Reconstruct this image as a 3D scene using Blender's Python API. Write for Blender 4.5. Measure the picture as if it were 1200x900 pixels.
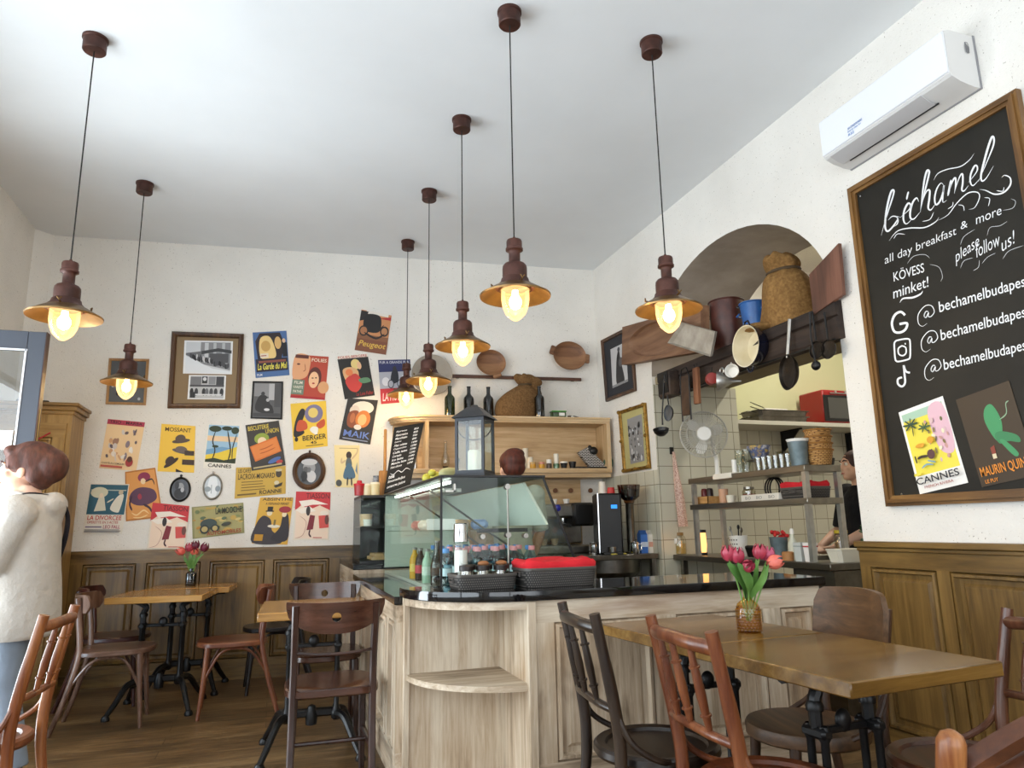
import bpy, bmesh, math, random
from mathutils import Vector, Matrix, Euler
R = math.radians
PI = math.pi
for o in list(bpy.data.objects):
    bpy.data.objects.remove(o)
SC = bpy.context.scene
COL = SC.collection

# ------------------------------------------------------------------ camera
FPX, YAW, PIT, ROLL, EYE = 826.0, 0.321866, 0.199753, -0.019196, 1.18
_f = Vector((math.sin(YAW)*math.cos(PIT), math.cos(YAW)*math.cos(PIT), math.sin(PIT)))
_r0 = Vector((math.cos(YAW), -math.sin(YAW), 0)); _u0 = _r0.cross(_f)
_r = math.cos(ROLL)*_r0 + math.sin(ROLL)*_u0; _u = -math.sin(ROLL)*_r0 + math.cos(ROLL)*_u0
CAM = Vector((0, 0, EYE))
cd = bpy.data.cameras.new('camera'); cd.sensor_width = 36; cd.sensor_fit = 'HORIZONTAL'
cd.lens = FPX*36/1200; cd.clip_start = .02
cam = bpy.data.objects.new('camera', cd); COL.objects.link(cam)
mw = Matrix.Identity(4)
for i in range(3):
    mw[i][0] = _r[i]; mw[i][1] = _u[i]; mw[i][2] = -_f[i]; mw[i][3] = CAM[i]
cam.matrix_world = mw
SC.camera = cam

# ------------------------------------------------------------------ world, daylight, exposure
SC.view_settings.view_transform = 'Standard'; SC.view_settings.look = 'None'
SC.view_settings.gamma = 1; SC.view_settings.use_curve_mapping = False
SC.view_settings.exposure = 0.0
w = bpy.data.worlds.new('sky'); SC.world = w; w.use_nodes = True
w.node_tree.nodes['Background'].inputs[0].default_value = (.80, .90, 1, 1)
w.node_tree.nodes['Background'].inputs[1].default_value = 1.2
def area(name, loc, rot, sx, sy, energy, col=(1, 1, 1)):
    l = bpy.data.lights.new(name, 'AREA'); l.shape = 'RECTANGLE'; l.size = sx; l.size_y = sy
    l.energy = energy; l.color = col
    o = bpy.data.objects.new(name, l); COL.objects.link(o); o.location = loc; o.rotation_euler = rot
    return o
# daylight entering through the shop windows: behind the camera and along the street (left) side
area('daylight_front_window', (0.6, -1.98, 1.85), (R(97), 0, 0), 4.6, 3.0, 132, (.92, .96, 1))
area('daylight_street_window', (-2.75, 1.1, 1.65), (R(108), 0, R(-90)), 5.2, 3.0, 250, (.83, .93, 1))
area('daylight_doorway', (-2.55, 4.14, 1.2), (R(118), 0, R(-80)), 1.0, 2.5, 110, (.83, .93, 1))

# ------------------------------------------------------------------ picture measurements -> places in the room
TH = R(5.4)
NWALL = Vector((math.sin(TH), math.cos(TH), 0)); CWALL = 6.5139
XR, XL, ZC = 2.991, -2.06, 3.75
def ray(px, py):
    a, b = (px-600)/FPX, -(py-450)/FPX
    return _r*a + _u*b + _f
def S(px, py, x=None, y=None, z=None, w=None):
    d = ray(px, py)
    if x is not None: t = x/d.x
    elif y is not None: t = y/d.y
    elif z is not None: t = (z-EYE)/d.z
    else: t = (CWALL-w)/NWALL.dot(d)
    return CAM + d*t
def mpp(p):
    return (Vector(p)-CAM).dot(_f)/FPX
def wall_pt(x, z, off=0.0):                    # a point on the back wall, given x and height
    return Vector((x, (CWALL-off-NWALL.x*x)/NWALL.y, z))

# ------------------------------------------------------------------ colours and materials
def lin(h):
    if not isinstance(h, str): return tuple(h)[:3]
    h = h.lstrip('#'); v = [int(h[i:i+2], 16)/255 for i in (0, 2, 4)]
    return tuple(c/12.92 if c <= .04045 else ((c+.055)/1.055)**2.4 for c in v)
MATS = {}
def _new(name):
    m = bpy.data.materials.new(name); m.use_nodes = True
    nt = m.node_tree; b = nt.nodes['Principled BSDF']
    return m, nt, b
def _coord(nt, scale=(1, 1, 1), kind='Object'):
    tc = nt.nodes.new('ShaderNodeTexCoord'); mp = nt.nodes.new('ShaderNodeMapping')
    mp.inputs['Scale'].default_value = scale
    nt.links.new(tc.outputs[kind], mp.inputs['Vector'])
    return mp.outputs['Vector']
def _ramp(nt, fac, stops):
    r = nt.nodes.new('ShaderNodeValToRGB'); e = r.color_ramp.elements
    e[0].position, e[0].color = stops[0][0], (*lin(stops[0][1]), 1)
    e[1].position, e[1].color = stops[-1][0], (*lin(stops[-1][1]), 1)
    for p, c in stops[1:-1]:
        n = e.new(p); n.color = (*lin(c), 1)
    nt.links.new(fac, r.inputs['Fac']); return r.outputs['Color']
def _noise(nt, vec, scale, detail=4, rough=.55, dist=0):
    n = nt.nodes.new('ShaderNodeTexNoise'); n.inputs['Scale'].default_value = scale
    n.inputs['Detail'].default_value = detail; n.inputs['Roughness'].default_value = rough
    n.inputs['Distortion'].default_value = dist
    nt.links.new(vec, n.inputs['Vector']); return n.outputs['Fac']
def _bump(nt, b, h, strength, dist=.01):
    bp = nt.nodes.new('ShaderNodeBump'); bp.inputs['Strength'].default_value = strength
    bp.inputs['Distance'].default_value = dist
    nt.links.new(h, bp.inputs['Height']); nt.links.new(bp.outputs['Normal'], b.inputs['Normal'])
def flat(col, rough=.6, metal=0, spec=.5):
    key = ('f', col, rough, metal, spec)
    if key not in MATS:
        m, nt, b = _new('paint_'+str(col).strip('#'))
        b.inputs['Base Color'].default_value = (*lin(col), 1)
        b.inputs['Roughness'].default_value = rough; b.inputs['Metallic'].default_value = metal
        b.inputs['Specular IOR Level'].default_value = spec
        MATS[key] = m
    return MATS[key]
def tex(name, c1, c2, scale=8, rough=.6, metal=0, bump=.15, bscale=60, stretch=(1, 1, 1), c3=None, bdist=.004, spec=.5):
    if name in MATS: return MATS[name]
    m, nt, b = _new(name); v = _coord(nt, stretch)
    n = _noise(nt, v, scale, 5)
    st = [(.3, c1), (.7, c2)] if c3 is None else [(.28, c1), (.5, c3), (.72, c2)]
    nt.links.new(_ramp(nt, n, st), b.inputs['Base Color'])
    b.inputs['Roughness'].default_value = rough; b.inputs['Metallic'].default_value = metal
    b.inputs['Specular IOR Level'].default_value = spec
    if bump: _bump(nt, b, _noise(nt, v, bscale, 4), bump, bdist)
    MATS[name] = m; return m
def wood(name, dark, mid, light, axis='z', rough=.4, grain=26, bump=.12, blotch=1.0, spec=.5, coat=0, stains=None):
    """grain runs along the axis; fine streaks plus broad tone drift"""
    if name in MATS: return MATS[name]
    m, nt, b = _new(name)
    st = {'x': (.07, 1, 1), 'y': (1, .07, 1), 'z': (1, 1, .07)}[axis]
    v = _coord(nt, st); n1 = _noise(nt, v, grain, 6, .65, .4); n2 = _noise(nt, v, grain*.16, 3, .5, .6)
    n3 = _noise(nt, _coord(nt, tuple(.4+.6*s for s in st)), 3.1*blotch, 3)
    mx = nt.nodes.new('ShaderNodeMath'); mx.operation = 'MULTIPLY_ADD'
    nt.links.new(n1, mx.inputs[0]); mx.inputs[1].default_value = .55
    ad = nt.nodes.new('ShaderNodeMath'); ad.operation = 'ADD'
    m2 = nt.nodes.new('ShaderNodeMath'); m2.operation = 'MULTIPLY'; nt.links.new(n2, m2.inputs[0]); m2.inputs[1].default_value = .3
    m3 = nt.nodes.new('ShaderNodeMath'); m3.operation = 'MULTIPLY'; nt.links.new(n3, m3.inputs[0]); m3.inputs[1].default_value = .35
    nt.links.new(m2.outputs[0], ad.inputs[0]); nt.links.new(m3.outputs[0], ad.inputs[1])
    nt.links.new(ad.outputs[0], mx.inputs[2])
    col = _ramp(nt, mx.outputs[0], [(.43, dark), (.57, mid), (.72, light)])
    for i, sc in enumerate(stains or ()):                      # old pigment and wear left in the limed surface
        n4 = _noise(nt, _coord(nt, tuple(.35+.65*q for q in st)), 2.3+1.1*i, 3, .6, .8)
        mask = _ramp(nt, n4, [(.56+.02*i, '#000000'), (.74, '#b8b8b8')])
        mm = nt.nodes.new('ShaderNodeMix'); mm.data_type = 'RGBA'; mm.blend_type = 'MULTIPLY'
        nt.links.new(mask, mm.inputs[0]); nt.links.new(col, mm.inputs[6]); mm.inputs[7].default_value = (*lin(sc), 1); col = mm.outputs[2]
    nt.links.new(col, b.inputs['Base Color'])
    b.inputs['Roughness'].default_value = rough; b.inputs['Specular IOR Level'].default_value = spec
    b.inputs['Coat Weight'].default_value = coat; b.inputs['Coat Roughness'].default_value = .15
    if bump: _bump(nt, b, n1, bump, .003)
    MATS[name] = m; return m
def glass(name, tint='#ffffff', gloss=.9, rough=.02, base=.04):
    if name in MATS: return MATS[name]
    m = bpy.data.materials.new(name); m.use_nodes = True; nt = m.node_tree; nt.nodes.clear()
    out = nt.nodes.new('ShaderNodeOutputMaterial'); mix = nt.nodes.new('ShaderNodeMixShader')
    tr = nt.nodes.new('ShaderNodeBsdfTransparent'); tr.inputs[0].default_value = (*lin(tint), 1)
    gl = nt.nodes.new('ShaderNodeBsdfGlossy'); gl.inputs['Roughness'].default_value = rough
    lw = nt.nodes.new('ShaderNodeFresnel'); lw.inputs['IOR'].default_value = 1.45
    mu = nt.nodes.new('ShaderNodeMath'); mu.operation = 'MULTIPLY_ADD'; mu.inputs[1].default_value = gloss; mu.inputs[2].default_value = base
    ge = nt.nodes.new('ShaderNodeNewGeometry'); fr = nt.nodes.new('ShaderNodeMath'); fr.operation = 'SUBTRACT'; fr.inputs[0].default_value = 1
    mb_ = nt.nodes.new('ShaderNodeMath'); mb_.operation = 'MULTIPLY'; mb_.use_clamp = True
    nt.links.new(ge.outputs['Backfacing'], fr.inputs[1]); nt.links.new(fr.outputs[0], mb_.inputs[1])
    nt.links.new(lw.outputs[0], mu.inputs[0]); nt.links.new(mu.outputs[0], mb_.inputs[0]); nt.links.new(mb_.outputs[0], mix.inputs[0])
    nt.links.new(tr.outputs[0], mix.inputs[1]); nt.links.new(gl.outputs[0], mix.inputs[2])
    nt.links.new(mix.outputs[0], out.inputs['Surface']); MATS[name] = m; return m
def glow(name, col, strength):
    if name in MATS: return MATS[name]
    m, nt, b = _new(name); b.inputs['Base Color'].default_value = (*lin(col), 1)
    b.inputs['Emission Color'].default_value = (*lin(col), 1); b.inputs['Emission Strength'].default_value = strength
    MATS[name] = m; return m

# ------------------------------------------------------------------ mesh building
def frame_of(axis, up=(0, 0, 1)):
    z = Vector(axis).normalized(); u = Vector(up)
    if abs(z.dot(u)) > .98: u = Vector((1, 0, 0))
    x = u.cross(z).normalized(); y = z.cross(x)
    return Matrix(((x.x, y.x, z.x), (x.y, y.y, z.y), (x.z, y.z, z.z)))
class MB:
    def __init__(s, mat=None):
        s.v = []; s.f = []; s.mi = []; s.mats = []; s.cur = 0
        if mat: s.m(mat)
    def m(s, mat):
        if mat not in s.mats: s.mats.append(mat)
        s.cur = s.mats.index(mat); return s
    def add(s, vs, fs):
        n = len(s.v); s.v += [tuple(v) for v in vs]
        for f in fs: s.f.append([i+n for i in f]); s.mi.append(s.cur)
        return s
    def obox(s, c, size, rot=None, bev=0.0):
        c = Vector(c); hx, hy, hz = [max(a/2, 1e-5) for a in size]; b = min(bev, .45*2*min(hx, hy, hz))
        rm = rot if isinstance(rot, Matrix) else (Euler(rot).to_matrix() if rot else Matrix.Identity(3))
        if b <= 0:
            vs = [(i*hx, j*hy, k*hz) for i in (-1, 1) for j in (-1, 1) for k in (-1, 1)]
            fs = [(0, 1, 3, 2), (4, 6, 7, 5), (0, 4, 5, 1), (2, 3, 7, 6), (0, 2, 6, 4), (1, 5, 7, 3)]
        else:
            vs = []; idx = {}
            for i in (-1, 1):
                for j in (-1, 1):
                    for k in (-1, 1):
                        for a in range(3):
                            p = [i*(hx-b), j*(hy-b), k*(hz-b)]; p[a] = (i, j, k)[a]*(hx, hy, hz)[a]
                            idx[i, j, k, a] = len(vs); vs.append(p)
            fs = []
            for a in range(3):
                o1, o2 = [q for q in range(3) if q != a]
                for sg in (-1, 1):
                    q = []
                    for e, g in ((-1, -1), (1, -1), (1, 1), (-1, 1)):
                        t = [0, 0, 0]; t[a] = sg; t[o1] = e; t[o2] = g; q.append(idx[(*t, a)])
                    fs.append(q)
            for a in range(3):
                o1, o2 = [q for q in range(3) if q != a]
                for e in (-1, 1):
                    for g in (-1, 1):
                        t = [0, 0, 0]; t[o1] = e; t[o2] = g; t[a] = -1; t2 = t[:]; t2[a] = 1
                        fs.append([idx[(*t, o1)], idx[(*t2, o1)], idx[(*t2, o2)], idx[(*t, o2)]])
            for i in (-1, 1):
                for j in (-1, 1):
                    for k in (-1, 1): fs.append([idx[i, j, k, a] for a in range(3)])
        return s.add([c + rm @ Vector(v) for v in vs], fs)
    def box(s, x0, x1, y0, y1, z0, z1, bev=0.0):
        return s.obox(((x0+x1)/2, (y0+y1)/2, (z0+z1)/2), (abs(x1-x0), abs(y1-y0), abs(z1-z0)), None, bev)
    def tube(s, pts, r, seg=10, closed=False, flat=None, up=(0, 0, 1)):
        """swept round (or flat=(ratio) elliptic) section along pts; r one radius or one per point"""
        pts = [Vector(p) for p in pts]; n = len(pts)
        rs = list(r) if isinstance(r, (list, tuple)) else [r]*n
        vs = []; fs = []; prev = None
        for i, p in enumerate(pts):
            a = pts[(i-1) % n] if (closed or i > 0) else pts[i]
            c = pts[(i+1) % n] if (closed or i < n-1) else pts[i]
            t = (c-a)
            if t.length < 1e-9: t = Vector((0, 0, 1))
            t.normalize()
            if prev is None:
                fm = frame_of(t, up); x, y = fm.col[0].copy(), fm.col[1].copy()
            else:
                x = prev - t*prev.dot(t)
                if x.length < 1e-6: x = frame_of(t, up).col[0].copy()
                x.normalize(); y = t.cross(x)
            prev = x
            for k in range(seg):
                an = 2*PI*k/seg
                vs.append(p + x*(math.cos(an)*rs[i]) + y*(math.sin(an)*rs[i]*(flat or 1)))
        rng = n if closed else n-1
        for i in range(rng):
            for k in range(seg):
                j = (i+1) % n
                fs.append((i*seg+k, i*seg+(k+1) % seg, j*seg+(k+1) % seg, j*seg+k))
        if not closed:
            fs.append(list(range(seg))[::-1]); fs.append([(n-1)*seg+k for k in range(seg)])
        return s.add(vs, fs)
    def cyl(s, p0, p1, r0, r1=None, seg=16):
        return s.tube([p0, p1], [r0, r0 if r1 is None else r1], seg)
    def lathe(s, prof, o=(0, 0, 0), axis=(0, 0, 1), seg=24, sx=1, sy=1, rotm=None):
        o = Vector(o); fm = rotm if rotm else (frame_of(axis) if tuple(axis) != (0, 0, 1) else Matrix.Identity(3))
        vs = []; fs = []; rows = []
        for r, z in prof:
            if r < 1e-6: rows.append([len(vs)]); vs.append(o + fm @ Vector((0, 0, z)))
            else:
                rows.append(list(range(len(vs), len(vs)+seg)))
                for k in range(seg):
                    a = 2*PI*k/seg; vs.append(o + fm @ Vector((r*math.cos(a)*sx, r*math.sin(a)*sy, z)))
        for a, b in zip(rows, rows[1:]):
            if len(a) == 1 and len(b) == 1: continue
            for k in range(seg):
                k2 = (k+1) % seg
                if len(a) == 1: fs.append((a[0], b[k], b[k2]))
                elif len(b) == 1: fs.append((a[k], a[k2], b[0]))
                else: fs.append((a[k], a[k2], b[k2], b[k]))
        return s.add(vs, fs)
    def ball(s, c, r, rot=None, seg=16, rings=10):
        rx, ry, rz = (r, r, r) if not isinstance(r, (tuple, list)) else r
        rm = rot if isinstance(rot, Matrix) else (Euler(rot).to_matrix() if rot else Matrix.Identity(3))
        vs = []; fs = []; c = Vector(c)
        vs.append(c + rm @ Vector((0, 0, -rz)))
        for i in range(1, rings):
            t = -PI/2 + PI*i/rings
            for k in range(seg):
                a = 2*PI*k/seg
                vs.append(c + rm @ Vector((rx*math.cos(t)*math.cos(a), ry*math.cos(t)*math.sin(a), rz*math.sin(t))))
        vs.append(c + rm @ Vector((0, 0, rz))); L = len(vs)-1
        for k in range(seg):
            k2 = (k+1) % seg
            fs.append((0, 1+k2, 1+k)); fs.append((L, L-seg+k, L-seg+k2))
            for i in range(rings-2):
                a = 1+i*seg; b = a+seg; fs.append((a+k, a+k2, b+k2, b+k))
        return s.add(vs, fs)
    def prism(s, pts, dvec):
        """extrude a planar loop of 3-D points along dvec"""
        pts = [Vector(p) for p in pts]; n = len(pts); d = Vector(dvec)
        return s.add(pts+[p+d for p in pts], [list(range(n))[::-1], list(range(n, 2*n))]+[(i, (i+1) % n, n+(i+1) % n, n+i) for i in range(n)])
    def loft(s, rings, cap=True):
        n = len(rings[0]); vs = [p for r in rings for p in r]; fs = []
        for i in range(len(rings)-1):
            for k in range(n): fs.append((i*n+k, i*n+(k+1) % n, (i+1)*n+(k+1) % n, (i+1)*n+k))
        if cap: fs.append(list(range(n))[::-1]); fs.append([(len(rings)-1)*n+k for k in range(n)])
        return s.add(vs, fs)
    def poly(s, pts): return s.add(pts, [list(range(len(pts)))])
    def build(s, name, parent=None, angle=38, loc=None, normals=True):
        me = bpy.data.meshes.new(name); me.from_pydata(s.v, [], s.f)
        for m in s.mats: me.materials.append(m)
        me.polygons.foreach_set('material_index', s.mi)
        if normals:
            bm = bmesh.new(); bm.from_mesh(me); bmesh.ops.recalc_face_normals(bm, faces=bm.faces[:]); bm.to_mesh(me); bm.free()
        me.polygons.foreach_set('use_smooth', [True]*len(me.polygons))
        me.set_sharp_from_angle(angle=R(angle)); me.update()
        o = bpy.data.objects.new(name, me); COL.objects.link(o)
        if parent: o.parent = parent
        if loc is not None: o.location = loc
        return o
def arc(c, r, a0, a1, n=12, plane='xz', ry=None):
    out = []; ry = r if ry is None else ry
    for i in range(n+1):
        a = a0+(a1-a0)*i/n; p, q = r*math.cos(a), ry*math.sin(a)
        out.append(Vector(c)+Vector((p, q, 0) if plane == 'xy' else (p, 0, q) if plane == 'xz' else (0, p, q)))
    return out
def crom(pts, n=6, closed=False):
    """smooth curve through points"""
    P = [Vector(p) for p in pts]; out = []; L = len(P)
    for i in range(L if closed else L-1):
        p0 = P[(i-1) % L] if closed or i > 0 else P[0]; p1 = P[i]; p2 = P[(i+1) % L]
        p3 = P[(i+2) % L] if closed or i+2 < L else P[-1]
        for k in range(n):
            t = k/n
            out.append(.5*((2*p1)+(p2-p0)*t+(2*p0-5*p1+4*p2-p3)*t*t+(3*p1-p0-3*p2+p3)*t**3))
    if not closed: out.append(P[-1])
    return out

# ------------------------------------------------------------------ naming
def tag(o, label=None, cat=None, group=None, kind=None):
    if label: o['label'] = label
    if cat: o['category'] = cat
    if group: o['group'] = group
    if kind: o['kind'] = kind
    return o
def thing(name, label, cat, loc=(0, 0, 0), rz=0.0, group=None):
    o = bpy.data.objects.new(name, None); COL.objects.link(o); o.empty_display_size = .05
    o.location = loc; o.rotation_euler = (0, 0, rz)
    return tag(o, label, cat, group)
def struct(o): o['kind'] = 'structure'; return o
def dup(root, loc, rz=None, label=None, group=None):
    r = root.copy(); COL.objects.link(r); r.location = loc
    if rz is not None: r.rotation_euler = (0, 0, rz)
    if label: r['label'] = label
    if group: r['group'] = group
    for ch in list(root.children):
        c = ch.copy(); COL.objects.link(c); c.parent = r
        for g in list(ch.children):
            d = g.copy(); COL.objects.link(d); d.parent = c
    return r

# ------------------------------------------------------------------ lettering
_TXT = {}
def text_mesh(t, shear=0.0, bold=0.0):
    k = (t, shear, bold)
    if k not in _TXT:
        cu = bpy.data.curves.new('lettering', 'FONT'); cu.body = t; cu.size = 1; cu.shear = shear; cu.offset = bold
        cu.resolution_u = 3
        ob = bpy.data.objects.new('lettering', cu); me = bpy.data.meshes.new_from_object(ob)
        vs = [v.co.copy() for v in me.vertices]; fs = [list(p.vertices) for p in me.polygons]
        bpy.data.objects.remove(ob); bpy.data.meshes.remove(me); bpy.data.curves.remove(cu)
        xs = [v.x for v in vs] or [0, 1]; ys = [v.y for v in vs] or [0, 1]
        _TXT[k] = (vs, fs, min(xs), max(xs), min(ys), max(ys))
    return _TXT[k]
def put_text(mb, t, fn, u0, u1, v0, v1, mat, shear=0.0, bold=0.0, sag=None):
    """letters filling the box u0..u1, v0..v1 of the mapping fn(u, v) -> point"""
    vs, fs, xa, xb, ya, yb = text_mesh(t, shear, bold)
    mb.m(mat); out = []
    for v in vs:
        a = (v.x-xa)/max(xb-xa, 1e-6); b = (v.y-ya)/max(yb-ya, 1e-6)
        out.append(fn(u0+(u1-u0)*a, v0+(v1-v0)*b + (sag(a) if sag else 0)))
    mb.add(out, fs)
def stroke(mb, pts, fn, wd, mat, n=6, taper=True):
    """a brush or chalk stroke through (u, v) points in the plane fn"""
    P = crom([Vector((p[0], p[1], 0)) for p in pts], n); L = len(P); vs = []; fs = []
    mb.m(mat)
    for i, p in enumerate(P):
        t = (P[min(i+1, L-1)]-P[max(i-1, 0)]); t = t.normalized() if t.length > 1e-9 else Vector((1, 0, 0))
        nn = Vector((-t.y, t.x, 0)); k = i/(L-1)
        ww = wd(k) if callable(wd) else wd
        if taper: ww *= min(1, .25+4*min(k, 1-k))
        a, b = p+nn*ww/2, p-nn*ww/2
        vs += [fn(a.x, a.y), fn(b.x, b.y)]
    for i in range(L-1): fs.append((2*i, 2*i+1, 2*i+3, 2*i+2))
    mb.add(vs, fs)

# ------------------------------------------------------------------ materials of the place
def plaster(name, base, hi, dark, bump=.5):
    m, nt, b = _new(name); v = _coord(nt)
    n = _noise(nt, v, 1.6, 4); vo = _noise(nt, v, 34, 3, .6); sp = _noise(nt, v, 95, 2)
    c = _ramp(nt, n, [(.35, base), (.65, hi)])
    k = _ramp(nt, sp, [(.275, '#ffffff'), (.31, '#000000')])
    mixn = nt.nodes.new('ShaderNodeMix'); mixn.data_type = 'RGBA'
    nt.links.new(k, mixn.inputs[0]); nt.links.new(c, mixn.inputs[6]); mixn.inputs[7].default_value = (*lin(dark), 1)
    nt.links.new(mixn.outputs[2], b.inputs['Base Color']); b.inputs['Roughness'].default_value = .9
    b.inputs['Specular IOR Level'].default_value = .2
    ad = nt.nodes.new('ShaderNodeMath'); ad.operation = 'ADD'; nt.links.new(vo, ad.inputs[0]); nt.links.new(sp, ad.inputs[1])
    _bump(nt, b, ad.outputs[0], bump, .006)
    return m
m_wall = plaster('rough_white_plaster', '#e1ddd6', '#eae6df', '#9f968a', .5)
m_ceil = tex('ceiling_paint', '#e2e4e5', '#e9ebec', 1.2, .9, 0, .08, 30, spec=.2)
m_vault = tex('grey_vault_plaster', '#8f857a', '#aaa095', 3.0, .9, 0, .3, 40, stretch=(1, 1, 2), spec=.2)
m_lintel = tex('lintel_plaster', '#8c8068', '#9c9078', 3, .9, 0, .2, 30, spec=.2)
m_yellow = tex('kitchen_yellow_paint', '#d3d2a4', '#dadab0', 1.0, .7, 0, .03, 40)
m_oak = wood('wainscot_oak', '#44331a', '#6a5029', '#886a39', 'z', .36, 30, .10)
m_oakx = wood('wainscot_oak_rail', '#44331a', '#6a5029', '#886a39', 'x', .36, 30, .10)
m_oaky = wood('wainscot_oak_rail_side', '#44331a', '#6a5029', '#886a39', 'y', .36, 30, .10)
m_pale = wood('limed_oak', '#7d6a54', '#b9a48a', '#d6c8b2', 'z', .55, 40, .22, 1.3, stains=('#c9a05c', '#b9a3a6', '#8f8578'))
m_palex = wood('limed_oak_rail', '#7d6a54', '#b9a48a', '#d6c8b2', 'x', .55, 40, .22, 1.3, stains=('#c9a05c', '#b9a3a6', '#8f8578'))
m_paley = wood('limed_oak_rail_side', '#7d6a54', '#b9a48a', '#d6c8b2', 'y', .55, 40, .22, 1.3, stains=('#c9a05c', '#b9a3a6', '#8f8578'))
m_shelf = wood('shelf_oak', '#9c7c54', '#bf9f74', '#d6ba92', 'x', .5, 30, .10)
m_shelfz = wood('shelf_oak_upright', '#9c7c54', '#bf9f74', '#d6ba92', 'z', .5, 30, .10)
m_granite = tex('black_granite', '#060606', '#141416', 60, .07, 0, 0, spec=.7)
m_steel = tex('brushed_steel', '#8d8a84', '#a8a49c', 14, .32, 1, .05, 120, stretch=(1, .1, 1))
m_dsteel = tex('worn_steel', '#6a665c', '#86817a', 14, .38, 1, .06, 120, stretch=(1, .1, 1))
m_chrome = flat('#c8c8c8', .12, 1)
m_iron = tex('black_cast_iron', '#0c0c0d', '#1b1b1c', 20, .38, .3, .1, 90)
m_black = flat('#0d0d0e', .45)
m_white = flat('#e8e6e0', .5)
m_tabletop = wood('oiled_oak_top', '#7d5523', '#a2753a', '#bf9150', 'x', .22, 26, .05, 1.4, .5, .25)
m_tabletopy = wood('oiled_oak_top_long', '#4f3614', '#6e4f22', '#8a6934', 'x', .24, 26, .05, 1.2, .5, .3)
def brick_mat(name, c1, c2, mortar, w, h, ms, axes, offset=0.0, rough=.3, bump=.3, shift=(0, 0, 0)):
    m, nt, b = _new(name)
    tc = nt.nodes.new('ShaderNodeTexCoord'); sp = nt.nodes.new('ShaderNodeSeparateXYZ'); cb = nt.nodes.new('ShaderNodeCombineXYZ')
    nt.links.new(tc.outputs['Object'], sp.inputs[0])
    nt.links.new(sp.outputs[axes[0]], cb.inputs[0]); nt.links.new(sp.outputs[axes[1]], cb.inputs[1])
    mp = nt.nodes.new('ShaderNodeMapping'); mp.inputs['Location'].default_value = shift; nt.links.new(cb.outputs[0], mp.inputs[0])
    br = nt.nodes.new('ShaderNodeTexBrick'); br.offset = offset; br.squash = 1
    br.inputs['Color1'].default_value = (*lin(c1), 1); br.inputs['Color2'].default_value = (*lin(c2), 1)
    br.inputs['Mortar'].default_value = (*lin(mortar), 1); br.inputs['Scale'].default_value = 1
    br.inputs['Mortar Size'].default_value = ms; br.inputs['Mortar Smooth'].default_value = .1
    br.inputs['Brick Width'].default_value = w; br.inputs['Row Height'].default_value = h; br.inputs['Bias'].default_value = 0
    nt.links.new(mp.outputs[0], br.inputs['Vector'])
    return m, nt, b, br
def tile_mat(name, axes):
    m, nt, b, br = brick_mat(name, '#cbc8b6', '#c3c0ae', '#837d6b', .15, .15, .003, axes)
    nt.links.new(br.outputs['Color'], b.inputs['Base Color']); b.inputs['Roughness'].default_value = .22
    iv = nt.nodes.new('ShaderNodeMath'); iv.operation = 'SUBTRACT'; iv.inputs[0].default_value = 1
    nt.links.new(br.outputs['Fac'], iv.inputs[1]); _bump(nt, b, iv.outputs[0], .3, .002); return m
m_tile_x = tile_mat('cream_tile_facing_room', ('X', 'Z'))
m_tile_y = tile_mat('cream_tile_side', ('Y', 'Z'))
def floor_mat():
    m, nt, b, br = brick_mat('worn_plank_floor', '#ffffff', '#c8c8c8', '#202020', 1.5, .14, .0022, ('X', 'Y'), .37)
    v = _coord(nt, (.09, 1, 1)); n1 = _noise(nt, v, 42, 7, .72, .6); n2 = _noise(nt, _coord(nt, (.4, 1, 1)), 2.2, 4)
    ad = nt.nodes.new('ShaderNodeMath'); ad.operation = 'MULTIPLY_ADD'; ad.inputs[1].default_value = .55
    m2 = nt.nodes.new('ShaderNodeMath'); m2.operation = 'MULTIPLY'; m2.inputs[1].default_value = .5; nt.links.new(n2, m2.inputs[0])
    nt.links.new(n1, ad.inputs[0]); nt.links.new(m2.outputs[0], ad.inputs[2])
    c = _ramp(nt, ad.outputs[0], [(.40, '#3f2e1c'), (.54, '#7a5e3c'), (.68, '#a98c62')])
    mx = nt.nodes.new('ShaderNodeMix'); mx.data_type = 'RGBA'; mx.blend_type = 'MULTIPLY'; mx.inputs[0].default_value = .75
    nt.links.new(c, mx.inputs[6]); nt.links.new(br.outputs['Color'], mx.inputs[7])
    nt.links.new(mx.outputs[2], b.inputs['Base Color']); b.inputs['Roughness'].default_value = .38
    _bump(nt, b, n1, .12, .003); return m
m_floor = floor_mat()

# ------------------------------------------------------------------ room shell
YF = -1.6                                                     # street wall behind the camera
AY0, AY1, ATH = 3.08, 5.20, .76                               # kitchen arch: along y, wall thickness
AYC, AA, AB, AZS = 4.14, 1.06, .81, 2.411
struct(MB(m_floor).box(XL-.4, 6.9, YF-.3, 7.6, -.06, 0).build('floor'))
struct(MB(m_ceil).box(XL-.4, XR+.05, YF-.3, 7.0, ZC, ZC+.1).build('ceiling'))
pL, pR = wall_pt(-1.944, 0), wall_pt(XR, 0)
b = MB(m_wall)
b.prism([pL, pR, pR+NWALL*.25, pL+NWALL*.25], (0, 0, ZC)); struct(b.build('wall_back'))
b = MB(m_wall)
for (y0, y1, z0, z1) in ((4.66, 6.62, 0, ZC), (3.62, 4.66, 2.62, ZC), (3.4, 3.62, 0, ZC), (YF, 3.4, 3.2, ZC), (YF, 3.4, 0, .5), (YF, -1.2, .5, 3.2)):
    b.box(XL-.3, XL, y0, y1, z0, z1)
c0, c1 = Vector((XL, 6.613, 0)), Vector((-1.944, wall_pt(-1.944, 0).y, 0))
b.prism([c0, c1, c1+Vector((-.3, .1, 0)), c0+Vector((-.3, .1, 0))], (0, 0, ZC))
struct(b.build('wall_left'))
b = MB(m_wall)
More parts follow.
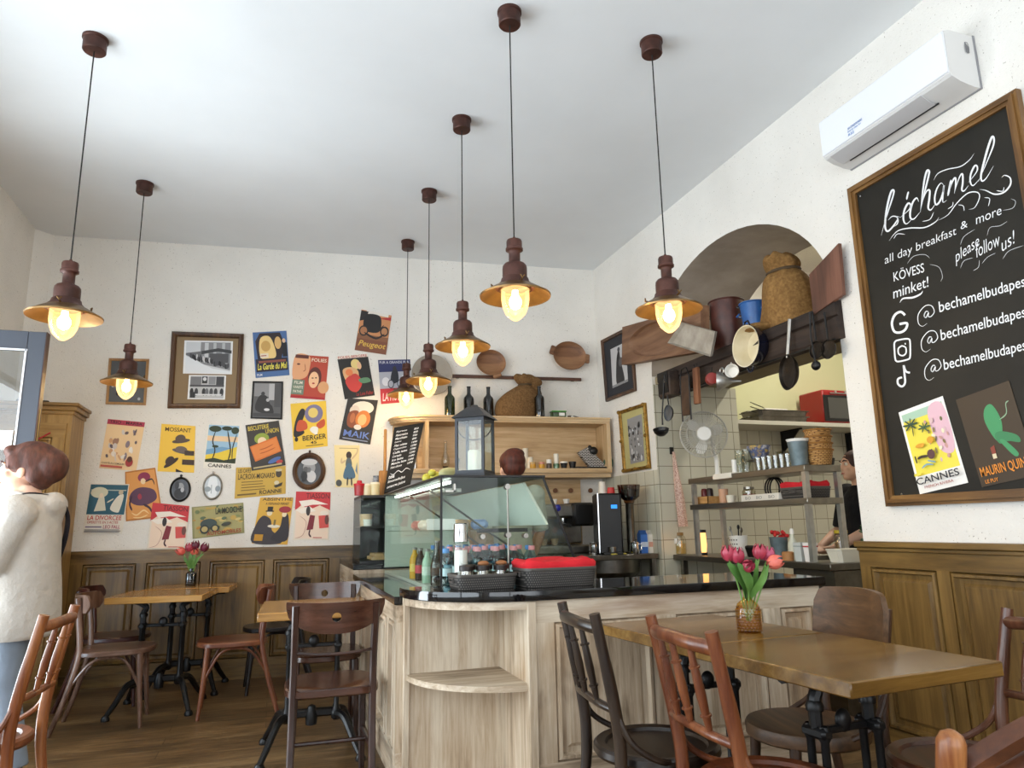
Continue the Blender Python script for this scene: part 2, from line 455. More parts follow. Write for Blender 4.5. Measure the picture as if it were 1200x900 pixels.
for (x0, x1, z0, z1) in ((XL-.3, -1.5, 0, ZC), (2.7, XR, 0, ZC), (-1.5, 2.7, 0, .5), (-1.5, 2.7, 3.3, ZC)):
    b.box(x0, x1, YF-.25, YF, z0, z1)
struct(b.build('wall_front'))
# right wall with the arched kitchen opening
def arch_pts(x, n=28):
    return [Vector((x, AYC-AA*math.cos(PI*i/n), AZS+AB*math.sin(PI*i/n))) for i in range(n+1)]
b = MB(m_wall)
b.box(XR, XR+ATH, YF-.25, AY0, 0, ZC)
b.box(XR, XR+ATH, AY1, 6.45, 0, ZC)
A0 = arch_pts(XR); A1 = arch_pts(XR+ATH)
for P, top in ((A0, ZC), (A1, ZC)):
    for i in range(len(P)-1):
        b.poly([P[i], P[i+1], Vector((P[i].x, P[i+1].y, top)), Vector((P[i].x, P[i].y, top))])
struct(b.build('wall_right', normals=False))
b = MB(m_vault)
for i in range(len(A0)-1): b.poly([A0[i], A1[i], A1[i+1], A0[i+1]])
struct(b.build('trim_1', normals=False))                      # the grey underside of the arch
struct(MB(m_lintel).box(XR+.03, XR+ATH, AY0, AY1, 2.34, 2.405).build('trim_2'))   # the ledge under the arch
# tiled side of the opening, tiles returning onto the room face below the pictures
b = MB(m_tile_x); b.box(XR+.001, XR+ATH+.06, AY1-.012, AY1+.02, 0, 2.34); struct(b.build('trim_3'))
b = MB(m_tile_y); b.box(XR-.010, XR+.001, AY1-.012, 6.24, .5, 1.62); struct(b.build('trim_4'))
# kitchen beyond the wall
KX, KY = 6.6, 6.0
m_ktile = m_tile_x
struct(MB(m_yellow).box(XR+ATH, KX, KY, KY+.1, 2.2, 3.3).build('wall_kitchen_back'))
struct(MB(m_tile_x).box(XR+ATH, KX, KY, KY+.1, 0, 2.2).build('wall_kitchen_tiled'))
struct(MB(m_wall).box(KX, KX+.1, YF, KY+.1, 0, 3.9).build('wall_kitchen_right'))
struct(MB(m_wall).box(XR+ATH, KX, 2.0, 2.1, 0, 3.9).build('wall_kitchen_front'))
struct(MB(m_wall).box(XR+ATH, KX, KY+.02, KY+.12, 3.3, 3.9).build('wall_kitchen_upper'))
struct(MB(m_wall).box(XR+ATH-.02, KX+.1, 2.0, KY+.1, 3.9, 4.0).build('ceiling_kitchen'))
# the strip of tube light the kitchen works under
k = thing('ceiling_light', 'white tube lamp on the kitchen ceiling behind the arch', 'lamp', (4.9, 4.3, 3.86))
MB(m_white).box(-.08, .08, -.75, .75, -.02, .03, .01).build('housing', k)
MB(glow('tube_light', '#fff3da', 12)).cyl((0, -.7, -.045), (0, .7, -.045), .02).build('tube', k)
area('kitchen_tube_light', (4.9, 4.3, 3.78), (0, 0, 0), .2, 1.4, 50, (1, .95, .82))

def raised_panel(b, o, ux, uz, n, w, h, mats, fr=.05):
    """a sunk raised-and-fielded panel: frame bead, slope, field; o = lower left, n = towards the room"""
    o, ux, uz, n = Vector(o), Vector(ux), Vector(uz), Vector(n)
    def q(a, c, d): return o+ux*a+uz*c+n*d
    lv = [(0, .0), (.004, -.014), (.010, .010), (.022, .012), (.030, -.014), (fr, -.014), (fr+.016, -.002)]
    b.m(mats)
    for (i0, d0), (i1, d1) in zip(lv, lv[1:]):
        A = [q(i0, i0, d0), q(w-i0, i0, d0), q(w-i0, h-i0, d0), q(i0, h-i0, d0)]
        B = [q(i1, i1, d1), q(w-i1, i1, d1), q(w-i1, h-i1, d1), q(i1, h-i1, d1)]
        for k in range(4): b.poly([A[k], A[(k+1) % 4], B[(k+1) % 4], B[k]])
    i1, d1 = lv[-1]
    b.poly([q(i1, i1, d1), q(w-i1, i1, d1), q(w-i1, h-i1, d1), q(i1, h-i1, d1)])
def panel_wall(b, o, ux, n, length, edges, z0, z1, zp0, zp1, m_st, m_rl, thick=.03):
    """stiles and rails with panels between; edges = [(a, b)] along ux, panel openings"""
    o, ux, n = Vector(o), Vector(ux), Vector(n); uz = Vector((0, 0, 1))
    def slab(a, c, zl, zh, mat):
        b.m(mat); p = o+ux*a+uz*zl; b.prism([p, p+ux*(c-a), p+ux*(c-a)+uz*(zh-zl), p+uz*(zh-zl)], n*thick)
    slab(0, length, z0, zp0, m_rl); slab(0, length, zp1, z1, m_rl)
    last = 0
    for a, c in edges:
        slab(last, a, zp0, zp1, m_st); last = c
        raised_panel(b, o+ux*a+uz*zp0+n*(thick-.006), ux, uz, n, c-a, zp1-zp0, m_st)
    slab(last, length, zp0, zp1, m_st)
UW = Vector((math.cos(TH), -math.sin(TH), 0))                 # along the back wall, to the right
# back wainscot
o = wall_pt(-1.93, 0, .001); N = -NWALL
b = MB(m_oak); L = 2.62
ed = []
for k in range(6): a = S(97+75*k-.6*k, 660, w=.03); c = S(160+75.3*k, 660, w=.03); ed.append(((a-o).dot(UW), (c-o).dot(UW)))
ed = [e for e in ed if e[1] < L-.05]
panel_wall(b, o, UW, N, L, ed, 0, 1.03, .16, .945, m_oak, m_oakx)
b.m(m_oakx)
for z0, z1, d in ((1.025, 1.05, .055), (1.008, 1.025, .042), (0, .10, .042)):
    p = o+Vector((0, 0, z0)); b.prism([p, p+UW*L, p+UW*L+Vector((0, 0, z1-z0)), p+Vector((0, 0, z1-z0))], N*d)
struct(b.build('trim_5'))
# right wainscot
b = MB(m_oak); o = Vector((XR-.001, 3.085, 0)); ed = []
a0, pit_, wd_ = .065, .461, .393
for k in range(9): ed.append((a0+pit_*k, a0+pit_*k+wd_))
panel_wall(b, o, (0, -1, 0), (-1, 0, 0), 4.65, ed, 0, 1.04, .16, .94, m_oak, m_oaky)
b.m(m_oaky)
for z0, z1, d in ((1.04, 1.07, .062), (1.02, 1.04, .045), (0, .10, .042)):
    b.box(XR-d, XR-.001, 3.09-4.65, 3.09, z0, z1, .004)
b.m(m_oak); b.box(XR-.03, XR+.05, 3.07, 3.09, 0, 1.04)
struct(b.build('trim_6'))
# window frames of the street front (behind the camera and to the left), seen only in reflections
m_frame = flat('#3b3f47', .4)
def window_frame(name, o, ux, wdt, h, n):
    b = MB(m_frame); o, ux, n = Vector(o), Vector(ux), Vector(n); uz = Vector((0, 0, 1))
    def bar(a, c, z0, z1): p = o+ux*a+uz*z0; b.prism([p, p+ux*(c-a), p+ux*(c-a)+uz*(z1-z0), p+uz*(z1-z0)], n*.06)
    bar(0, wdt, 0, .08); bar(0, wdt, h-.08, h); bar(0, .08, 0, h); bar(wdt-.08, wdt, 0, h); bar(wdt/2-.04, wdt/2+.04, 0, h); bar(0, wdt, h*.72, h*.72+.06)
    f = struct(b.build(name)); g = MB(glass('window_glass')); p = o+n*.03
    g.prism([p+ux*.04+uz*.04, p+ux*(wdt-.04)+uz*.04, p+ux*(wdt-.04)+uz*(h-.04), p+ux*.04+uz*(h-.04)], n*.006); g.build('window_pane', f)
window_frame('window_1', (-1.5, YF-.12, .5), (1, 0, 0), 4.2, 2.8, (0, -1, 0))
window_frame('window_2', (XL-.12, -1.2, .5), (0, 1, 0), 4.6, 2.7, (-1, 0, 0))

# ------------------------------------------------------------------ bar counter (pale limed oak) and its black granite tops
cx0, cy0, cxr = .58, 2.94, 2.56
RC = .47                                                       # rounded corner of the bar
ctr = thing('bar_counter', 'pale limed oak bar counter with panelled front and rounded open corner', 'counter', (1.4, 3.3, 0))
def C(b, name, parent=ctr, **k):
    o = b.build(name, parent, **k); o.matrix_parent_inverse = Matrix.Translation(-Vector(ctr.location)) if parent is ctr else Matrix.Identity(4); return o
b = MB(m_pale); Lf = cxr-(cx0+RC)
# front: tall panels
e0 = cx0+RC
ed = [(.105, .575), (.70, 1.17), (1.27, 1.46)]
panel_wall(b, (e0, cy0+.045, 0), (1, 0, 0), (0, -1, 0), Lf, ed, .09, .868, .22, .775, m_pale, m_palex, .03)
b.m(m_pale); b.box(e0, cxr, cy0+.045, cy0+.06, 0, .868); b.box(cxr-.03, cxr, cy0+.02, cy0+.50, 0, .868)
C(b, 'front_panel')
b = MB(m_palex); b.box(e0, cxr, cy0+.002, cy0+.05, 0, .09, .006); C(b, 'plinth')
# rounded open corner: two inner walls, a curved rim, a quarter round shelf and a bottom
qx, qy = cx0+RC, cy0+.46
def quarter(r, n=18, ins=0.0): return [Vector((qx-(RC-ins)*math.sin(PI/2*i/n), qy-(.46-ins)*math.cos(PI/2*i/n), 0)) for i in range(n+1)]
cs = C(MB(m_pale).box(cx0+.01, qx, qy-.012, qy+.012, .02, .87).box(qx-.012, qx+.014, cy0+.012, qy, .02, .87).box(cx0, cx0+.03, qy-.03, qy+.02, 0, .868, .004).box(qx-.02, qx+.02, cy0, cy0+.03, 0, .868, .004), 'corner_unit')
def quarter_slab(z0, z1, ins, mat):
    P = quarter(0, ins=ins)+[Vector((qx, qy, 0))]
    return MB(mat).prism([p+Vector((0, 0, z0)) for p in P], (0, 0, z1-z0))
o = quarter_slab(.508, .532, .012, m_palex).build('corner_shelf', cs); o = quarter_slab(.03, .07, .012, m_palex).build('corner_bottom', cs)
P0, P1 = quarter(0, ins=.004), quarter(0, ins=.028); b = MB(m_palex)
for i in range(len(P0)-1):
    a0, a1, c0_, c1_ = P0[i], P0[i+1], P1[i], P1[i+1]
    for zl, zh in ((.835, .868),):
        lo, hi = Vector((0, 0, zl)), Vector((0, 0, zh))
        b.poly([a0+lo, a1+lo, a1+hi, a0+hi]); b.poly([c0_+lo, c1_+lo, c1_+hi, c0_+hi]); b.poly([a0+lo, a1+lo, c1_+lo, c0_+lo])
b.build('corner_rim', cs)
# left (street) side
b = MB(m_pale); ys = 5.32
ed = [(.08, .52), (.60, 1.06), (1.14, 1.62), (1.70, 1.86)]
panel_wall(b, (cx0, ys, 0), (0, -1, 0), (-1, 0, 0), ys-qy, ed, .09, .83, .20, .755, m_pale, m_paley, .03)
b.box(cx0+.001, cx0+.014, qy, ys, 0, .83)
C(b, 'side_panel')
b = MB(m_pale); o2 = S(390, 656, z=.90); L2 = wall_pt(cx0, 0).y-.005-ys
ed = [(.12, .50), (.58, .98)]
panel_wall(b, (cx0, ys+L2, 0), (0, -1, 0), (-1, 0, 0), L2, ed, .09, .895, .20, .80, m_pale, m_paley, .03)
b.box(cx0+.001, cx0+.014, ys, ys+L2, 0, .895); b.box(cx0, 1.15, ys-.01, ys+.01, .5, .895)
C(b, 'rear_side_panel')
# tops
def edge_slab(name, pts, z0, z1, label):
    b = MB(m_granite); ctrp = sum(pts, Vector())/len(pts); e = .004
    def ring(z, k): return [Vector((p.x+(ctrp.x-p.x)*k, p.y+(ctrp.y-p.y)*k, z)) for p in pts]
    b.loft([ring(z0, .004), ring(z0+e, 0), ring(z1-e, 0), ring(z1, .004)])
    o = b.build(name, angle=25); tag(o, label, 'worktop'); return o
P = [Vector((qx-(RC+.012)*math.sin(PI/2*i/20), qy-.46*math.cos(PI/2*i/20)-.012, 0)) for i in range(21)]
P = [Vector((cxr+.02, cy0-.012, 0))]+P+[Vector((cx0-.012, qy+.035, 0)), Vector((cxr+.02, qy+.035, 0))]
edge_slab('granite_worktop', P[::-1], .87, .91, 'black polished granite top with curved corner on the bar front')
edge_slab('granite_worktop', [Vector(p) for p in ((cx0-.035, qy+.037, 0), (1.25, qy+.037, 0), (1.25, ys-.003, 0), (cx0-.035, ys-.003, 0))], .832, .868, 'lower black granite top along the street side, under the glass case')
edge_slab('granite_worktop', [Vector(p) for p in ((cx0-.035, ys, 0), (1.25, ys, 0), (1.25, wall_pt(1.25, 0).y-.01, 0), (cx0-.035, wall_pt(cx0-.035, 0).y-.008, 0))], .897, .932, 'short raised black granite top where the bar meets the poster wall')

# ------------------------------------------------------------------ glass display case
g_case = glass('display_glass', '#f7fbf8', .7, .015, .0)
dc = thing('display_case', 'glass display case with slanted end pane and steel frame on the bar', 'display case', (0, 0, 0))
X0, X1b, X1t, Y0, Y1, Zb, Zt = .752, 1.475, 1.277, 3.36, 5.28, .911, 1.420
ZL = .869
b = MB(m_black); b.box(X0-.006, X1t+.01, Y0-.006, Y1, Zt, Zt+.012, .002); b.build('top_plate', dc)
b = MB(flat('#c9cdc4', .35)); b.box(X0+.01, X1b-.03, Y0+.10, Y1-.02, ZL, ZL+.02); b.box(X1b-.05, X1b-.03, Y0+.3, Y1-.02, ZL, Zb+.02); b.build('base_tray', dc)
b = MB(g_case); b.prism([(X0, Y0+.09, ZL), (X0, Y1, ZL), (X0, Y1, Zt), (X0, Y0, Zt), (X0, Y0, Zb), (X0, Y0+.09, Zb)], (.006, 0, 0)); b.build('side_pane', dc)
b = MB(g_case); b.prism([(X0+.006, Y0, Zb), (X1b, Y0, Zb), (X1t, Y0, Zt), (X0+.006, Y0, Zt)], (0, .006, 0)); b.build('end_pane', dc)
b = MB(g_case); b.prism([(X1b, Y0+.006, Zb+.02), (X1b, Y1, Zb+.02), (X1t, Y1, Zt), (X1t, Y0+.006, Zt)], (.006, 0, .002)); b.build('slanted_pane', dc)
b = MB(flat('#cdd8ca', .5)); b.prism([(X0+.01, Y1-.006, Zb), (X1b-.02, Y1-.006, Zb), (X1t-.01, Y1-.006, Zt), (X0+.01, Y1-.006, Zt)], (0, .006, 0)); b.build('back_pane', dc)
MB(m_black).obox((X0-.001, Y0-.001, (Zb+Zt)/2), (.010, .010, Zt-Zb)).build('corner_strip', dc); MB(m_black).tube([(X1b, Y0, Zb), (X1t, Y0, Zt)], .007, 4).build('slanted_strip', dc)
b = MB(m_steel); b.tube([(X0+.33, Y0-.012, Zb+.03), (X0+.33, Y0-.012, Zt-.05)], .005, 8)
for z in (Zt-.045, Zb+.23): b.cyl((X0+.33, Y0-.02, z), (X0+.33, Y0+.015, z), .014)
for x in (X0+.2, X0+.42): MB(m_steel).cyl((x, Y0-.02, Zb+.225), (x, Y0+.015, Zb+.225), .012).build('shelf_clamp', dc)
MB(m_steel).box(X0+.02, X0+.07, Y0-.004, Y0+.02, Zt-.07, Zt-.062).box(X0+.06, X0+.07, Y0-.004, Y0+.02, Zt-.07, Zt-.03).build('corner_clamp', dc)
b.build('front_rod', dc)
b = MB(g_case); b.box(X0+.02, X1b-.17, Y0+.05, Y1-.06, Zb+.25, Zb+.258); sh = b.build('inner_shelf', dc)
b = MB(m_black); b.box(X0+.19, X0+.45, Y0+.04, Y0+.055, Zb+.243, Zb+.262); b.build('shelf_edge', sh)
b = MB(m_steel)
for y in (3.9, 4.55): b.tube([(X0+.05, y, Zt-.03), (X1b-.12, y, Zb+.1)], .006, 6)
b.box(X0+.1, X0+.2, Y0+.4, Y1-.1, Zt-.05, Zt-.03); b.build('strut', dc)
b = MB(m_steel); b.box(X0+.28, X1b-.2, Y0+1.1, Y1-.15, ZL+.02, ZL+.10, .01); b.build('cooling_tray', dc)
MB(flat('#d3d9d0', .35)).prism([(X1t-.075, Y0+.10, Zt-.02), (X1b-.150, Y0+.10, Zb+.275), (X1b-.150, Y1-.1, Zb+.275), (X1t-.075, Y1-.1, Zt-.02)], (.012, 0, .004)).build('cooling_panel', dc)
MB(glow('added_case_glow', '#f2fff4', 7.0)).box(X0+.06, X0+.075, Y0+.12, Y1-.12, Zt-.022, Zt-.008).build('added_glow_strip', dc)  # added glowing strip under the top plate, brightens the case interior
# low vitrine at the poster-wall end of the bar
vt = thing('vitrine', 'small dark glazed cabinet at the poster-wall end of the bar', 'cabinet', (.60, 5.42, .933))
vw, vd, vh = .58, .50, .50
b = MB(m_black); b.box(.0, vw, 0, vd, 0, .02); b.box(0, vw, 0, vd, vh-.02, vh); b.box(0, .015, vd-.02, vd, .02, vh-.02); b.box(vw-.015, vw, 0, vd, .02, vh-.02); b.box(.015, vw-.015, vd-.015, vd, .02, vh-.02)
b.build('carcass', vt)
b = MB(g_case); b.box(0, .005, .005, vd-.02, .02, vh-.02); b.box(0, vw-.015, 0, .005, .02, vh-.02); b.build('pane', vt)
b = MB(m_black); b.box(.01, vw-.02, .02, vd-.02, .26, .272); b.build('shelf', vt)

# ------------------------------------------------------------------ wall shelf behind the bar
SX0, SX1 = .955, 2.985
so = wall_pt(SX0, 0, .002); SL = (wall_pt(SX1, 0)-wall_pt(SX0, 0)).length-.01
sh = thing('wall_shelf', 'long open oak wall shelf with rounded left end and moulded top', 'shelf', so, -TH)
D = .32
def board(b, z0, z1, d, ext=0.0, rl=.30):
    P = [Vector((SL, 0, z0)), Vector((SL, -d, z0))]+[Vector((rl-ext-(rl)*math.sin(PI/2*i/12), -d*math.cos(PI/2*i/12), z0)) for i in range(13)]
    b.prism(P, (0, 0, z1-z0))
b = MB(m_shelf); board(b, 2.128, 2.150, D); board(b, 2.150, 2.166, D+.015, .012); board(b, 2.112, 2.128, D-.012, -.01); b.build('top_board', sh)
b = MB(m_shelf); board(b, 1.655, 1.695, D-.005); board(b, 1.615, 1.655, D-.04, -.03); b.build('bottom_board', sh)
b = MB(m_shelf); b.box(.03, SL, -.012, -.001, 1.69, 2.12); b.build('back_board', sh)
b = MB(m_shelfz); b.box(.30, .33, -D+.01, -.012, 1.695, 2.112); b.build('divider', sh)
b = MB(m_shelfz); b.box(SL-.035, SL, -D+.005, -.012, 1.695, 2.112); b.build('end_board', sh)
pb = thing('panel_board', 'plain oak back panel with pegs under the wall shelf', 'wall panel', so, -TH)
MB(m_shelf).box(.35, SL-.22, -.035, -.001, .95, 1.61).build('board', pb)
for i, px in enumerate((650, 668, 691)):
    p = S(px, 575, w=.04); lx = (p-so).dot(UW)
    MB(flat('#6d4426', .6)).lathe([(.0, 0), (.012, 0), (.012, .018), (.022, .02), (.022, .035), (0, .036)], (lx, -.034, p.z), (0, -1, 0), 14).build('peg', pb)
# ------------------------------------------------------------------ wooden rail with its brackets above the shelf
rl = thing('wall_rail', 'dark wooden rail on the wall above the wine bottles', 'rail', (0, 0, 0))
pa, pc = S(527, 442.5, w=.05), S(681, 443, w=.05); zr = (pa.z+pc.z)/2; pa.z = pc.z = zr
m_dwood = wood('dark_walnut', '#2c1a12', '#46291b', '#5f3a27', 'x', .5, 30, .15)
b = MB(m_dwood); dd = (pc-pa); b.obox((pa+pc)/2, (dd.length, .025, .030), (0, 0, -TH), .004); b.build('bar', rl)
b = MB(m_dwood)
for t in (.06, .5, .94): q = pa+dd*t; b.obox(q+NWALL*.03, (.03, .045, .024), (0, 0, -TH))
b.build('bracket', rl)

# ------------------------------------------------------------------ pendant lamps
m_rust = tex('rusted_copper', '#35201a', '#5e3a30', 14, .5, .45, .25, 70, c3='#4a2c24')
m_shade = tex('aged_brass_shade', '#6b5030', '#8b6d42', 10, .34, .8, .1, 60)
m_lampglass = bpy.data.materials.new('lit_lamp_glass'); m_lampglass.use_nodes = True
nt = m_lampglass.node_tree; nt.nodes.clear()
o_ = nt.nodes.new('ShaderNodeOutputMaterial'); mx_ = nt.nodes.new('ShaderNodeMixShader'); ad_ = nt.nodes.new('ShaderNodeAddShader')
t_ = nt.nodes.new('ShaderNodeBsdfTransparent'); t_.inputs[0].default_value = (1, .93, .78, 1)
g_ = nt.nodes.new('ShaderNodeBsdfGlossy'); g_.inputs['Roughness'].default_value = .08
e_ = nt.nodes.new('ShaderNodeEmission'); e_.inputs[0].default_value = (1, .70, .30, 1); e_.inputs[1].default_value = .55
l_ = nt.nodes.new('ShaderNodeFresnel'); l_.inputs[0].default_value = 1.35
nt.links.new(l_.outputs[0], mx_.inputs[0]); nt.links.new(t_.outputs[0], mx_.inputs[1]); nt.links.new(g_.outputs[0], mx_.inputs[2])
nt.links.new(mx_.outputs[0], ad_.inputs[0]); nt.links.new(e_.outputs[0], ad_.inputs[1]); nt.links.new(ad_.outputs[0], o_.inputs['Surface'])
m_bulb = glow('warm_bulb', '#ffd089', 22)
m_cord = flat('#16130f', .7)
def pendant(loc, ztop, label):
    """loc on the ceiling; ztop = height of the cap where the cord enters"""
    t = thing('pendant_lamp', label, 'pendant lamp', (loc[0], loc[1], ZC), 0, 'copper pendant lamps')
    d = ztop-ZC
    MB(m_rust).lathe([(0, 0), (.062, 0), (.062, -.012), (.056, -.016), (.056, -.075), (.052, -.08), (0, -.08)], seg=28).build('canopy', t)
    MB(m_cord).cyl((0, 0, -.078), (0, 0, d), .0035, seg=8).build('cord', t)
    b = MB(m_rust).lathe([(0, d+.004), (.006, d+.004), (.008, d-.006), (.034, d-.012), (.037, d-.02), (.037, d-.05), (.041, d-.054), (.041, d-.064), (.030, d-.070),
        (.027, d-.076), (.027, d-.118), (.030, d-.124), (.048, d-.132), (.056, d-.142), (.058, d-.155), (.058, d-.200), (.064, d-.206), (.068, d-.222), (.082, d-.236), (.092, d-.246), (.092, d-.252), (.06, d-.250), (0, d-.245)], seg=32)
    b.build('housing', t)
    b = MB(m_shade); P = [(.086, d-.240), (.105, d-.250), (.135, d-.268), (.160, d-.285), (.165, d-.290), (.167, d-.287)]
    b.lathe(P, seg=40); b.lathe([(r-.003 if r < .16 else r, z-.005) for r, z in P[:-1]]+[(.167, d-.287)], seg=40)
    b.build('shade', t)
    b = MB(m_shade).tube([(.070*math.cos(a), .070*math.sin(a), d-.258) for a in [2*PI*i/24 for i in range(24)]], .004, 6, True)
    for a in (.5, 2.6, 4.7):
        c, s_ = math.cos(a), math.sin(a)
        b.cyl((.088*c, .088*s_, d-.240), (.112*c, .112*s_, d-.236), .004, seg=6)
        b.tube([(.112*c-.010*s_, .112*s_+.010*c, d-.222), (.112*c, .112*s_, d-.236), (.112*c+.010*s_, .112*s_-.010*c, d-.222)], .0035, 6)
    b.build('thumbscrew', t)
    MB(m_lampglass).lathe([(.064, d-.252), (.066, d-.275), (.066, d-.31), (.060, d-.345), (.046, d-.378), (.026, d-.398), (.012, d-.408), (0, d-.410)], seg=30).build('lamp_glass', t)
    b = MB(m_bulb).lathe([(0, d-.262), (.014, d-.262), (.016, d-.285), (.028, d-.305), (.030, d-.325), (.022, d-.345), (0, d-.358)], seg=18); b.build('bulb', t)
    l = bpy.data.lights.new('pendant_bulb', 'POINT'); l.energy = LAMP_W; l.color = (1, .74, .42); l.shadow_soft_size = .035
    lo = bpy.data.objects.new('pendant_bulb', l); COL.objects.link(lo); lo.parent = t; lo.location = (0, 0, d-.372)
    return t
LAMP_W = 7.0
pendant((-1.016, 3.796), 2.509, 'rusty copper pendant lamp nearest the street door, large at far left')
pendant((-1.040, 5.474), 2.516, 'rusty copper pendant lamp in front of the framed print beside the wardrobe')
pendant((1.035, 6.028), 2.614, 'rusty copper pendant lamp above the slanted menu board, farthest of its row')
pendant((1.022, 5.008), 2.530, 'rusty copper pendant lamp in front of the grey round tray on the rail')
pendant((1.021, 3.981), 2.534, 'rusty copper pendant lamp hanging just left of the round bowl on the rail')
pendant((1.016, 2.974), 2.523, 'rusty copper pendant lamp nearest in the row over the display case')
pendant((1.824, 2.966), 2.520, 'rusty copper pendant lamp hanging alone by the arch with the pots')

# ------------------------------------------------------------------ cafe tables
def iron_base(t, h, w=.26, fl=.30):
    """cast-iron base: two double columns with curved arms, a tie bar and four arched feet"""
    for s_ in (-1, 1):
        b = MB(m_iron); x = s_*w/2
        for y in (-.028, .028):
            b.lathe([(.017, .20), (.022, .21), (.013, .235), (.013, h-.20), (.018, h-.19), (.018, h-.165), (.013, h-.155)], (x, y, 0), seg=12)
        b.obox((x, 0, h-.175), (.045, .095, .035), None, .01)
        b.tube(crom([(x, 0, h-.17), (x, 0, h-.09), (x-s_*.012, 0, h-.05), (x+s_*.05, 0, h-.012), (x+s_*.12, 0, h-.008)], 5), [.020]*21, 8)
        b.lathe([(0, h-.12), (.026, h-.115), (.028, h-.10), (.02, h-.085), (0, h-.08)], (x, 0, 0), seg=12)
        b.obox((x, 0, .19), (.05, .10, .06), None, .012)
        b.build('column', t)
    b = MB(m_iron); b.obox((0, 0, h-.175), (w, .022, .022), None, .004); b.ball((0, 0, h-.155), (.03, .018, .035)); b.build('upper_tie', t)
    b = MB(m_iron); b.obox((0, 0, .20), (w, .035, .045), None, .01); b.lathe([(0, .13), (.03, .14), (.034, .19), (.02, .235), (0, .245)], (0, 0, 0), seg=14)
    b.build('lower_tie', t); MB(m_iron).obox((0, 0, h-.008), (w+.24, .06, .014), None, .003).build('top_plate', t)
    for sx in (-1, 1):
        for sy in (-1, 1):
            b = MB(m_iron); p = Vector((sx*w/2, sy*.03, .19)); q = Vector((sx*(w/2+.12), sy*fl, .012))
            P = crom([p, p.lerp(q, .35)+Vector((0, 0, .055)), p.lerp(q, .72)+Vector((0, 0, .028)), q+Vector((0, 0, .012))], 6)
            n = len(P); b.tube(P, [.024-.009*i/(n-1) for i in range(n)], 8)
            b.lathe([(0, 0), (.026, 0), (.028, .014), (.018, .032), (0, .036)], q-Vector((0, 0, .012)), seg=12)
            b.build('leg', t)
def cafe_table(label, loc, rz, sx, sy, h=.77, th=.042, mat=None, w=.26, fl=.24):
    t = thing('cafe_table', label, 'table', loc, rz)
    MB(mat or m_tabletop).obox((0, 0, h-th/2), (sx, sy, th), None, .004).build('tabletop', t)
    iron_base(t, h-th, w, fl); return t
cafe_table('small oak cafe table carrying the dark bottle of tulips', (-.715, 5.68, 0), -TH, .60, .62)
cafe_table('small oak cafe table pushed against the wall panelling behind the dark tulip bottle', (-.60, 6.25, 0), -TH, .62, .46)
cafe_table('small oak cafe table between the two hole-backed chairs beside the bar', (.235, 4.30, 0), R(-2), .58, .68)
RZT = R(4.5)
cafe_table('oak cafe table at the front right with its bare top nearest the viewer', (1.70, 1.915, 0), RZT, .60, .65, mat=m_tabletopy, w=.22)
cafe_table('oak cafe table standing against the bar with the amber tulip vase', (1.647, 2.572, 0), RZT, .60, .65, mat=m_tabletopy, w=.22)

# ------------------------------------------------------------------ chairs
def spindle_chair(label, loc, rz, dark, mid, light, key, H=.90, gloss=.3):
    t = thing('spindle_chair', label, 'chair', loc, rz)
    m = wood('bentwood_'+key, dark, mid, light, 'z', gloss, 24, .08, coat=.12); ms = wood('bentwood_seat_'+key, dark, mid, light, 'x', gloss, 24, .08, coat=.12)
    MB(ms).lathe([(0, .452), (.165, .452), (.172, .462), (.200, .466), (.210, .458), (.212, .440), (.205, .430), (.17, .430), (0, .435)], seg=36).build('seat', t)
    for s_ in (-1, 1):
        b = MB(m); P = crom([(s_*.18, -.27, 0), (s_*.172, -.205, .30), (s_*.172, -.19, .46), (s_*.178, -.205, .62), (s_*.185, -.262, H)], 6)
        n = len(P); b.tube(P, [.015+.005*min(1, 2.5*i/n) - (.002 if i > n*.8 else 0) for i in range(n)], 14); b.build('back_post', t)
    def backy(z): return -.19-.072*max(0, (z-.46)/(H-.46))**1.3
    zt, zl = H-.045, .615
    def rail(z, r, bow): return crom([(-.178, backy(z), z), (-.10, backy(z)-bow*.75, z+.006), (0, backy(z)-bow, z+.010), (.10, backy(z)-bow*.75, z+.006), (.178, backy(z), z)], 6)
    MB(m).tube(rail(zt, .0, .035), .0165, 12, flat=1.25).build('top_rail', t)
    MB(m).tube(rail(zl, .0, .03), .013, 12).build('lower_rail', t)
    for x in (-.09, 0, .09):
        k = 1-(x/.18)**2; p0 = Vector((x, backy(zl)-.03*k, zl)); p1 = Vector((x, backy(zt)-.035*k, zt))
        fm = frame_of(p1-p0); Ls = (p1-p0).length
        MB(m).lathe([(.007, 0), (.008, .06*Ls), (.012, .22*Ls), (.016, .225*Ls), (.016, .245*Ls), (.011, .25*Ls), (.014, .45*Ls), (.012, .7*Ls), (.011, .74*Ls), (.016, .745*Ls), (.016, .765*Ls), (.011, .77*Ls), (.008, Ls)], p0, rotm=fm, seg=12).build('spindle', t)
    for s_ in (-1, 1):
        MB(m).tube([(s_*.145, .13, .435), (s_*.152, .145, .2), (s_*.165, .165, 0)], [.018, .016, .012], 12).build('leg', t)
        MB(m).tube(crom([(s_*.178, -.212, .64), (s_*.196, -.17, .53), (s_*.203, -.10, .475), (s_*.195, -.03, .452)], 5), .0105, 8).build('side_brace', t)
    MB(m).tube([(.158*math.cos(a), .155*math.sin(a)-.03, .215) for a in [2*PI*i/32 for i in range(32)]], .011, 8, True).build('stretcher_ring', t)
    return t
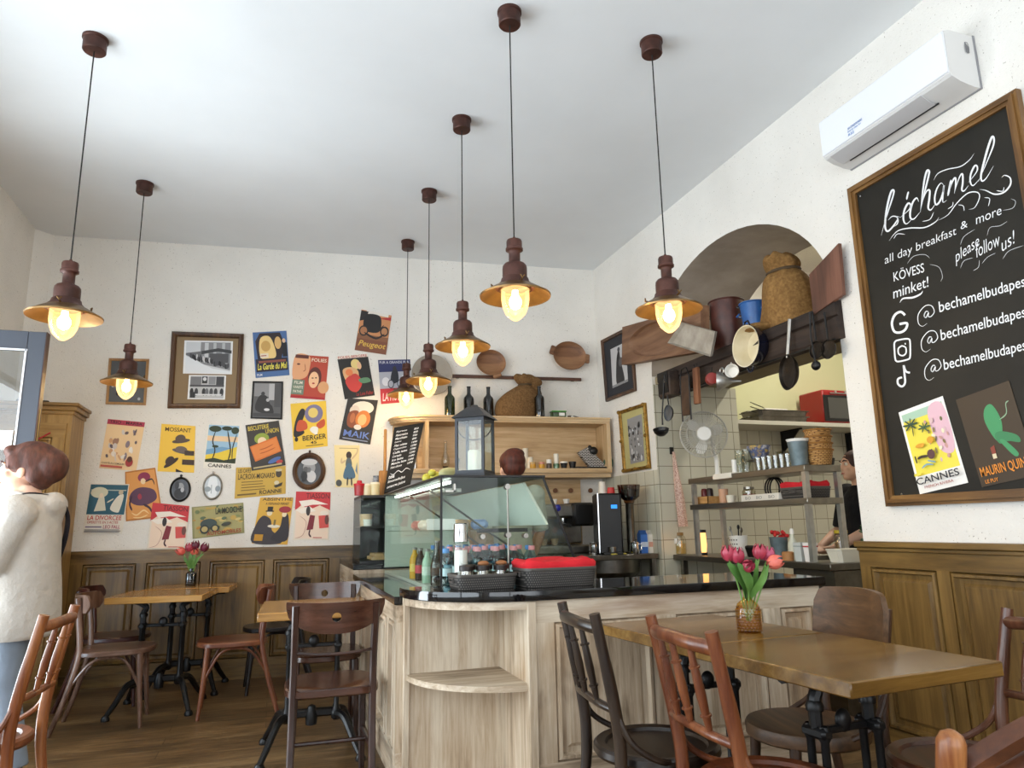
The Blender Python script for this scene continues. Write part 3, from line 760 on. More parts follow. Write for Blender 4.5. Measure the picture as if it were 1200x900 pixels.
def d_seat(b, w0, w1, d, z0, z1, yb=-.2, inset=.006):
    """rounded seat outline: straightish rear, round front"""
    P = crom([(-w0/2, yb, 0), (-w1/2, yb+d*.45, 0), (-w1/2*.86, yb+d*.82, 0), (-w1/2*.42, yb+d*.985, 0), (w1/2*.42, yb+d*.985, 0), (w1/2*.86, yb+d*.82, 0), (w1/2, yb+d*.45, 0), (w0/2, yb, 0), (0, yb-.02, 0)], 5, True)
    c = Vector((0, yb+d/2, 0))
    def ring(z, k): return [Vector((p.x*(1-k), c.y+(p.y-c.y)*(1-k), z)) for p in P]
    b.loft([ring(z0, .03), ring(z0+.006, 0), ring(z1-.006, 0), ring(z1, .03)]); return b
def bistro_chair(label, loc, rz, dark, mid, light, key, gloss=.28):
    t = thing('bistro_chair', label, 'chair', loc, rz)
    m = wood('bistro_'+key, dark, mid, light, 'z', gloss, 24, .08, coat=.12); ms = wood('bistro_seat_'+key, dark, mid, light, 'y', gloss, 22, .08, coat=.12)
    d_seat(MB(ms), .33, .41, .42, .435, .468).build('seat', t)
    for s_ in (-1, 1):
        P = crom([(s_*.195, -.31, 0), (s_*.182, -.245, .20), (s_*.168, -.195, .42), (s_*.170, -.192, .52), (s_*.182, -.225, .795)], 6)
        MB(m).tube(P, [.0145+.003*min(1, 2*i/len(P)) for i in range(len(P))], 12).build('back_post', t)
        MB(m).tube([(s_*.155, .145, .44), (s_*.16, .16, .22), (s_*.172, .18, 0)], [.019, .016, .012], 12).build('leg', t)
        MB(m).tube(crom([(s_*.176, -.235, .25), (s_*.172, -.13, .395), (s_*.165, -.03, .425), (s_*.165, .07, .395), (s_*.163, .155, .24)], 5), .009, 8).build('side_arch', t)
    MB(m).tube(crom([(-.163, .16, .24), (-.12, .16, .38), (0, .162, .425), (.12, .16, .38), (.163, .16, .24)], 5), .009, 8).build('front_arch', t)
    b = MB(m); n = 20; vs = []
    for i in range(n+1):                                        # curved back band
        a = R(-58+116*i/n); e = abs(i-n/2)/(n/2); hh = .055*(1 if e < .85 else math.sqrt(max(.06, 1-((e-.85)/.15)**2)))
        for rr, z in ((.235, .755-hh), (.252, .755-hh), (.256, .755+hh), (.239, .755+hh)):
            vs.append(Vector((math.sin(a)*rr, -.045-math.cos(a)*rr+.03, z)))
    b.loft([vs[4*i:4*i+4] for i in range(n+1)]); b.build('back_band', t, angle=50)
    return t
def hole_chair(label, loc, rz, H=.86):
    t = thing('hole_back_chair', label, 'chair', loc, rz)
    m = wood('dark_stained_beech', '#180d0a', '#2e1a14', '#4a2d22', 'z', .28, 24, .06, coat=.12); ms = wood('dark_stained_seat', '#2c1810', '#4e2f22', '#704838', 'x', .22, 20, .05, coat=.4)
    d_seat(MB(ms), .37, .43, .42, .435, .472, -.205).build('seat', t)
    for s_ in (-1, 1):
        P = crom([(s_*.178, -.245, 0), (s_*.178, -.205, .3), (s_*.178, -.20, .46), (s_*.178, -.215, .62), (s_*.180, -.265, H-.012)], 5)
        b = MB(m); b.loft([[p+Vector((dx*.016, dy*.02, 0)) for dx, dy in ((-1, -.6), (-.6, -1), (.6, -1), (1, -.6), (1, .6), (.6, 1), (-.6, 1), (-1, .6))] for p in P]); b.build('back_post', t)
        b = MB(m); b.loft([[Vector((s_*x, y, z))+Vector((dx*.017*k, dy*.017*k, 0)) for dx, dy in ((-1, -.6), (-.6, -1), (.6, -1), (1, -.6), (1, .6), (.6, 1), (-.6, 1), (-1, .6))] for x, y, z, k in ((.165, .16, .437, 1.1), (.168, .165, .2, 1), (.172, .172, 0, .8))]); b.build('leg', t)
        MB(m).tube([(s_*.176, -.21, .20), (s_*.168, .16, .20)], .011, 8).build('side_stretcher', t)
    MB(m).tube([(-.17, -.04, .20), (.17, -.04, .20)], .010, 8).build('cross_stretcher', t)
    # bent plywood back, half-moon, with a round hole
    b = MB(ms); n = 40; hw = .222; rh = .021; zc = H-.066
    def yy(u, z): return -.218-.058*(1-u*u)-.16*(z-(H-.14))-.012
    def P(u, z, k): return Vector((u*hw, yy(u, z)+k, z))
    us = sorted(set([-1+2*i/n for i in range(n+1)]+[rh/hw*math.cos(PI*i/12) for i in range(13)]))
    def top(u): return H+.006*u*u
    def bot(u): return H-.022-.118*math.sqrt(max(0, 1-abs(u)**2.3))
    for u0, u1 in zip(us, us[1:]):
        def hz(u): return math.sqrt(max(0, rh*rh-(u*hw)**2))
        spans = [(bot, top)]
        if abs(u0*hw) <= rh+1e-6 and abs(u1*hw) <= rh+1e-6:
            spans = [(bot, lambda u: zc-hz(u)), (lambda u: zc+hz(u), top)]
        for lo, hi in spans:
            q = [(u0, lo(u0)), (u1, lo(u1)), (u1, hi(u1)), (u0, hi(u0))]
            b.poly([P(u, z, 0) for u, z in q]); b.poly([P(u, z, .012) for u, z in q])
            b.poly([P(*q[0], 0), P(*q[1], 0), P(*q[1], .012), P(*q[0], .012)]); b.poly([P(*q[3], 0), P(*q[2], 0), P(*q[2], .012), P(*q[3], .012)])
    for u in (-1, 1): b.poly([P(u, bot(u), 0), P(u, top(u), 0), P(u, top(u), .012), P(u, bot(u), .012)])
    b.build('backrest', t, normals=False)
    MB(m).tube(crom([(-.175, -.225, .635), (-.09, -.25, .628), (0, -.258, .626), (.09, -.25, .628), (.175, -.225, .635)], 5), .008, 8).build('lower_rail', t)
    return t
def panel_chair(label, loc, rz, H=.91):
    t = thing('panel_back_chair', label, 'chair', loc, rz)
    m = wood('worn_brown_oak', '#352414', '#5e4229', '#8c6a48', 'x', .45, 22, .22); mz = wood('worn_brown_oak_post', '#24150c', '#3c2617', '#5a3d27', 'z', .45, 22, .15)
    MB(m).lathe([(0, .452), (.19, .456), (.212, .452), (.218, .44), (.216, .41), (.205, .402), (0, .402)], seg=36).build('seat', t)
    for s_ in (-1, 1):
        P = crom([(s_*.18, -.27, 0), (s_*.172, -.205, .30), (s_*.176, -.19, .46), (s_*.186, -.205, .62), (s_*.200, -.240, H-.045)], 6)
        MB(mz).tube(P, .0175, 12).build('back_post', t)
        MB(mz).tube([(s_*.145, .13, .41), (s_*.152, .145, .2), (s_*.165, .165, 0)], [.020, .018, .014], 12).build('leg', t)
        MB(mz).tube(crom([(s_*.188, -.21, .60), (s_*.203, -.15, .50), (s_*.207, -.08, .455), (s_*.195, -.01, .43)], 5), .011, 8).build('side_brace', t)
    b = MB(m); n = 18; rings = []
    for i in range(n+1):
        u = -1+2*i/n; e = max(0, (abs(u)-.80)/.20); top = H+.012*(1-u*u)-.05*e**2; bot = H-.245+.03*e**2; yb = -.214-.052*(1-u*u)
        rings.append([Vector((u*.222, yb+.01, bot)), Vector((u*.222, yb+.032, bot)), Vector((u*.222, yb+.005, top)), Vector((u*.222, yb-.017, top))])
    b.loft(rings); b.build('backrest', t, angle=50)
    MB(mz).tube([(.158*math.cos(a), .155*math.sin(a)-.03, .215) for a in [2*PI*i/32 for i in range(32)]], .012, 8, True).build('stretcher_ring', t)
    return t
def crest_chair(label, loc, rz, H=.845):
    """bentwood chair whose arched back is built of nested bent bands"""
    t = thing('bentwood_chair', label, 'chair', loc, rz)
    m = wood('scuffed_brown_bentwood', '#2a150b', '#4e2a17', '#7a4a2a', 'x', .38, 20, .2); mz = wood('scuffed_brown_post', '#3c1e10', '#74401f', '#a8703f', 'z', .34, 20, .2)
    MB(m).lathe([(0, .452), (.165, .452), (.172, .462), (.200, .466), (.210, .458), (.212, .440), (.205, .430), (0, .435)], seg=36).build('seat', t)
    for s_ in (-1, 1):
        P = crom([(s_*.19, -.28, 0), (s_*.185, -.215, .30), (s_*.19, -.20, .46), (s_*.205, -.22, .62), (s_*.225, -.262, H)], 6); n = len(P)
        MB(mz).tube(P+[P[-1]+Vector((0, -.002, .012)), P[-1]+Vector((0, -.003, .018))], [.021]*n+[.016, .006], 14).build('back_post', t)
        MB(mz).tube([(s_*.145, .13, .44), (s_*.152, .145, .2), (s_*.165, .165, 0)], [.018, .016, .012], 12).build('leg', t)
    def yb(u, z): return -.225-.055*(1-u*u)-.15*(z-.6)
    for k in range(4):                                         # nested arches
        z0, rise, th = H-.045-.050*k, .068-.004*k, .0175
        b = MB(m); rings = []
        for i in range(21):
            u = -1+2*i/20; z = z0+rise*(1-u*u); w_ = .205
            rings.append([Vector((u*w_, yb(u, z)-.012, z-th)), Vector((u*w_, yb(u, z)+.010, z-th)), Vector((u*w_, yb(u, z)+.014, z-th*.3)), Vector((u*w_, yb(u, z)+.004, z+th)), Vector((u*w_, yb(u, z)-.004, z+th)), Vector((u*w_, yb(u, z)-.018, z+.3*th))])
        b.loft(rings); b.build('back_band', t, angle=50)
    b = MB(m); rings = []
    for i in range(17):
        u = -1+2*i/16; zt = H-.22+.05*(1-u*u); zb = .60
        rings.append([Vector((u*.2, yb(u, zb)-.006, zb)), Vector((u*.2, yb(u, zb)+.006, zb)), Vector((u*.2, yb(u, zt)+.006, zt)), Vector((u*.2, yb(u, zt)-.006, zt))])
    b.loft(rings); b.build('back_panel', t, angle=50)
    return t
# rotation: a chair at rz=0 faces +y
spindle_chair('reddish-brown spindle-back chair at the near left of the front right table', (1.375, 1.852, 0), R(-94), '#2e1509', '#5c2d17', '#86502f', 'orange', .90)
spindle_chair('blackish-brown spindle-back chair beside the bar, left of the front right tables', (1.252, 2.292, 0), R(-96), '#100b08', '#201610', '#3a2c20', 'ebony', .905)
spindle_chair('dark brown spindle-back chair on the wall side of the front right table', (2.03, 1.80, 0), R(60), '#2c170e', '#4b2a1b', '#6f4630', 'brown', .88)
spindle_chair('orange-brown spindle-back chair at the left edge in front of the person', (-1.03, 3.24, 0), R(88), '#3f1d0c', '#703a1a', '#9c6234', 'honey', .90)
panel_chair('worn chair with solid bent wooden back against the bar end', (1.90, 2.33, 0), R(80))
crest_chair('brown bentwood chair with nested arched back bands, cut by the bottom right corner', (1.16, 1.20, 0), R(12))
hole_chair('dark chair with round finger hole in its back, nearest beside the bar', (.29, 3.735, 0), R(-1), .857)
hole_chair('dark chair with finger-hole back on the far side of the table beside the bar', (.32, 4.62, 0), R(179), .845)
bistro_chair('brown bistro chair with worn grey-brown legs at the left small table, facing right', (-.93, 5.38, 0), R(-88), '#3a2418', '#5c4030', '#86695a', 'grey')
bistro_chair('reddish-brown bistro chair between the two small tables, facing left', (-.245, 5.42, 0), R(92), '#36190e', '#5f3220', '#8a5638', 'red')
bistro_chair('dark red-brown bistro chair by the wall panelling beside the wardrobe', (-1.06, 6.02, 0), R(-92), '#1c0b08', '#371712', '#55281f', 'maroon')
bistro_chair('almost black bistro chair by the wall panelling behind the middle table', (.02, 6.05, 0), R(94), '#0a0807', '#141010', '#241c1a', 'black')

# ------------------------------------------------------------------ wardrobe in the corner
wa = thing('wardrobe', 'tall golden-brown panelled wardrobe in the corner by the street door', 'wardrobe', (0, 0, 0))
wx0, wx1, wy0 = -2.035, -1.54, 6.235; wyb = 6.60
m_ward = wood('golden_oak', '#5b421f', '#8a6a38', '#a98850', 'z', .38, 28, .08); m_wardx = wood('golden_oak_rail', '#5b421f', '#8a6a38', '#a98850', 'x', .38, 28, .08)
b = MB(m_ward); b.box(wx0, wx1, wy0, wyb, .08, 2.10); b.box(wx0, wx1, wy0+.02, wyb, 0, .08); b.build('carcass', wa)
b = MB(m_wardx)
for z0, z1, e in ((2.10, 2.13, .012), (2.13, 2.165, .03), (2.165, 2.19, .045)): b.box(wx0-.005, wx1+e, wy0-e, wyb+.01, z0, z1, .004)
b.build('cornice', wa)
for k, (z0, z1) in enumerate(((.95, 2.03), (.14, .90))):
    b = MB(m_ward); wd = wx1-wx0-.06
    panel_wall(b, (wx0+.03, wy0-.001, 0), (1, 0, 0), (0, -1, 0), wd, [(.085, wd-.085)], z0, z1, z0+.11, z1-.11, m_ward, m_wardx, .022)
    dr = b.build('door', wa)
    if k == 0:
        MB(flat('#b9a98a', .35, .6)).box(wx1-.075, wx1-.055, wy0-.028, wy0-.022, 1.32, 1.42, .002).lathe([(0, 0), (.006, 0), (.006, .02), (.012, .024), (.010, .036), (0, .038)], (wx1-.065, wy0-.028, 1.37), (0, -1, 0), 10).build('lock_plate', dr)
tag(MB(flat('#1a1614', .6)).obox((-1.86, 6.40, 2.19+.02), (.22, .14, .036), (0, 0, .2), .01).build('folded_cloth'), 'dark flat bundle lying on top of the wardrobe', 'cloth')

# ------------------------------------------------------------------ street door leaf, standing open into the room
dl = thing('door_leaf', 'grey framed glass street door standing open behind the person', 'door', (0, 0, 0)); dl.name = 'glass_door'
dx0, dx1, dy, dz = XL+.01, -1.325, 4.66, 2.355
m_dgrey = flat('#3d424c', .38); m_dedge = wood('door_edge', '#2a1811', '#3f261b', '#54362a', 'z', .5, 24, .1)
b = MB(m_dgrey)
b.box(dx1-.095, dx1-.004, dy, dy+.055, .01, dz, .003); b.box(dx0, dx0+.095, dy, dy+.055, .01, dz, .003); b.box(dx0+.095, dx1-.095, dy, dy+.055, dz-.11, dz, .003); b.box(dx0+.095, dx1-.095, dy, dy+.055, .01, .32, .003)
b.m(m_dedge); b.box(dx1-.004, dx1, dy-.002, dy+.057, .01, dz); b.m(flat('#c9ccd2', .4)); b.box(dx0+.09, dx1-.09, dy-.004, dy+.004, dz-.118, dz-.108); b.box(dx1-.103, dx1-.093, dy-.004, dy+.004, .32, dz-.11)
b.build('frame', dl)
MB(glass('door_glass', '#f4faff', .9, .01, .08)).box(dx0+.09, dx1-.09, dy+.02, dy+.028, .30, dz-.10).build('pane', dl)
MB(flat('#b89a5a', .3, .9)).box(dx1-.001, dx1+.002, dy+.018, dy+.036, 1.0, 1.9).build('lock_strip', dl)
tag(MB(flat('#ece9e2', .6)).box(-1.62, -1.44, 4.668, 4.672, 1.66, 1.77).build('paper_notice'), 'white paper notice on the glass of the street door', 'notice')
tag(MB(flat('#9fd2cb', .6)).box(-1.66, -1.43, 4.668, 4.672, 1.16, 1.56).build('paper_notice'), 'pale turquoise poster on the glass of the street door', 'notice')
tag(MB(flat('#b02a2e', .4)).tube([S(37, 519, y=6.19), S(59, 507, y=6.19)], .006, 8).build('red_stick'), 'thin red stick leaning across the wardrobe door', 'stick')

# ------------------------------------------------------------------ posters and pictures
def quad_fn(P, nrm, step=.0004):
    TL, TR, BR, BL = [Vector(p) for p in P]
    def fn(u, v, k=0):
        return (BL*(1-u)+BR*u)*(1-v)+(TL*(1-u)+TR*u)*v+nrm*(step*k)
    return fn
def draw(mb, fn, ops, k0=1):
    """flat printed shapes, each layer a hair above the last"""
    for i, op in enumerate(ops):
        k = k0+i; kind = op[0]
        if kind == 'r':
            _, u0, v0, u1, v1, c = op; mb.m(flat(c, .55)); mb.poly([fn(u0, v0, k), fn(u1, v0, k), fn(u1, v1, k), fn(u0, v1, k)])
        elif kind == 'p':
            mb.m(flat(op[2], .55)); P = [Vector((a, b_, 0)) for a, b_ in op[1]]
            if len(op) > 3: P = crom(P, 5, True)
            mb.poly([fn(p.x, p.y, k) for p in P])
        elif kind == 'e':
            _, cx, cy, rx, ry, c = op[:6]; rot = op[6] if len(op) > 6 else 0; n = 20; mb.m(flat(c, .55)); P = []
            for j in range(n):
                a = 2*PI*j/n; x, y = rx*math.cos(a), ry*math.sin(a)
                P.append(fn(cx+x*math.cos(rot)-y*math.sin(rot), cy+x*math.sin(rot)+y*math.cos(rot), k))
            mb.poly(P)
        elif kind == 't':
            _, t, u0, u1, v0, v1, c = op[:7]; put_text(mb, t, lambda u, v: fn(u, v, k), u0, u1, v0, v1, flat(c, .55), op[7] if len(op) > 7 else 0, .012)
        elif kind == 's':
            _, pts, wd, c = op; stroke(mb, pts, lambda u, v: fn(u, v, k), wd, flat(c, .55), 5)
def poster(label, px, ground, ops, off=.001, plane='w', name='poster', rim=None):
    f = (lambda q: S(q[0], q[1], w=off)) if plane == 'w' else (lambda q: S(q[0], q[1], x=XR-off))
    nrm = -NWALL if plane == 'w' else Vector((-1, 0, 0))
    P = [f(q) for q in px]; o0 = sum(P, Vector())/4; P = [p-o0 for p in P]
    fn = quad_fn(P, nrm); mb = MB(flat(ground, .55)); mb.prism([P[3], P[2], P[1], P[0]], nrm*.0015)
    fn2 = quad_fn([p+nrm*.0015 for p in P], nrm)
    if rim: ops = [('r', 0, 0, 1, 1, rim), ('r', .04, .03, .96, .97, ground)]+ops
    draw(mb, fn2, ops); o = mb.build(name, normals=False, loc=o0)
    return tag(o, label, 'poster')
random.seed(7)
def busy(u0, v0, u1, v1, n, cols, s0=.03, s1=.1):
    """scattered small dabs: the fine print and detail of an old poster"""
    out = []
    for _ in range(n):
        u, v = random.uniform(u0, u1), random.uniform(v0, v1); a, b_ = random.uniform(s0, s1), random.uniform(s0, s1)*.7
        out.append(('e', u, v, min(a, u-u0+.01, u1-u+.01)*.6+.004, min(b_, v-v0+.01, v1-v+.01)*.6+.004, random.choice(cols), random.uniform(0, 3)))
    return out
def lines(u0, u1, v, n, dv, c, h=.012): return [('r', u0, v-i*dv, u1-random.uniform(0, .12), v-i*dv+h, c) for i in range(n)]
poster('pale trio poster with a raspberry title band, above the turquoise one', [(126.6, 491), (170, 495), (159.6, 552), (116, 548.4)], '#f0cfa0',
    [('r', 0, .90, 1, 1, '#b33a52'), ('t', 'TRIO - MARBA', .06, .94, .92, .985, '#3c1b22')]+busy(.10, .22, .9, .8, 26, ['#8c7d86', '#d8cdc8', '#efe3d6', '#6a5a60', '#d9a77c', '#a57c66', '#f4ece2'], .06, .15)+[('e', .78, .16, .10, .09, '#a33638'), ('e', .78, .22, .07, .06, '#5a3426'), ('t', 'CHANTEURS COMIQUES', .05, .66, .09, .13, '#5a4038'), ('r', .04, .03, .62, .07, '#c05a4a')], .002)
poster('yellow poster with MOSSANT over dark hats', [(189.4, 496.6), (229, 499.4), (227.4, 554), (184.4, 552.4)], '#f0c446',
    [('t', 'MOSSANT', .12, .88, .85, .94, '#4a2c1c'), ('e', .60, .66, .26, .045, '#4b3f3c', .12), ('e', .58, .71, .15, .085, '#54463f', .1), ('e', .66, .44, .30, .05, '#5c504c', -.1), ('e', .62, .48, .17, .07, '#6a5d58', -.05), ('r', .72, .36, .99, .46, '#3d2f2c'),
     ('e', .36, .19, .22, .05, '#33231f', .5), ('e', .32, .23, .13, .09, '#3c2b26', .4), ('r', .66, .16, 1, .27, '#3d2a24'), ('p', [(.5, 0), (.72, 0), (.5, .07)], '#332420')], .003)
poster('white-edged poster of a blue bay with dark pines above CANNES', [(244, 497), (281.8, 498.9), (276, 550.8), (238, 548.4)], '#efe9dc',
    [('r', .03, .14, .97, .99, '#9cc0d8'), ('r', .03, .62, .97, .74, '#e8c8a0'), ('p', [(.03, .42), (.5, .5), (.97, .46), (.97, .3), (.03, .28)], '#6f9fc4'), ('p', [(.03, .30), (.4, .36), (.97, .52), (.97, .14), (.03, .14)], '#e4c63a'), ('p', [(.03, .2), (.3, .24), (.6, .2), (.97, .26), (.97, .14), (.03, .14)], '#27331c'),
     ('s', [(.22, .15), (.3, .4), (.2, .62), (.26, .86)], .035, '#1a1c16'), ('s', [(.72, .15), (.78, .4), (.7, .66), (.62, .88)], .04, '#1a1c16'), ('s', [(.86, .2), (.84, .5), (.92, .8)], .03, '#1a1c16'), ('e', .24, .90, .19, .07, '#2b3a22'), ('e', .60, .92, .16, .05, '#22301c'), ('e', .86, .88, .12, .08, '#2b3a22'), ('e', .3, .50, .1, .03, '#2b3a22'), ('t', 'CANNES', .14, .86, .03, .11, '#26211c')], .002)
poster('dark poster lettered BISCUITERIE UNION with an orange box', [(287.6, 498.3), (326.7, 492.8), (334.7, 545.2), (295, 551.8)], '#39332d',
    [('t', 'BISCUITERIE', .06, .68, .86, .96, '#dcc24a'), ('t', 'UNION', .56, .95, .75, .85, '#dcc24a'), ('e', .42, .66, .22, .12, '#8fa03a'), ('e', .42, .60, .13, .09, '#ecd2ac'), ('p', [(.04, .52), (.86, .66), (.94, .32), (.14, .18)], '#d9742e'), ('p', [(.08, .50), (.84, .62), (.90, .34), (.16, .22)], '#e0843c'), ('s', [(.3, .42), (.5, .44), (.74, .5)], .02, '#b6541e'), ('s', [(.3, .34), (.5, .36), (.78, .42)], .02, '#b6541e'), ('e', .70, .15, .20, .05, '#4a6aa8', .2), ('e', .84, .10, .10, .04, '#b03c36'), ('r', .06, .03, .9, .065, '#b8a67a')], .0065)
poster('ochre wide poster lettered LACROIX-MIGNARD and ROANNE', [(276.7, 548), (334.8, 546), (334.8, 578.6), (274.8, 584.5)], '#c9a342',
    [('t', 'LES CAFES', .05, .30, .82, .95, '#2c2414'), ('t', 'LACROIX-MIGNARD', .05, .78, .60, .78, '#2c2414')]+lines(.12, .6, .5, 4, .09, '#6e5620', .025)+[('t', 'ROANNE', .48, .92, .06, .20, '#2c2414'), ('r', .05, .08, .42, .13, '#6e5620'), ('e', .86, .74, .06, .14, '#43382a'), ('e', .86, .86, .07, .05, '#c8b890'), ('p', [(.76, .32), (.94, .42), (.92, .30), (.8, .24)], '#3a3226'), ('e', .82, .42, .05, .07, '#d8cba8')], .003)
poster('greenish wide poster of an early motor car lettered LA MOOCHE', [(224.7, 594.3), (285.2, 589), (286.5, 624.5), (225.7, 631.7)], '#a8a06a',
    busy(.03, .1, .97, .95, 40, ['#8c9460', '#c2a252', '#b8853a', '#6f7a50', '#d0bc78', '#55664a'], .06, .14)+[('t', 'LA MOOCHE', .46, .97, .70, .90, '#2b2c22'), ('e', .32, .42, .16, .16, '#3d4a48'), ('e', .24, .26, .09, .14, '#2c3432'), ('e', .24, .26, .06, .09, '#b7a468'), ('e', .44, .26, .08, .12, '#2c3432'), ('e', .44, .26, .05, .08, '#b7a468'), ('e', .66, .36, .10, .06, '#3c4034', .3), ('t', 'AUTOMOBILES', .28, .94, .05, .17, '#a23c2c')], .002, rim='#8d8a5c')
poster('amber poster headed ABSINTHE with two dark seated figures', [(305, 583), (343.7, 583), (336.7, 638.3), (295, 636.8)], '#d9a93e',
    [('t', 'ABSINTHE', .08, .98, .93, .995, '#33271a'), ('t', 'A FERNAND PERNET', .2, .9, .84, .89, '#4c371c'), ('p', [(.0, .02), (.02, .4), (.18, .6), (.42, .52), (.5, .3), (.66, .2), (.8, .02)], '#3b353a', 1), ('p', [(.5, .1), (.72, .36), (.76, .6), (.92, .62), (.98, .1)], '#2f2a2f', 1), ('e', .36, .66, .08, .06, '#ead9b4'), ('r', .28, .70, .44, .80, '#262022'), ('r', .24, .69, .48, .715, '#262022'), ('e', .80, .64, .07, .06, '#ead9b4'), ('e', .80, .74, .18, .07, '#a02c34'), ('e', .54, .38, .18, .035, '#e6ddc8'), ('r', .52, .40, .58, .52, '#7b6a3a'), ('r', .04, .06, .28, .2, '#c48f24')], .004)
def red_print(label, px, off):
    poster(label, px, '#f0d8c2', [('p', [(0, 1), (1, 1), (1, .62), (.7, .72), (.4, .62), (.18, .72), (0, .6)], '#c9333a'), ('t', 'TIASSON', .30, .97, .86, .97, '#5c1a20'), ('p', [(.1, .80), (.5, .84), (.95, .74), (.5, .73), (.2, .68)], '#f3e8dc'), ('p', [(.0, .62), (.4, .70), (.6, .60), (.2, .54)], '#f3e8dc'), ('e', .38, .60, .06, .10, '#3a3030'), ('p', [(.44, .52), (.58, .5), (.54, .22), (.36, .2)], '#7d1f2c'), ('s', [(.46, .22), (.44, .12), (.5, .06)], .04, '#4a1f24'), ('p', [(.68, .5), (.96, .52), (.98, .26), (.72, .24)], '#d2504a'), ('e', .84, .56, .12, .05, '#efe2d2'), ('e', .92, .42, .06, .1, '#6c4038'),
        ('s', [(.14, .5), (.34, .36), (.26, .1), (.05, .03)], .012, '#b88a78'), ('r', .55, .04, .8, .06, '#c8766a')], off, rim='#e6dccb')
red_print('red and cream street-scene poster at the right end, beside the bar', [(347, 576), (387.5, 576.7), (385.3, 633), (343.3, 632.6)], .002)
red_print('red and cream street-scene poster between the dancer poster and the motor car one', [(179, 589), (222, 593), (217, 643.5), (172, 643.5)], .006)
poster('turquoise and white poster lettered LA DIVORCEE, lowest on the left', [(106, 566.4), (151.6, 567.4), (143, 625.4), (96.4, 625.4)], '#e3ddd0',
    [('r', .02, .38, .98, .98, '#2f5f72'), ('r', .05, .86, .95, .88, '#b8c4b8'), ('e', .27, .82, .22, .11, '#d4d2b8'), ('p', [(.2, .44), (.28, .74), (.40, .76), (.5, .46)], '#d9d6c2'), ('e', .33, .76, .05, .05, '#ead9c0'), ('p', [(.6, .5), (.74, .74), (.9, .78), (.86, .5), (.8, .42)], '#e2dfd0', 1), ('e', .82, .83, .06, .05, '#c4b89c'), ('s', [(.5, .62), (.66, .7)], .03, '#d9d6c2'), ('t', 'LA DIVORCEE', .07, .93, .27, .36, '#c23a32'), ('t', 'OPERETTE EN 3 ACTES', .08, .86, .20, .25, '#b85a50'), ('t', 'LEO FALL', .50, .93, .10, .17, '#a8305a'), ('r', .05, .12, .46, .145, '#7c6a86')]+lines(.04, .96, .07, 3, .022, '#6d6a70'), .007)
poster('orange poster of a dark-skirted dancer, partly under the turquoise one', [(146.6, 553), (182, 548), (191, 606), (147.6, 611)], '#dc9a52',
    [('e', .60, .84, .20, .10, '#8d2b50'), ('e', .56, .76, .08, .06, '#ecd2a8'), ('p', [(.14, .52), (.3, .62), (.55, .64), (.86, .56), (.9, .38), (.6, .28), (.3, .3), (.12, .4)], '#5c3a54', 1), ('s', [(.5, .3), (.66, .22), (.74, .1)], .05, '#3c2432'), ('s', [(.2, .5), (.12, .34), (.18, .2)], .05, '#43283a'), ('s', [(.62, .74), (.84, .78), (.9, .66)], .03, '#2b1b20'), ('e', .42, .46, .06, .06, '#a83a4a'), ('s', [(.16, .16), (.3, .1), (.5, .18), (.64, .1)], .03, '#f0cd92'), ('s', [(.2, .06), (.4, .04), (.6, .08)], .025, '#f0cd92')], .004, rim='#b8742e')
poster('blue film poster with yellow lettering at the top of the group', [(296, 389.7), (335.7, 387.6), (339.3, 439.6), (299.6, 443)], '#4a6b9e',
    [('p', [(.1, .40), (.06, .8), (.2, .97), (.8, .97), (.92, .7), (.8, .4)], '#2a1c22'), ('p', [(.2, .42), (.2, .84), (.46, .9), (.6, .7), (.62, .42)], '#e8c984', 1), ('e', .72, .74, .10, .14, '#d8b070'), ('e', .36, .68, .14, .12, '#caa05a'), ('r', .18, .42, .42, .52, '#e4d6c0'), ('r', .2, .46, .36, .48, '#a03830'), ('r', .84, .42, .98, .74, '#191820'), ('e', .90, .78, .05, .05, '#d8b898'), ('r', .04, .12, .97, .40, '#241c2c'), ('r', .12, .31, .92, .36, '#8a4c3c'), ('t', 'La Garde du Mal', .08, .95, .16, .30, '#e8dc56', .2), ('t', 'FILM', .05, .2, .03, .08, '#dfe3ea')], .002)
poster('orange-red film poster of two close faces', [(346.6, 415.3), (385.2, 418.2), (380.6, 468.8), (340.3, 465.9)], '#b5452f',
    [('p', [(.0, .45), (.0, .98), (.42, .98), (.46, .7), (.36, .48)], '#e0a478', 1), ('r', 0, .92, .4, 1, '#5a2a20'), ('e', .12, .78, .05, .02, '#5a2c20'), ('s', [(.3, .8), (.34, .66), (.28, .62)], .02, '#a5603e'), ('e', .64, .50, .20, .24, '#5a2418'), ('e', .62, .44, .15, .19, '#ecbd92'), ('e', .58, .48, .03, .015, '#4a2a20'), ('e', .68, .49, .03, .015, '#4a2a20'), ('e', .62, .36, .04, .018, '#a82828'), ('e', .92, .28, .16, .14, '#d8a070'), ('t', 'FOLIES', .5, .95, .86, .94, '#f0dcc0'), ('r', 0, .08, .36, .42, '#6f8270'), ('t', 'FILM', .06, .3, .32, .39, '#e6e0d0'), ('t', 'VARIETE', .04, .33, .22, .28, '#e6e0d0'), ('t', 'PATHE', .06, .3, .12, .18, '#e6e0d0'), ('r', 0, 0, 1, .05, '#a81f26')], .002)
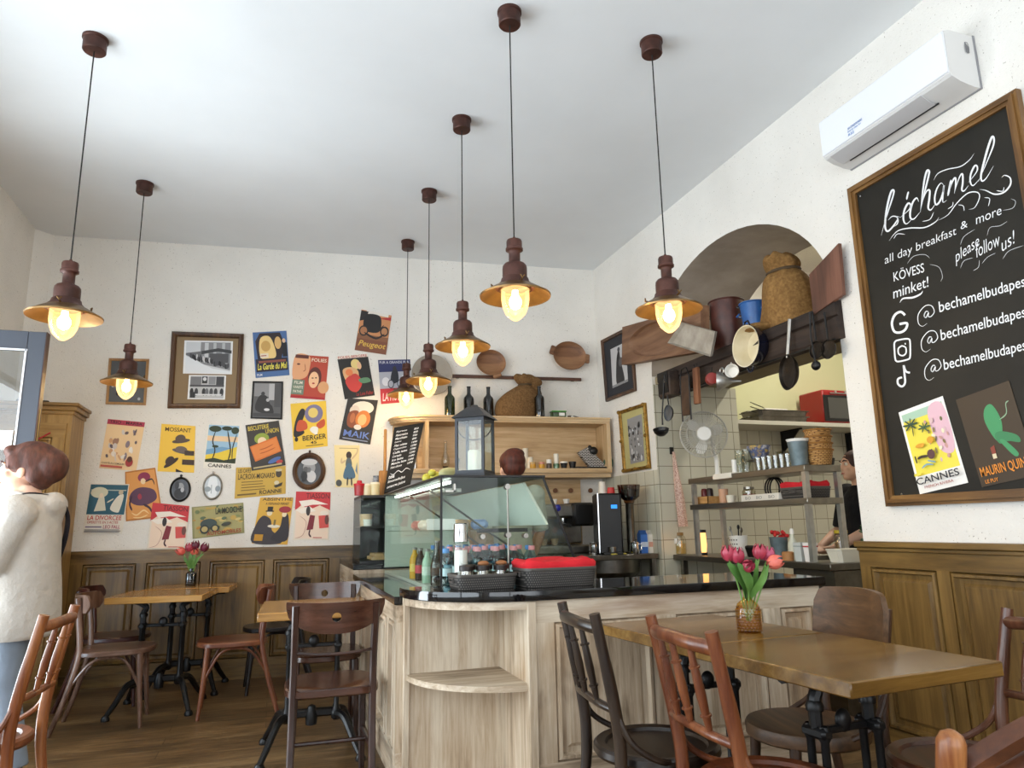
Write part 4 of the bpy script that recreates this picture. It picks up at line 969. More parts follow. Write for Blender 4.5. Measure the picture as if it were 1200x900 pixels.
poster('yellow poster lettered BERGER 45', [(340.3, 473.2), (382, 469.6), (384, 522.8), (344.2, 527.5)], '#ecc33c',
    [('p', [(.04, .28), (.1, .6), (.28, .86), (.4, .8), (.26, .5), (.34, .34)], '#26201f', 1), ('p', [(.12, .40), (.2, .62), (.4, .58), (.42, .42)], '#c9552a', 1), ('e', .64, .74, .26, .20, '#7b7494'), ('e', .62, .76, .14, .11, '#e2c76e'), ('p', [(.7, .5), (.92, .6), (.94, .46), (.78, .4)], '#c9552a', 1), ('p', [(.5, .40), (.6, .46), (.74, .42), (.7, .28), (.58, .32)], '#f1ece0', 1), ('e', .1, .22, .05, .05, '#2a2220'), ('t', 'BERGER', .28, .97, .17, .28, '#231d18'), ('t', '45', .5, .68, .085, .145, '#231d18'), ('r', .36, .045, .88, .06, '#6f5a20')], .002)
poster('tilted dark poster with pale dancer under a red FOLIES title', [(394.8, 417.7), (430.7, 414.6), (439.3, 463.4), (404, 468)], '#1d1a18',
    [('r', 0, .93, 1, 1, '#e8ded0'), ('t', 'FOLIES-BERGERE', .03, .97, .935, .995, '#b5362e'), ('e', .55, .78, .15, .12, '#e0c880'), ('e', .66, .74, .07, .09, '#e2b48c'), ('p', [(.1, .66), (.4, .72), (.6, .6), (.5, .36), (.2, .34)], '#d8a878', 1), ('p', [(.14, .44), (.5, .56), (.66, .34), (.46, .14), (.22, .2)], '#c23b34', 1), ('p', [(.56, .42), (.86, .44), (.94, .34), (.66, .32)], '#5f8a66', 1), ('e', .3, .6, .12, .08, '#e07f4a'), ('t', 'La Loie Fuller', .4, .97, .04, .12, '#9c2a2c', .2)], .002)
poster('tilted brown poster of an early carriage lettered Peugeot, highest of all', [(423.6, 362.7), (459, 369.8), (452.2, 415.8), (415.6, 410.2)], '#8a5a3c',
    [('r', 0, .42, 1, 1, '#c98a5a'), ('r', .18, .93, .9, 1, '#e4dcd0'), ('p', [(.6, .86), (1, .95), (1, .86)], '#b03030'), ('p', [(0, .98), (.24, .98), (.2, .78), (0, .72)], '#26201e'), ('p', [(.2, .52), (.16, .88), (.56, .94), (.7, .8), (.66, .52)], '#1c1a1b', 1), ('e', .18, .50, .15, .13, '#2a2422'), ('e', .18, .50, .11, .095, '#a8724c'), ('e', .84, .56, .14, .13, '#2a2422'), ('e', .84, .56, .10, .09, '#b57f55'), ('s', [(.2, .46), (.6, .36), (.86, .5)], .05, '#2a2220'), ('s', [(.6, .5), (.8, .72)], .03, '#2a2220'), ('r', 0, 0, 1, .30, '#7e4c34'), ('t', 'Peugeot', .08, .96, .08, .26, '#d8b04a', .25)], .002)
poster('blue, white and red cycling poster lettered La France, behind the farthest lamp', [(443, 421.9), (480.6, 421.2), (481.6, 470.8), (446.6, 473.7)], '#a9aab4',
    [('r', 0, .72, 1, 1, '#232a5c'), ('t', 'PUR A GRANDE PUR', .04, .96, .91, .97, '#c8c8d0'), ('e', .2, .5, .12, .10, '#d8d8dc'), ('e', .82, .56, .12, .09, '#d8d8dc'), ('p', [(.36, .46), (.42, .74), (.58, .76), (.6, .5)], '#22222c', 1), ('e', .5, .80, .06, .05, '#2c2a30'), ('e', .36, .44, .10, .10, '#33323a'), ('e', .36, .44, .075, .078, '#a9aab4'), ('e', .66, .44, .10, .10, '#33323a'), ('e', .66, .44, .075, .078, '#a9aab4'), ('r', 0, 0, 1, .34, '#b42a34'), ('t', 'LA FRANCE', .06, .96, .06, .24, '#f0e4e0', .2)], .002)
poster('dark tilted beer poster lettered MAIK with two foaming heads', [(407.7, 466.6), (443, 469), (433.9, 520.9), (397.2, 514.8)], '#2a2828',
    [('e', .55, .80, .36, .15, '#e6ddd0'), ('e', .3, .72, .16, .12, '#d8cabc'), ('p', [(.16, .36), (.14, .66), (.44, .7), (.42, .34)], '#8a4a2c', 1), ('e', .62, .54, .24, .20, '#d07a36'), ('e', .60, .52, .14, .13, '#e8b878'), ('e', .28, .54, .08, .12, '#b56a40'), ('e', .5, .34, .12, .06, '#e4d8cc'), ('t', 'MAIK', .10, .94, .10, .25, '#6a84c8'), ('r', .1, .04, .9, .065, '#8890a8')], .004)
poster('pale poster of a girl in a blue skirt beside the bar', [(391.5, 521.5), (421.5, 522), (419.5, 571.5), (393, 571)], '#efdca2',
    [('r', .2, .92, .9, .935, '#b39c70'), ('e', .58, .76, .11, .09, '#3a2c26'), ('p', [(.46, .5), (.5, .68), (.66, .68), (.7, .5)], '#5a6468', 1), ('p', [(.36, .22), (.5, .54), (.68, .54), (.86, .24)], '#4c6f88', 1), ('s', [(.68, .66), (.9, .82), (.92, .95)], .05, '#d6ba90'), ('s', [(.46, .64), (.28, .58), (.3, .7)], .05, '#d6ba90'), ('s', [(.54, .24), (.52, .04)], .06, '#3c332e'), ('s', [(.7, .24), (.72, .04)], .06, '#3c332e'), ('e', .16, .10, .13, .08, '#4a4c4c'), ('p', [(.86, .4), (.96, .3), (.92, .6)], '#6f8aa0')], .002)

def photo_ops(seed, n=60):
    random.seed(seed); out = []
    for _ in range(n):
        g = random.choice(['#1e1f21', '#3a3b3d', '#5a5b5e', '#8a8b8e', '#b8b9bb', '#2a2b2d', '#d5d6d8'])
        u, v = random.uniform(.06, .94), random.uniform(.06, .8); a = random.uniform(.015, .05)
        out.append(('e', u, v, a, a*random.uniform(.8, 2.2)*.7, g, random.uniform(-.4, .4)))
    return out
def framed(label, px, off, plane, fw, mat_f, fill, depth=.022, photos=(), name='picture_frame', cat='picture', glaze=True, ornate=False):
    """px = outer corners TL TR BR BL; photos = [(corner pixels or None, ground, ops)]"""
    f = (lambda q, d=0: S(q[0], q[1], w=off+d)) if plane == 'w' else (lambda q, d=0: S(q[0], q[1], x=XR-off-d))
    nrm = -NWALL if plane == 'w' else Vector((-1, 0, 0))
    P = [f(q) for q in px]; o0 = sum(P, Vector())/4
    t = thing(name, label, cat, o0); P = [p-o0 for p in P]; c = Vector()
    W_ = ((P[1]-P[0]).length+(P[2]-P[3]).length)/2; H_ = ((P[0]-P[3]).length+(P[1]-P[2]).length)/2
    fn = quad_fn(P, nrm, 1.0); a, b_ = fw/W_, fw/H_
    mb = MB(mat_f); prof = [(0, 0), (0, .75), (.18, 1), (.5, .8), (.8, .85), (1, .35), (1, .25)]
    for (s0, d0), (s1, d1) in zip(prof, prof[1:]):
        def ring(s, d): return [fn(a*s, 1-b_*s, d*depth), fn(1-a*s, 1-b_*s, d*depth), fn(1-a*s, b_*s, d*depth), fn(a*s, b_*s, d*depth)]
        A, B = ring(s0, d0), ring(s1, d1)
        for k in range(4): mb.poly([A[k], A[(k+1) % 4], B[(k+1) % 4], B[k]])
    if ornate:
        for k in range(4):
            A_, B_ = [fn(a*.5, 1-b_*.5, depth), fn(1-a*.5, 1-b_*.5, depth), fn(1-a*.5, b_*.5, depth), fn(a*.5, b_*.5, depth)][k], [fn(1-a*.5, 1-b_*.5, depth), fn(1-a*.5, b_*.5, depth), fn(a*.5, b_*.5, depth), fn(a*.5, 1-b_*.5, depth)][k]
            mb.ball(A_, (fw*.62, fw*.62, fw*.62), seg=10, rings=6); mb.ball((A_+B_)/2, (fw*.55, fw*.55, fw*.55), seg=10, rings=6)
            for i in range(1, 14): mb.ball(A_.lerp(B_, i/14), fw*.2, seg=6, rings=4)
    mb.build('frame', t, angle=25)
    mb = MB(flat(fill, .8)); mb.prism([fn(a*.9, b_*.9, .001), fn(1-a*.9, b_*.9, .001), fn(1-a*.9, 1-b_*.9, .001), fn(a*.9, 1-b_*.9, .001)], nrm*.004); mb.build('mount', t)
    for q, g, ops in photos:
        if q: Q = [f(z, .006)-o0 for z in q]
        else: Q = [fn(a*1.02, 1-b_*1.02, .006), fn(1-a*1.02, 1-b_*1.02, .006), fn(1-a*1.02, b_*1.02, .006), fn(a*1.02, b_*1.02, .006)]
        mb = MB(flat(g, .5)); mb.prism([Q[3], Q[2], Q[1], Q[0]], nrm*.0012); draw(mb, quad_fn([z+nrm*.0012 for z in Q], nrm, .0001), ops); mb.build('photograph', t, normals=False)
    return t
m_fdark = wood('dark_oak_frame', '#22140b', '#452c19', '#66462b', 'z', .4, 20, .15)
m_gilt = tex('aged_gilt', '#6a4a18', '#a88238', 30, .4, .6, .3, 60)
random.seed(3)
st1 = [('r', .04, .04, .96, .96, '#c9ccd0'), ('p', [(.34, .30), (.34, .96), (.96, .96), (.96, .12)], '#87888c'), ('r', .42, .5, .5, .94, '#c6c8cb'), ('r', .6, .58, .66, .94, '#b8babd'), ('r', .78, .6, .84, .94, '#b8babd'), ('p', [(.34, .68), (.7, .78), (.98, .72), (.98, .62), (.7, .68), (.34, .58)], '#3c3d40'), ('r', .52, .34, .92, .62, '#4d4e52'), ('p', [(.04, .62), (.36, .68), (.36, .34), (.2, .46), (.04, .56)], '#6a6b6f'), ('p', [(.04, .04), (.04, .54), (.3, .36), (.6, .16), (.96, .08), (.96, .04)], '#dfe3e8')]
st1 += [('e', random.uniform(.14, .92), .50-.34*(i/26)+random.uniform(-.03, .05), .022, .07, random.choice(['#1e1f22', '#2e2f33', '#6c6d70', '#d8d9db'])) for i in range(26)]
st1 = st1[:9]+[('e', .14+.78*i/30, .52-.30*(i/30)+random.uniform(-.03, .05), .020, .075, random.choice(['#1b1c1f', '#2e2f33', '#48494d', '#c8c9cc'])) for i in range(31)]
st2 = [('r', .04, .04, .96, .96, '#b9babc'), ('r', .05, .6, .34, .94, '#77787c'), ('r', .36, .66, .5, .95, '#2c2d30'), ('e', .43, .84, .05, .08, '#d8d9db'), ('r', .54, .62, .72, .95, '#8a8b8f'), ('r', .74, .6, .95, .95, '#3d3e42'), ('r', .04, .52, .96, .60, '#4a4b4f')]+[('e', x, .3, .05, .16, c) for x, c in ((.1, '#232427'), (.22, '#3b3c40'), (.42, '#2a2b2e'), (.5, '#6a6b6e'), (.62, '#4a4b4e'), (.74, '#3a3b3e'), (.9, '#2a2b2e'))]+[('r', .2, .16, .9, .22, '#d6d7d9'), ('r', .06, .06, .2, .3, '#2a2b2e')]
framed('large dark wooden frame holding two black-and-white street photographs', [(202, 389), (286, 392), (281.6, 478.7), (196.7, 478.7)], .002, 'w', .042, m_fdark, '#8a7457', .03,
       [([(216.3, 399), (273, 400), (271.7, 438.7), (214.4, 437.7)], '#e6e7e8', st1), ([(221.6, 439.6), (265, 440), (263.6, 468.3), (219.6, 467.7)], '#e6e7e8', st2)])
framed('small brown-framed grey print half hidden behind a pendant lamp', [(128, 420), (175, 421), (171, 475), (124, 473.7)], .002, 'w', .022, wood('tan_frame', '#7a5632', '#9c7448', '#b58c5c', 'z', .5, 20, .1), '#4b4c4e', .015,
       [(None, '#5a5c5e', [('r', .0, .55, 1, 1, '#4a4d50')]+photo_ops(5, 22))])
framed('thin black-framed dark photograph below the blue film poster', [(296.3, 446.7), (332, 447.3), (330.8, 491.6), (293.6, 490.5)], .002, 'w', .014, m_black, '#4a4a4b', .012,
       [(None, '#58585a', [('r', .02, .6, .6, .98, '#8b8b8d'), ('r', .55, .5, .75, .98, '#b2b2b4'), ('r', .76, .3, .98, .98, '#4a4a4c'), ('p', [(.1, .2), (.2, .6), (.46, .62), (.6, .4), (.7, .3), (.7, .1)], '#2c2c2e', 1), ('e', .34, .68, .07, .06, '#3a3a3c'), ('e', .52, .5, .06, .05, '#b0b0b2'), ('e', .5, .22, .10, .04, '#d0d0d2'), ('r', .02, .02, .98, .12, '#404042')])])
framed('dark-framed black-and-white portrait behind the carved wooden trough', [(706, 399), (741.5, 381), (746.5, 458), (712, 471)], .002, 'r', .034, m_fdark, '#2b2d33', .025,
       [([(715.5, 409.5), (733.5, 400.5), (736, 447), (718, 455)], '#c2c3c6', [('p', [(.3, .05), (.34, .6), (.46, .85), (.56, .85), (.62, .6), (.8, .05)], '#2c2c30', 1), ('e', .52, .9, .08, .06, '#44444a'), ('e', .62, .56, .14, .12, '#5a5a5e'), ('r', 0, 0, 1, .06, '#8a8b8e')])])
framed('ornate gilt-framed group photograph above the coffee grinder', [(727, 482), (757.5, 472), (763.5, 549), (733, 554)], .002, 'r', .030, m_gilt, '#b9b078', .028,
       [([(735, 491.5), (752, 485), (755.5, 540), (739, 544)], '#8f8f90', photo_ops(9, 70))], ornate=True)
def oval(label, px, py, rx, ry, mat_f, fw, ground, ops, cat='picture', name='oval_picture'):
    o0 = S(px, py, w=.002); m_ = mpp(o0); fm = Matrix((UW, NWALL*-1, Vector((0, 0, 1)))).transposed()
    a, b_ = rx*m_, ry*m_; t = thing(name, label, cat, o0)
    def P(k, s, d): an = 2*PI*k/36; return fm @ Vector((a*s*math.cos(an), d, b_*s*math.sin(an)))
    mb = MB(mat_f); prof = [(1, 0), (1.0, .012), (.5*(1+1-fw/a), .022), (1-fw/a, .010), (1-fw/a, .002)]
    for (s0, d0), (s1, d1) in zip(prof, prof[1:]):
        for k in range(36): mb.poly([P(k, s0, d0), P(k+1, s0, d0), P(k+1, s1, d1), P(k, s1, d1)])
    mb.ball(fm @ Vector((0, .006, b_+.010)), (.010, .006, .012)); mb.build('frame', t, angle=50)
    mb = MB(flat(ground, .25)); mb.add([P(k, 1-fw/a, .004) for k in range(36)], [list(range(36))])
    def fn(u, v, k=0): return fm @ Vector(((u*2-1)*a*(1-fw/a), .0042+.0003*k, (v*2-1)*b_*(1-fw/a)))
    draw(mb, fn, ops); mb.build('mirror_glass' if 'mirror' in label else 'photograph', t, normals=False); return t
oval('round-oval portrait in a broad dark brown frame beside the absinthe poster', 362.2, 552.2, 18.7, 21.8, m_fdark, .040, '#3a3a3c', [('e', .5, .62, .26, .26, '#9a9a9c'), ('e', .5, .84, .34, .12, '#c4c4c6'), ('e', .36, .55, .12, .12, '#5c5c5e'), ('e', .6, .3, .2, .22, '#c8c8ca'), ('e', .3, .3, .14, .2, '#2a2a2c'), ('e', .5, .55, .08, .1, '#6d6d70')])
oval('small black oval frame with a dark portrait under the hat poster', 211.4, 573.6, 11.5, 14.5, m_black, .014, '#5c5f66', [('e', .5, .62, .2, .2, '#9a9ca0'), ('e', .5, .3, .34, .26, '#34363c'), ('e', .3, .7, .12, .2, '#3c3e44'), ('e', .62, .48, .10, .12, '#b8babd')])
m_silver = tex('tarnished_silver', '#8a857c', '#b5b0a6', 40, .35, .8, .2, 80)
oval('small silver oval frame with a pale image under the Cannes poster', 249.3, 570.7, 10.8, 15.2, m_silver, .013, '#ccd4da', [('e', .5, .5, .3, .6, '#e8edf0'), ('e', .2, .4, .2, .12, '#9aa4aa'), ('e', .82, .42, .16, .14, '#8f9aa2'), ('r', .4, .2, .46, .6, '#b0b8be')], name='oval_picture')

# ------------------------------------------------------------------ the big chalkboard
XB = XR-.020
cb = thing('chalkboard', 'large framed chalkboard with white chalk lettering on the right wall', 'chalkboard', (XR, 2.38, 2.12))
by0, by1, bz0, bz1 = 1.905, 2.874, 1.245, 2.998
def onb(px, py, k=0): return S(px, py, x=XB-.0006*k)-Vector(cb.location)
L0 = Vector(cb.location)
MB(tex('black_board', '#16140f', '#221f18', 3, .62, 0, .04, 60, spec=.35)).box(XB-XR, -.003, by0+.03-L0.y, by1-.03-L0.y, bz0+.03-L0.z, bz1-.03-L0.z).build('board', cb)
m_bframe = wood('board_frame_oak', '#3c2610', '#644420', '#8a6434', 'y', .42, 26, .15); m_bframez = wood('board_frame_oak_upright', '#3c2610', '#644420', '#8a6434', 'z', .42, 26, .15)
FW = .052
for nm, axis in (('h', 0), ('v', 1)):
    for e in (0, 1):
        b = MB(m_bframe if axis == 0 else m_bframez)
        for (i0, i1, d) in ((0, .016, .030), (.016, .034, .042), (.034, FW, .032)):
            if axis == 0:
                z = (bz0, bz1)[e]; s_ = (1, -1)[e]; za, zc = z+s_*i0, z+s_*i1
                b.prism([(-.003, by0+i0-L0.y, za-L0.z), (-.003, by1-i0-L0.y, za-L0.z), (-.003, by1-i1-L0.y, zc-L0.z), (-.003, by0+i1-L0.y, zc-L0.z)], (-d, 0, 0))
            else:
                y = (by0, by1)[e]; s_ = (1, -1)[e]; ya, yc = y+s_*i0, y+s_*i1
                b.prism([(-.003, ya-L0.y, bz0+i0-L0.z), (-.003, ya-L0.y, bz1-i0-L0.z), (-.003, yc-L0.y, bz1-i1-L0.z), (-.003, yc-L0.y, bz0+i1-L0.z)], (-d, 0, 0))
        b.build('frame_rail', cb)
b = MB(m_chrome)
for px, py in ((1008.5, 230), (1188, 126), (1057, 579)): b.lathe([(.006, 0), (.005, .003), (0, .004)], onb(px, py, 1), (-1, 0, 0), 10)
b.build('screw', cb)
chalk = flat('#e9eaec', .9, 0, .1); chalk2 = flat('#c9cbcd', .9, 0, .1)
ck = MB(chalk)
def cw(px, py, sc, ox, oy): return (ox+px/sc, oy+py/sc)
def cstroke(pts, wd, ox=1020, oy=140, sc=4.739, mat=chalk, n=6, taper=True):
    P = [((ox+a/sc), (oy+c/sc)) for a, c in pts]
    stroke(ck, P, lambda u, v: onb(u, v, 1), (lambda k: wd(k)/sc) if callable(wd) else wd/sc, mat, n, taper)
def thick(a, b_): return lambda k: .75*(a+(b_-a)*math.sin(PI*min(1, max(0, k))))
for pts, w_ in (([(60, 645), (75, 590), (102, 500), (127, 420), (129, 393), (115, 402), (97, 465), (85, 540), (82, 597), (95, 621), (122, 598), (150, 556), (148, 538), (168, 545)], thick(5, 15)),
    ([(98, 560), (122, 538), (150, 545), (150, 578), (122, 600)], thick(4, 9)),
    ([(165, 545), (215, 500), (222, 472), (207, 468), (187, 510), (184, 558), (200, 580), (232, 552)], thick(6, 14)), ([(212, 400), (206, 420), (201, 446)], 9),
    ([(268, 458), (258, 436), (238, 455), (223, 500), (222, 545), (242, 552), (275, 515)], thick(6, 14)),
    ([(276, 515), (297, 420), (322, 318), (326, 288), (314, 286), (300, 335), (287, 430), (277, 515)], thick(7, 15)), ([(284, 470), (310, 402), (329, 394), (327, 440), (321, 490), (336, 502), (360, 470)], thick(5, 14)),
    ([(408, 368), (392, 353), (369, 385), (357, 435), (363, 472), (382, 460), (400, 418), (409, 366), (402, 430), (404, 460), (424, 448)], thick(6, 13)),
    ([(430, 425), (440, 375), (448, 335)], 11), ([(432, 420), (452, 352), (471, 324), (474, 358), (466, 412)], thick(5, 13)), ([(468, 400), (494, 322), (511, 303), (513, 348), (508, 390), (521, 396), (545, 366)], thick(5, 13)),
    ([(545, 350), (589, 292), (593, 262), (579, 258), (558, 302), (555, 346), (571, 367), (606, 330)], thick(6, 13)),
    ([(600, 345), (641, 250), (681, 150), (686, 106), (675, 98), (655, 150), (630, 240), (614, 312), (621, 342), (646, 322), (684, 258)], thick(6, 16)),
    ([(350, 340), (375, 300), (430, 276), (500, 261), (550, 225), (576, 188)], thick(3, 7)),
    ([(104, 674), (150, 620), (220, 603), (300, 600), (360, 570), (380, 543)], thick(3, 9)), ([(372, 562), (430, 530), (480, 465), (540, 410), (592, 404), (606, 432), (580, 488), (545, 500)], thick(3, 8)),
    ([(604, 388), (640, 394), (690, 415), (740, 405), (776, 365), (776, 325), (745, 310), (728, 325)], thick(3, 12)), ([(288, 566), (330, 555), (351, 515)], 4), ([(130, 662), (150, 636), (192, 638)], 4), ([(488, 474), (515, 480), (521, 508)], 4), ([(633, 434), (662, 440), (655, 482)], 4), ([(700, 395), (735, 398), (742, 375)], 4), ([(430, 497), (455, 480), (459, 458)], 4)):
    cstroke(pts, w_)
for pts in ([(735, 505), (790, 492), (806, 455), (780, 440)], [(500, 695), (520, 650), (580, 610)], [(648, 645), (665, 600), (720, 590), (760, 565)], [(500, 825), (520, 785), (570, 768)], [(620, 800), (650, 765), (695, 742)], [(735, 775), (770, 730), (850, 700)], [(570, 840), (600, 820), (605, 780)], [(205, 800), (240, 760), (300, 750), (330, 770)], [(330, 805), (380, 820), (400, 870), (390, 900)]): cstroke(pts, 2.6, mat=chalk2)
def chalk_text(t, p0, p1, h, shear=.12, mat=chalk, bold=-.006):
    vs, fs, xa, xb, ya, yb = text_mesh(t, shear, bold); ck.m(mat)
    ck.add([onb(p0[0]+(p1[0]-p0[0])*(v.x-xa)/(xb-xa)-.135*v.y/.7*h, p0[1]+(p1[1]-p0[1])*(v.x-xa)/(xb-xa)-v.y/.7*h, 1) for v in vs], fs)
chalk_text('all day breakfast', (1037, 309.5), (1121, 274.5), 9.5); chalk_text('&', (1126, 269), (1134, 266), 8.5); chalk_text('more', (1144, 263), (1174, 251), 11)
chalk_text('KÖVESS', (1047.5, 330), (1083.5, 318.5), 10.5, .08, bold=.002); chalk_text('minket!', (1047, 350), (1089, 335.5), 12, .12, bold=.002)
cstroke([(115, 402), (135, 378), (190, 372), (232, 352), (243, 334)], thick(3, 14), 1030, 270, 4.735)
chalk_text('please', (1120, 308), (1148, 287), 13, .15); chalk_text('follow', (1144.5, 302), (1172.5, 287), 15.5, .15); chalk_text('us!', (1174.5, 295), (1190, 284), 15, .15)
for k, (p0, p1) in enumerate((((1101, 366), (1207, 333.5)), ((1103, 398.8), (1207.5, 369.5)), ((1106.5, 433.5), (1208, 408.5)))):
    chalk_text('bechamelbudapest', p0, p1, 12.5, .04, bold=.004)
for (cx, cy, s_) in ((265, 470, 1), (284, 612, .96), (303, 770, .98)):
    cstroke([(cx-12+22*s_, cy-15), (cx-2, cy-22), (cx-14, cy+2), (cx-5, cy+14), (cx+10, cy-14), (cx+10, cy+8), (cx+26, cy+6), (cx+42, cy-20), (cx+26, cy-52), (cx-10, cy-50), (cx-46, cy-5), (cx-46, cy+44), (cx-24, cy+62), (cx+2, cy+46)], 4.5, 1030, 270, 4.735)
    cstroke([(cx+10, cy-20), (cx-4, cy-20), (cx-14, cy+2), (cx-5, cy+14), (cx+8, cy-6)], 6, 1030, 270, 4.735)
cstroke([(145, 470), (120, 452), (88, 470), (72, 515), (85, 560), (118, 566), (148, 548), (155, 515), (114, 520)], 13, 1030, 270, 4.735, taper=False)
cstroke([(95, 612), (130, 604), (162, 602), (172, 615), (174, 670), (172, 705), (160, 716), (120, 726), (98, 726), (90, 710), (86, 660), (86, 625), (97, 611)], 9, 1030, 270, 4.735, taper=False)
cstroke([(128, 640), (108, 655), (110, 685), (132, 695), (150, 680), (148, 650), (127, 640)], 8, 1030, 270, 4.735, taper=False)
cstroke([(143, 630), (149, 628)], 9, 1030, 270, 4.735, taper=False)
cstroke([(137, 748), (142, 800), (145, 845), (128, 866), (106, 852), (106, 825), (128, 815)], 11, 1030, 270, 4.735, taper=False); cstroke([(138, 752), (150, 782), (172, 790)], 11, 1030, 270, 4.735, taper=False)
ck.build('chalk_lettering', cb, normals=False)
poster('white-edged postcard-like CANNES poster with palms pinned on the chalkboard', [(1053.2, 483.5), (1104.8, 464), (1134.8, 565.6), (1078.3, 579.2)], '#efece6',
    [('r', .05, .20, .95, .95, '#ead94e'), ('r', .05, .86, .95, .95, '#a7c6b0'), ('p', [(.66, .44), (.62, .9), (.95, .92), (.95, .4)], '#dcb4c0', 1)]+busy(.5, .3, .94, .8, 20, ['#e8e0c0', '#c89a90', '#8a7a4a', '#d8b8b8', '#6a6a40'], .02, .06)+[('s', [(.22, .66), (.24, .76), (.22, .82)], .02, '#39442c')]
    +[('s', [(.22, .80), (.22+.17*math.cos(a), .80+.08*math.sin(a))], .022, '#2e4a34') for a in (0, .7, 1.4, 2.2, 3.0, 3.9, 5.4)]+[('s', [(.50, .72), (.50+.13*math.cos(a), .72+.06*math.sin(a))], .02, '#3a5a3c') for a in (0, .8, 1.6, 2.4, 3.2, 4.2, 5.2)]
    +[('e', .32, .53, .10, .025, '#d89a2c'), ('e', .56, .56, .07, .04, '#d89a2c'), ('e', .50, .40, .08, .055, '#5c3c3c'), ('s', [(.2, .39), (.3, .40), (.44, .39)], .03, '#3a3024'), ('s', [(.16, .43), (.17, .34)], .03, '#3a3024'), ('s', [(.24, .27), (.36, .30), (.5, .28)], .02, '#7aa0b0'), ('s', [(.4, .34), (.56, .30)], .02, '#7aa0b0'), ('r', .05, .20, .2, .23, '#ead94e'), ('t', 'CANNES', .06, .95, .095, .175, '#23252a'), ('t', 'FRENCH RIVIERA', .2, .8, .04, .07, '#a04a4a')], .022, 'r')
poster('dark brown poster lettered MAURIN QUINA with a green shape, pinned on the chalkboard', [(1120.3, 468.7), (1182.6, 446), (1217, 556.5), (1151, 571)], '#3a2c1c',
    [('p', [(.40, .66), (.46, .80), (.60, .82), (.68, .64), (.62, .48), (.50, .44)], '#3f8f5c', 1), ('p', [(.5, .5), (.62, .52), (.86, .44), (.88, .36), (.70, .40), (.54, .40)], '#357d50', 1), ('p', [(.56, .42), (.64, .42), (.80, .26), (.72, .24)], '#3f8f5c', 1), ('s', [(.66, .64), (.80, .68), (.84, .78), (.90, .80)], .014, '#8aa88a'), ('p', [(.36, .38), (.44, .40), (.43, .26), (.36, .25)], '#8a3c2c'), ('r', .36, .26, .43, .31, '#d9cba8'), ('t', 'MAURIN QUINA', .06, 1.0-.03, .085, .205, '#e08a2c'), ('t', 'LE PUY', .10, .34, .025, .065, '#e08a2c')], .0225, 'r')

# ------------------------------------------------------------------ air conditioner
ac = thing('air_conditioner', 'white wall-mounted air conditioner above the chalkboard', 'air conditioner', (XR, 2.46, 3.11))
m_acw = flat('#e9ebf0', .35); m_acg = flat('#c4c3c4', .4)
y0, y1 = 2.068-2.46, 2.852-2.46
def acprof(k): return [(-.002, 0), (-.05, -.002), (-.13, .012), (-.178, .030), (-.19, .042), (-.186+.0*k, .258), (-.16, .268), (-.002, .268)]
b = MB(flat('#d9d8d6', .4)); b.prism([(x, y0, z) for x, z in acprof(0)], (0, y1-y0, 0)); b.build('body', ac, angle=20)
b = MB(m_acw); b.prism([(-.1905, y0+.002, .046), (-.198, y0+.002, .05), (-.200, y0+.002, .25), (-.187, y0+.002, .262)], (0, y1-y0-.004, 0)); b.build('front_panel', ac, angle=20)
b = MB(m_acg); P = [(-.183, .032), (-.135, .0105), (-.100, .003), (-.099, -.002), (-.136, .005), (-.186, .028)]
b.prism([(x, y0+.16, z) for x, z in P], (0, y1-y0-.20, 0)); fl = b.build('air_flap', ac, angle=20)
b = MB(m_black); b.box(-.093, -.087, y0+.15, y1-.08, -.0025, .004); b.build('flap_gap', ac)
MB(flat('#8f8f92', .5)).box(-.012, -.001, y0-.003, y1+.003, -.004, .27).build('back_plate', ac)
b = MB(m_acw)
fn = lambda u, v: Vector((-.2005, .39-.5-u*.22+.32, .062+v*.055))
for i, (t_, c) in enumerate((('AIR CONDITIONING', '#3f6fb0'), ('Energy class A+', '#5b87c0'), ('R32', '#5b87c0'))):
    put_text(b, t_, lambda u, v: Vector((-.2004, .20-u*.10, .062+.018*(2-i)+v*.013)), 0, (1, .9, .4)[i], 0, 1, flat(c, .5), .1, .02)
put_text(b, 'inverter', lambda u, v: Vector((-.185-.006*0, y0+.11-u*.07, .036+v*.009)), 0, 1, 0, 1, flat('#77787c', .5))
b.build('printed_badge', ac, normals=False)
b = MB(flat('#8a8a8c', .5))
for k in range(5): b.tube([(-.06-.012*math.cos(a), y0-.004, .195+.03*math.sin(a)-.0*k) for a in [2*PI*i/10 for i in range(11)]], .0012, 5) if k == 0 else b.box(-.075+.006*k, -.073+.006*k, y0-.004, y0-.001, .17, .23-.006*k)
b.build('side_mark', ac)

# ------------------------------------------------------------------ small builders
g_clear = glass('clear_glass', '#f2f6f4', .9, .02, .04); g_green = glass('green_bottle_glass', '#6b7a34', .9, .03, .06); g_aqua = glass('water_bottle_plastic', '#cfe6ee', .9, .05, .08)
g_amber = glass('amber_glass', '#e0a018', .8, .05, .06); g_dark = glass('dark_bottle_glass', '#1d2a24', .9, .03, .08)
g_milky = glass('ribbed_glass', '#e6e4d8', .9, .12, .16)
def lathe_obj(name, prof, mat, loc, label=None, cat=None, group=None, seg=20, parent=None, sx=1, sy=1):
    o = MB(mat).lathe(prof, seg=seg, sx=sx, sy=sy).build(name, parent, loc=loc)
    if label: tag(o, label, cat, group)
    return o
def simple(prof, name, label, cat, loc, mat, parts=(), group=None, rz=0, seg=20):
    """a turned thing with named turned parts [(name, profile, material)]"""
    t = thing(name, label, cat, loc, rz, group)
    MB(mat).lathe(prof, seg=seg).build('body', t)
    for n_, p_, m_ in parts: MB(m_).lathe(p_, seg=seg).build(n_, t)
    return t
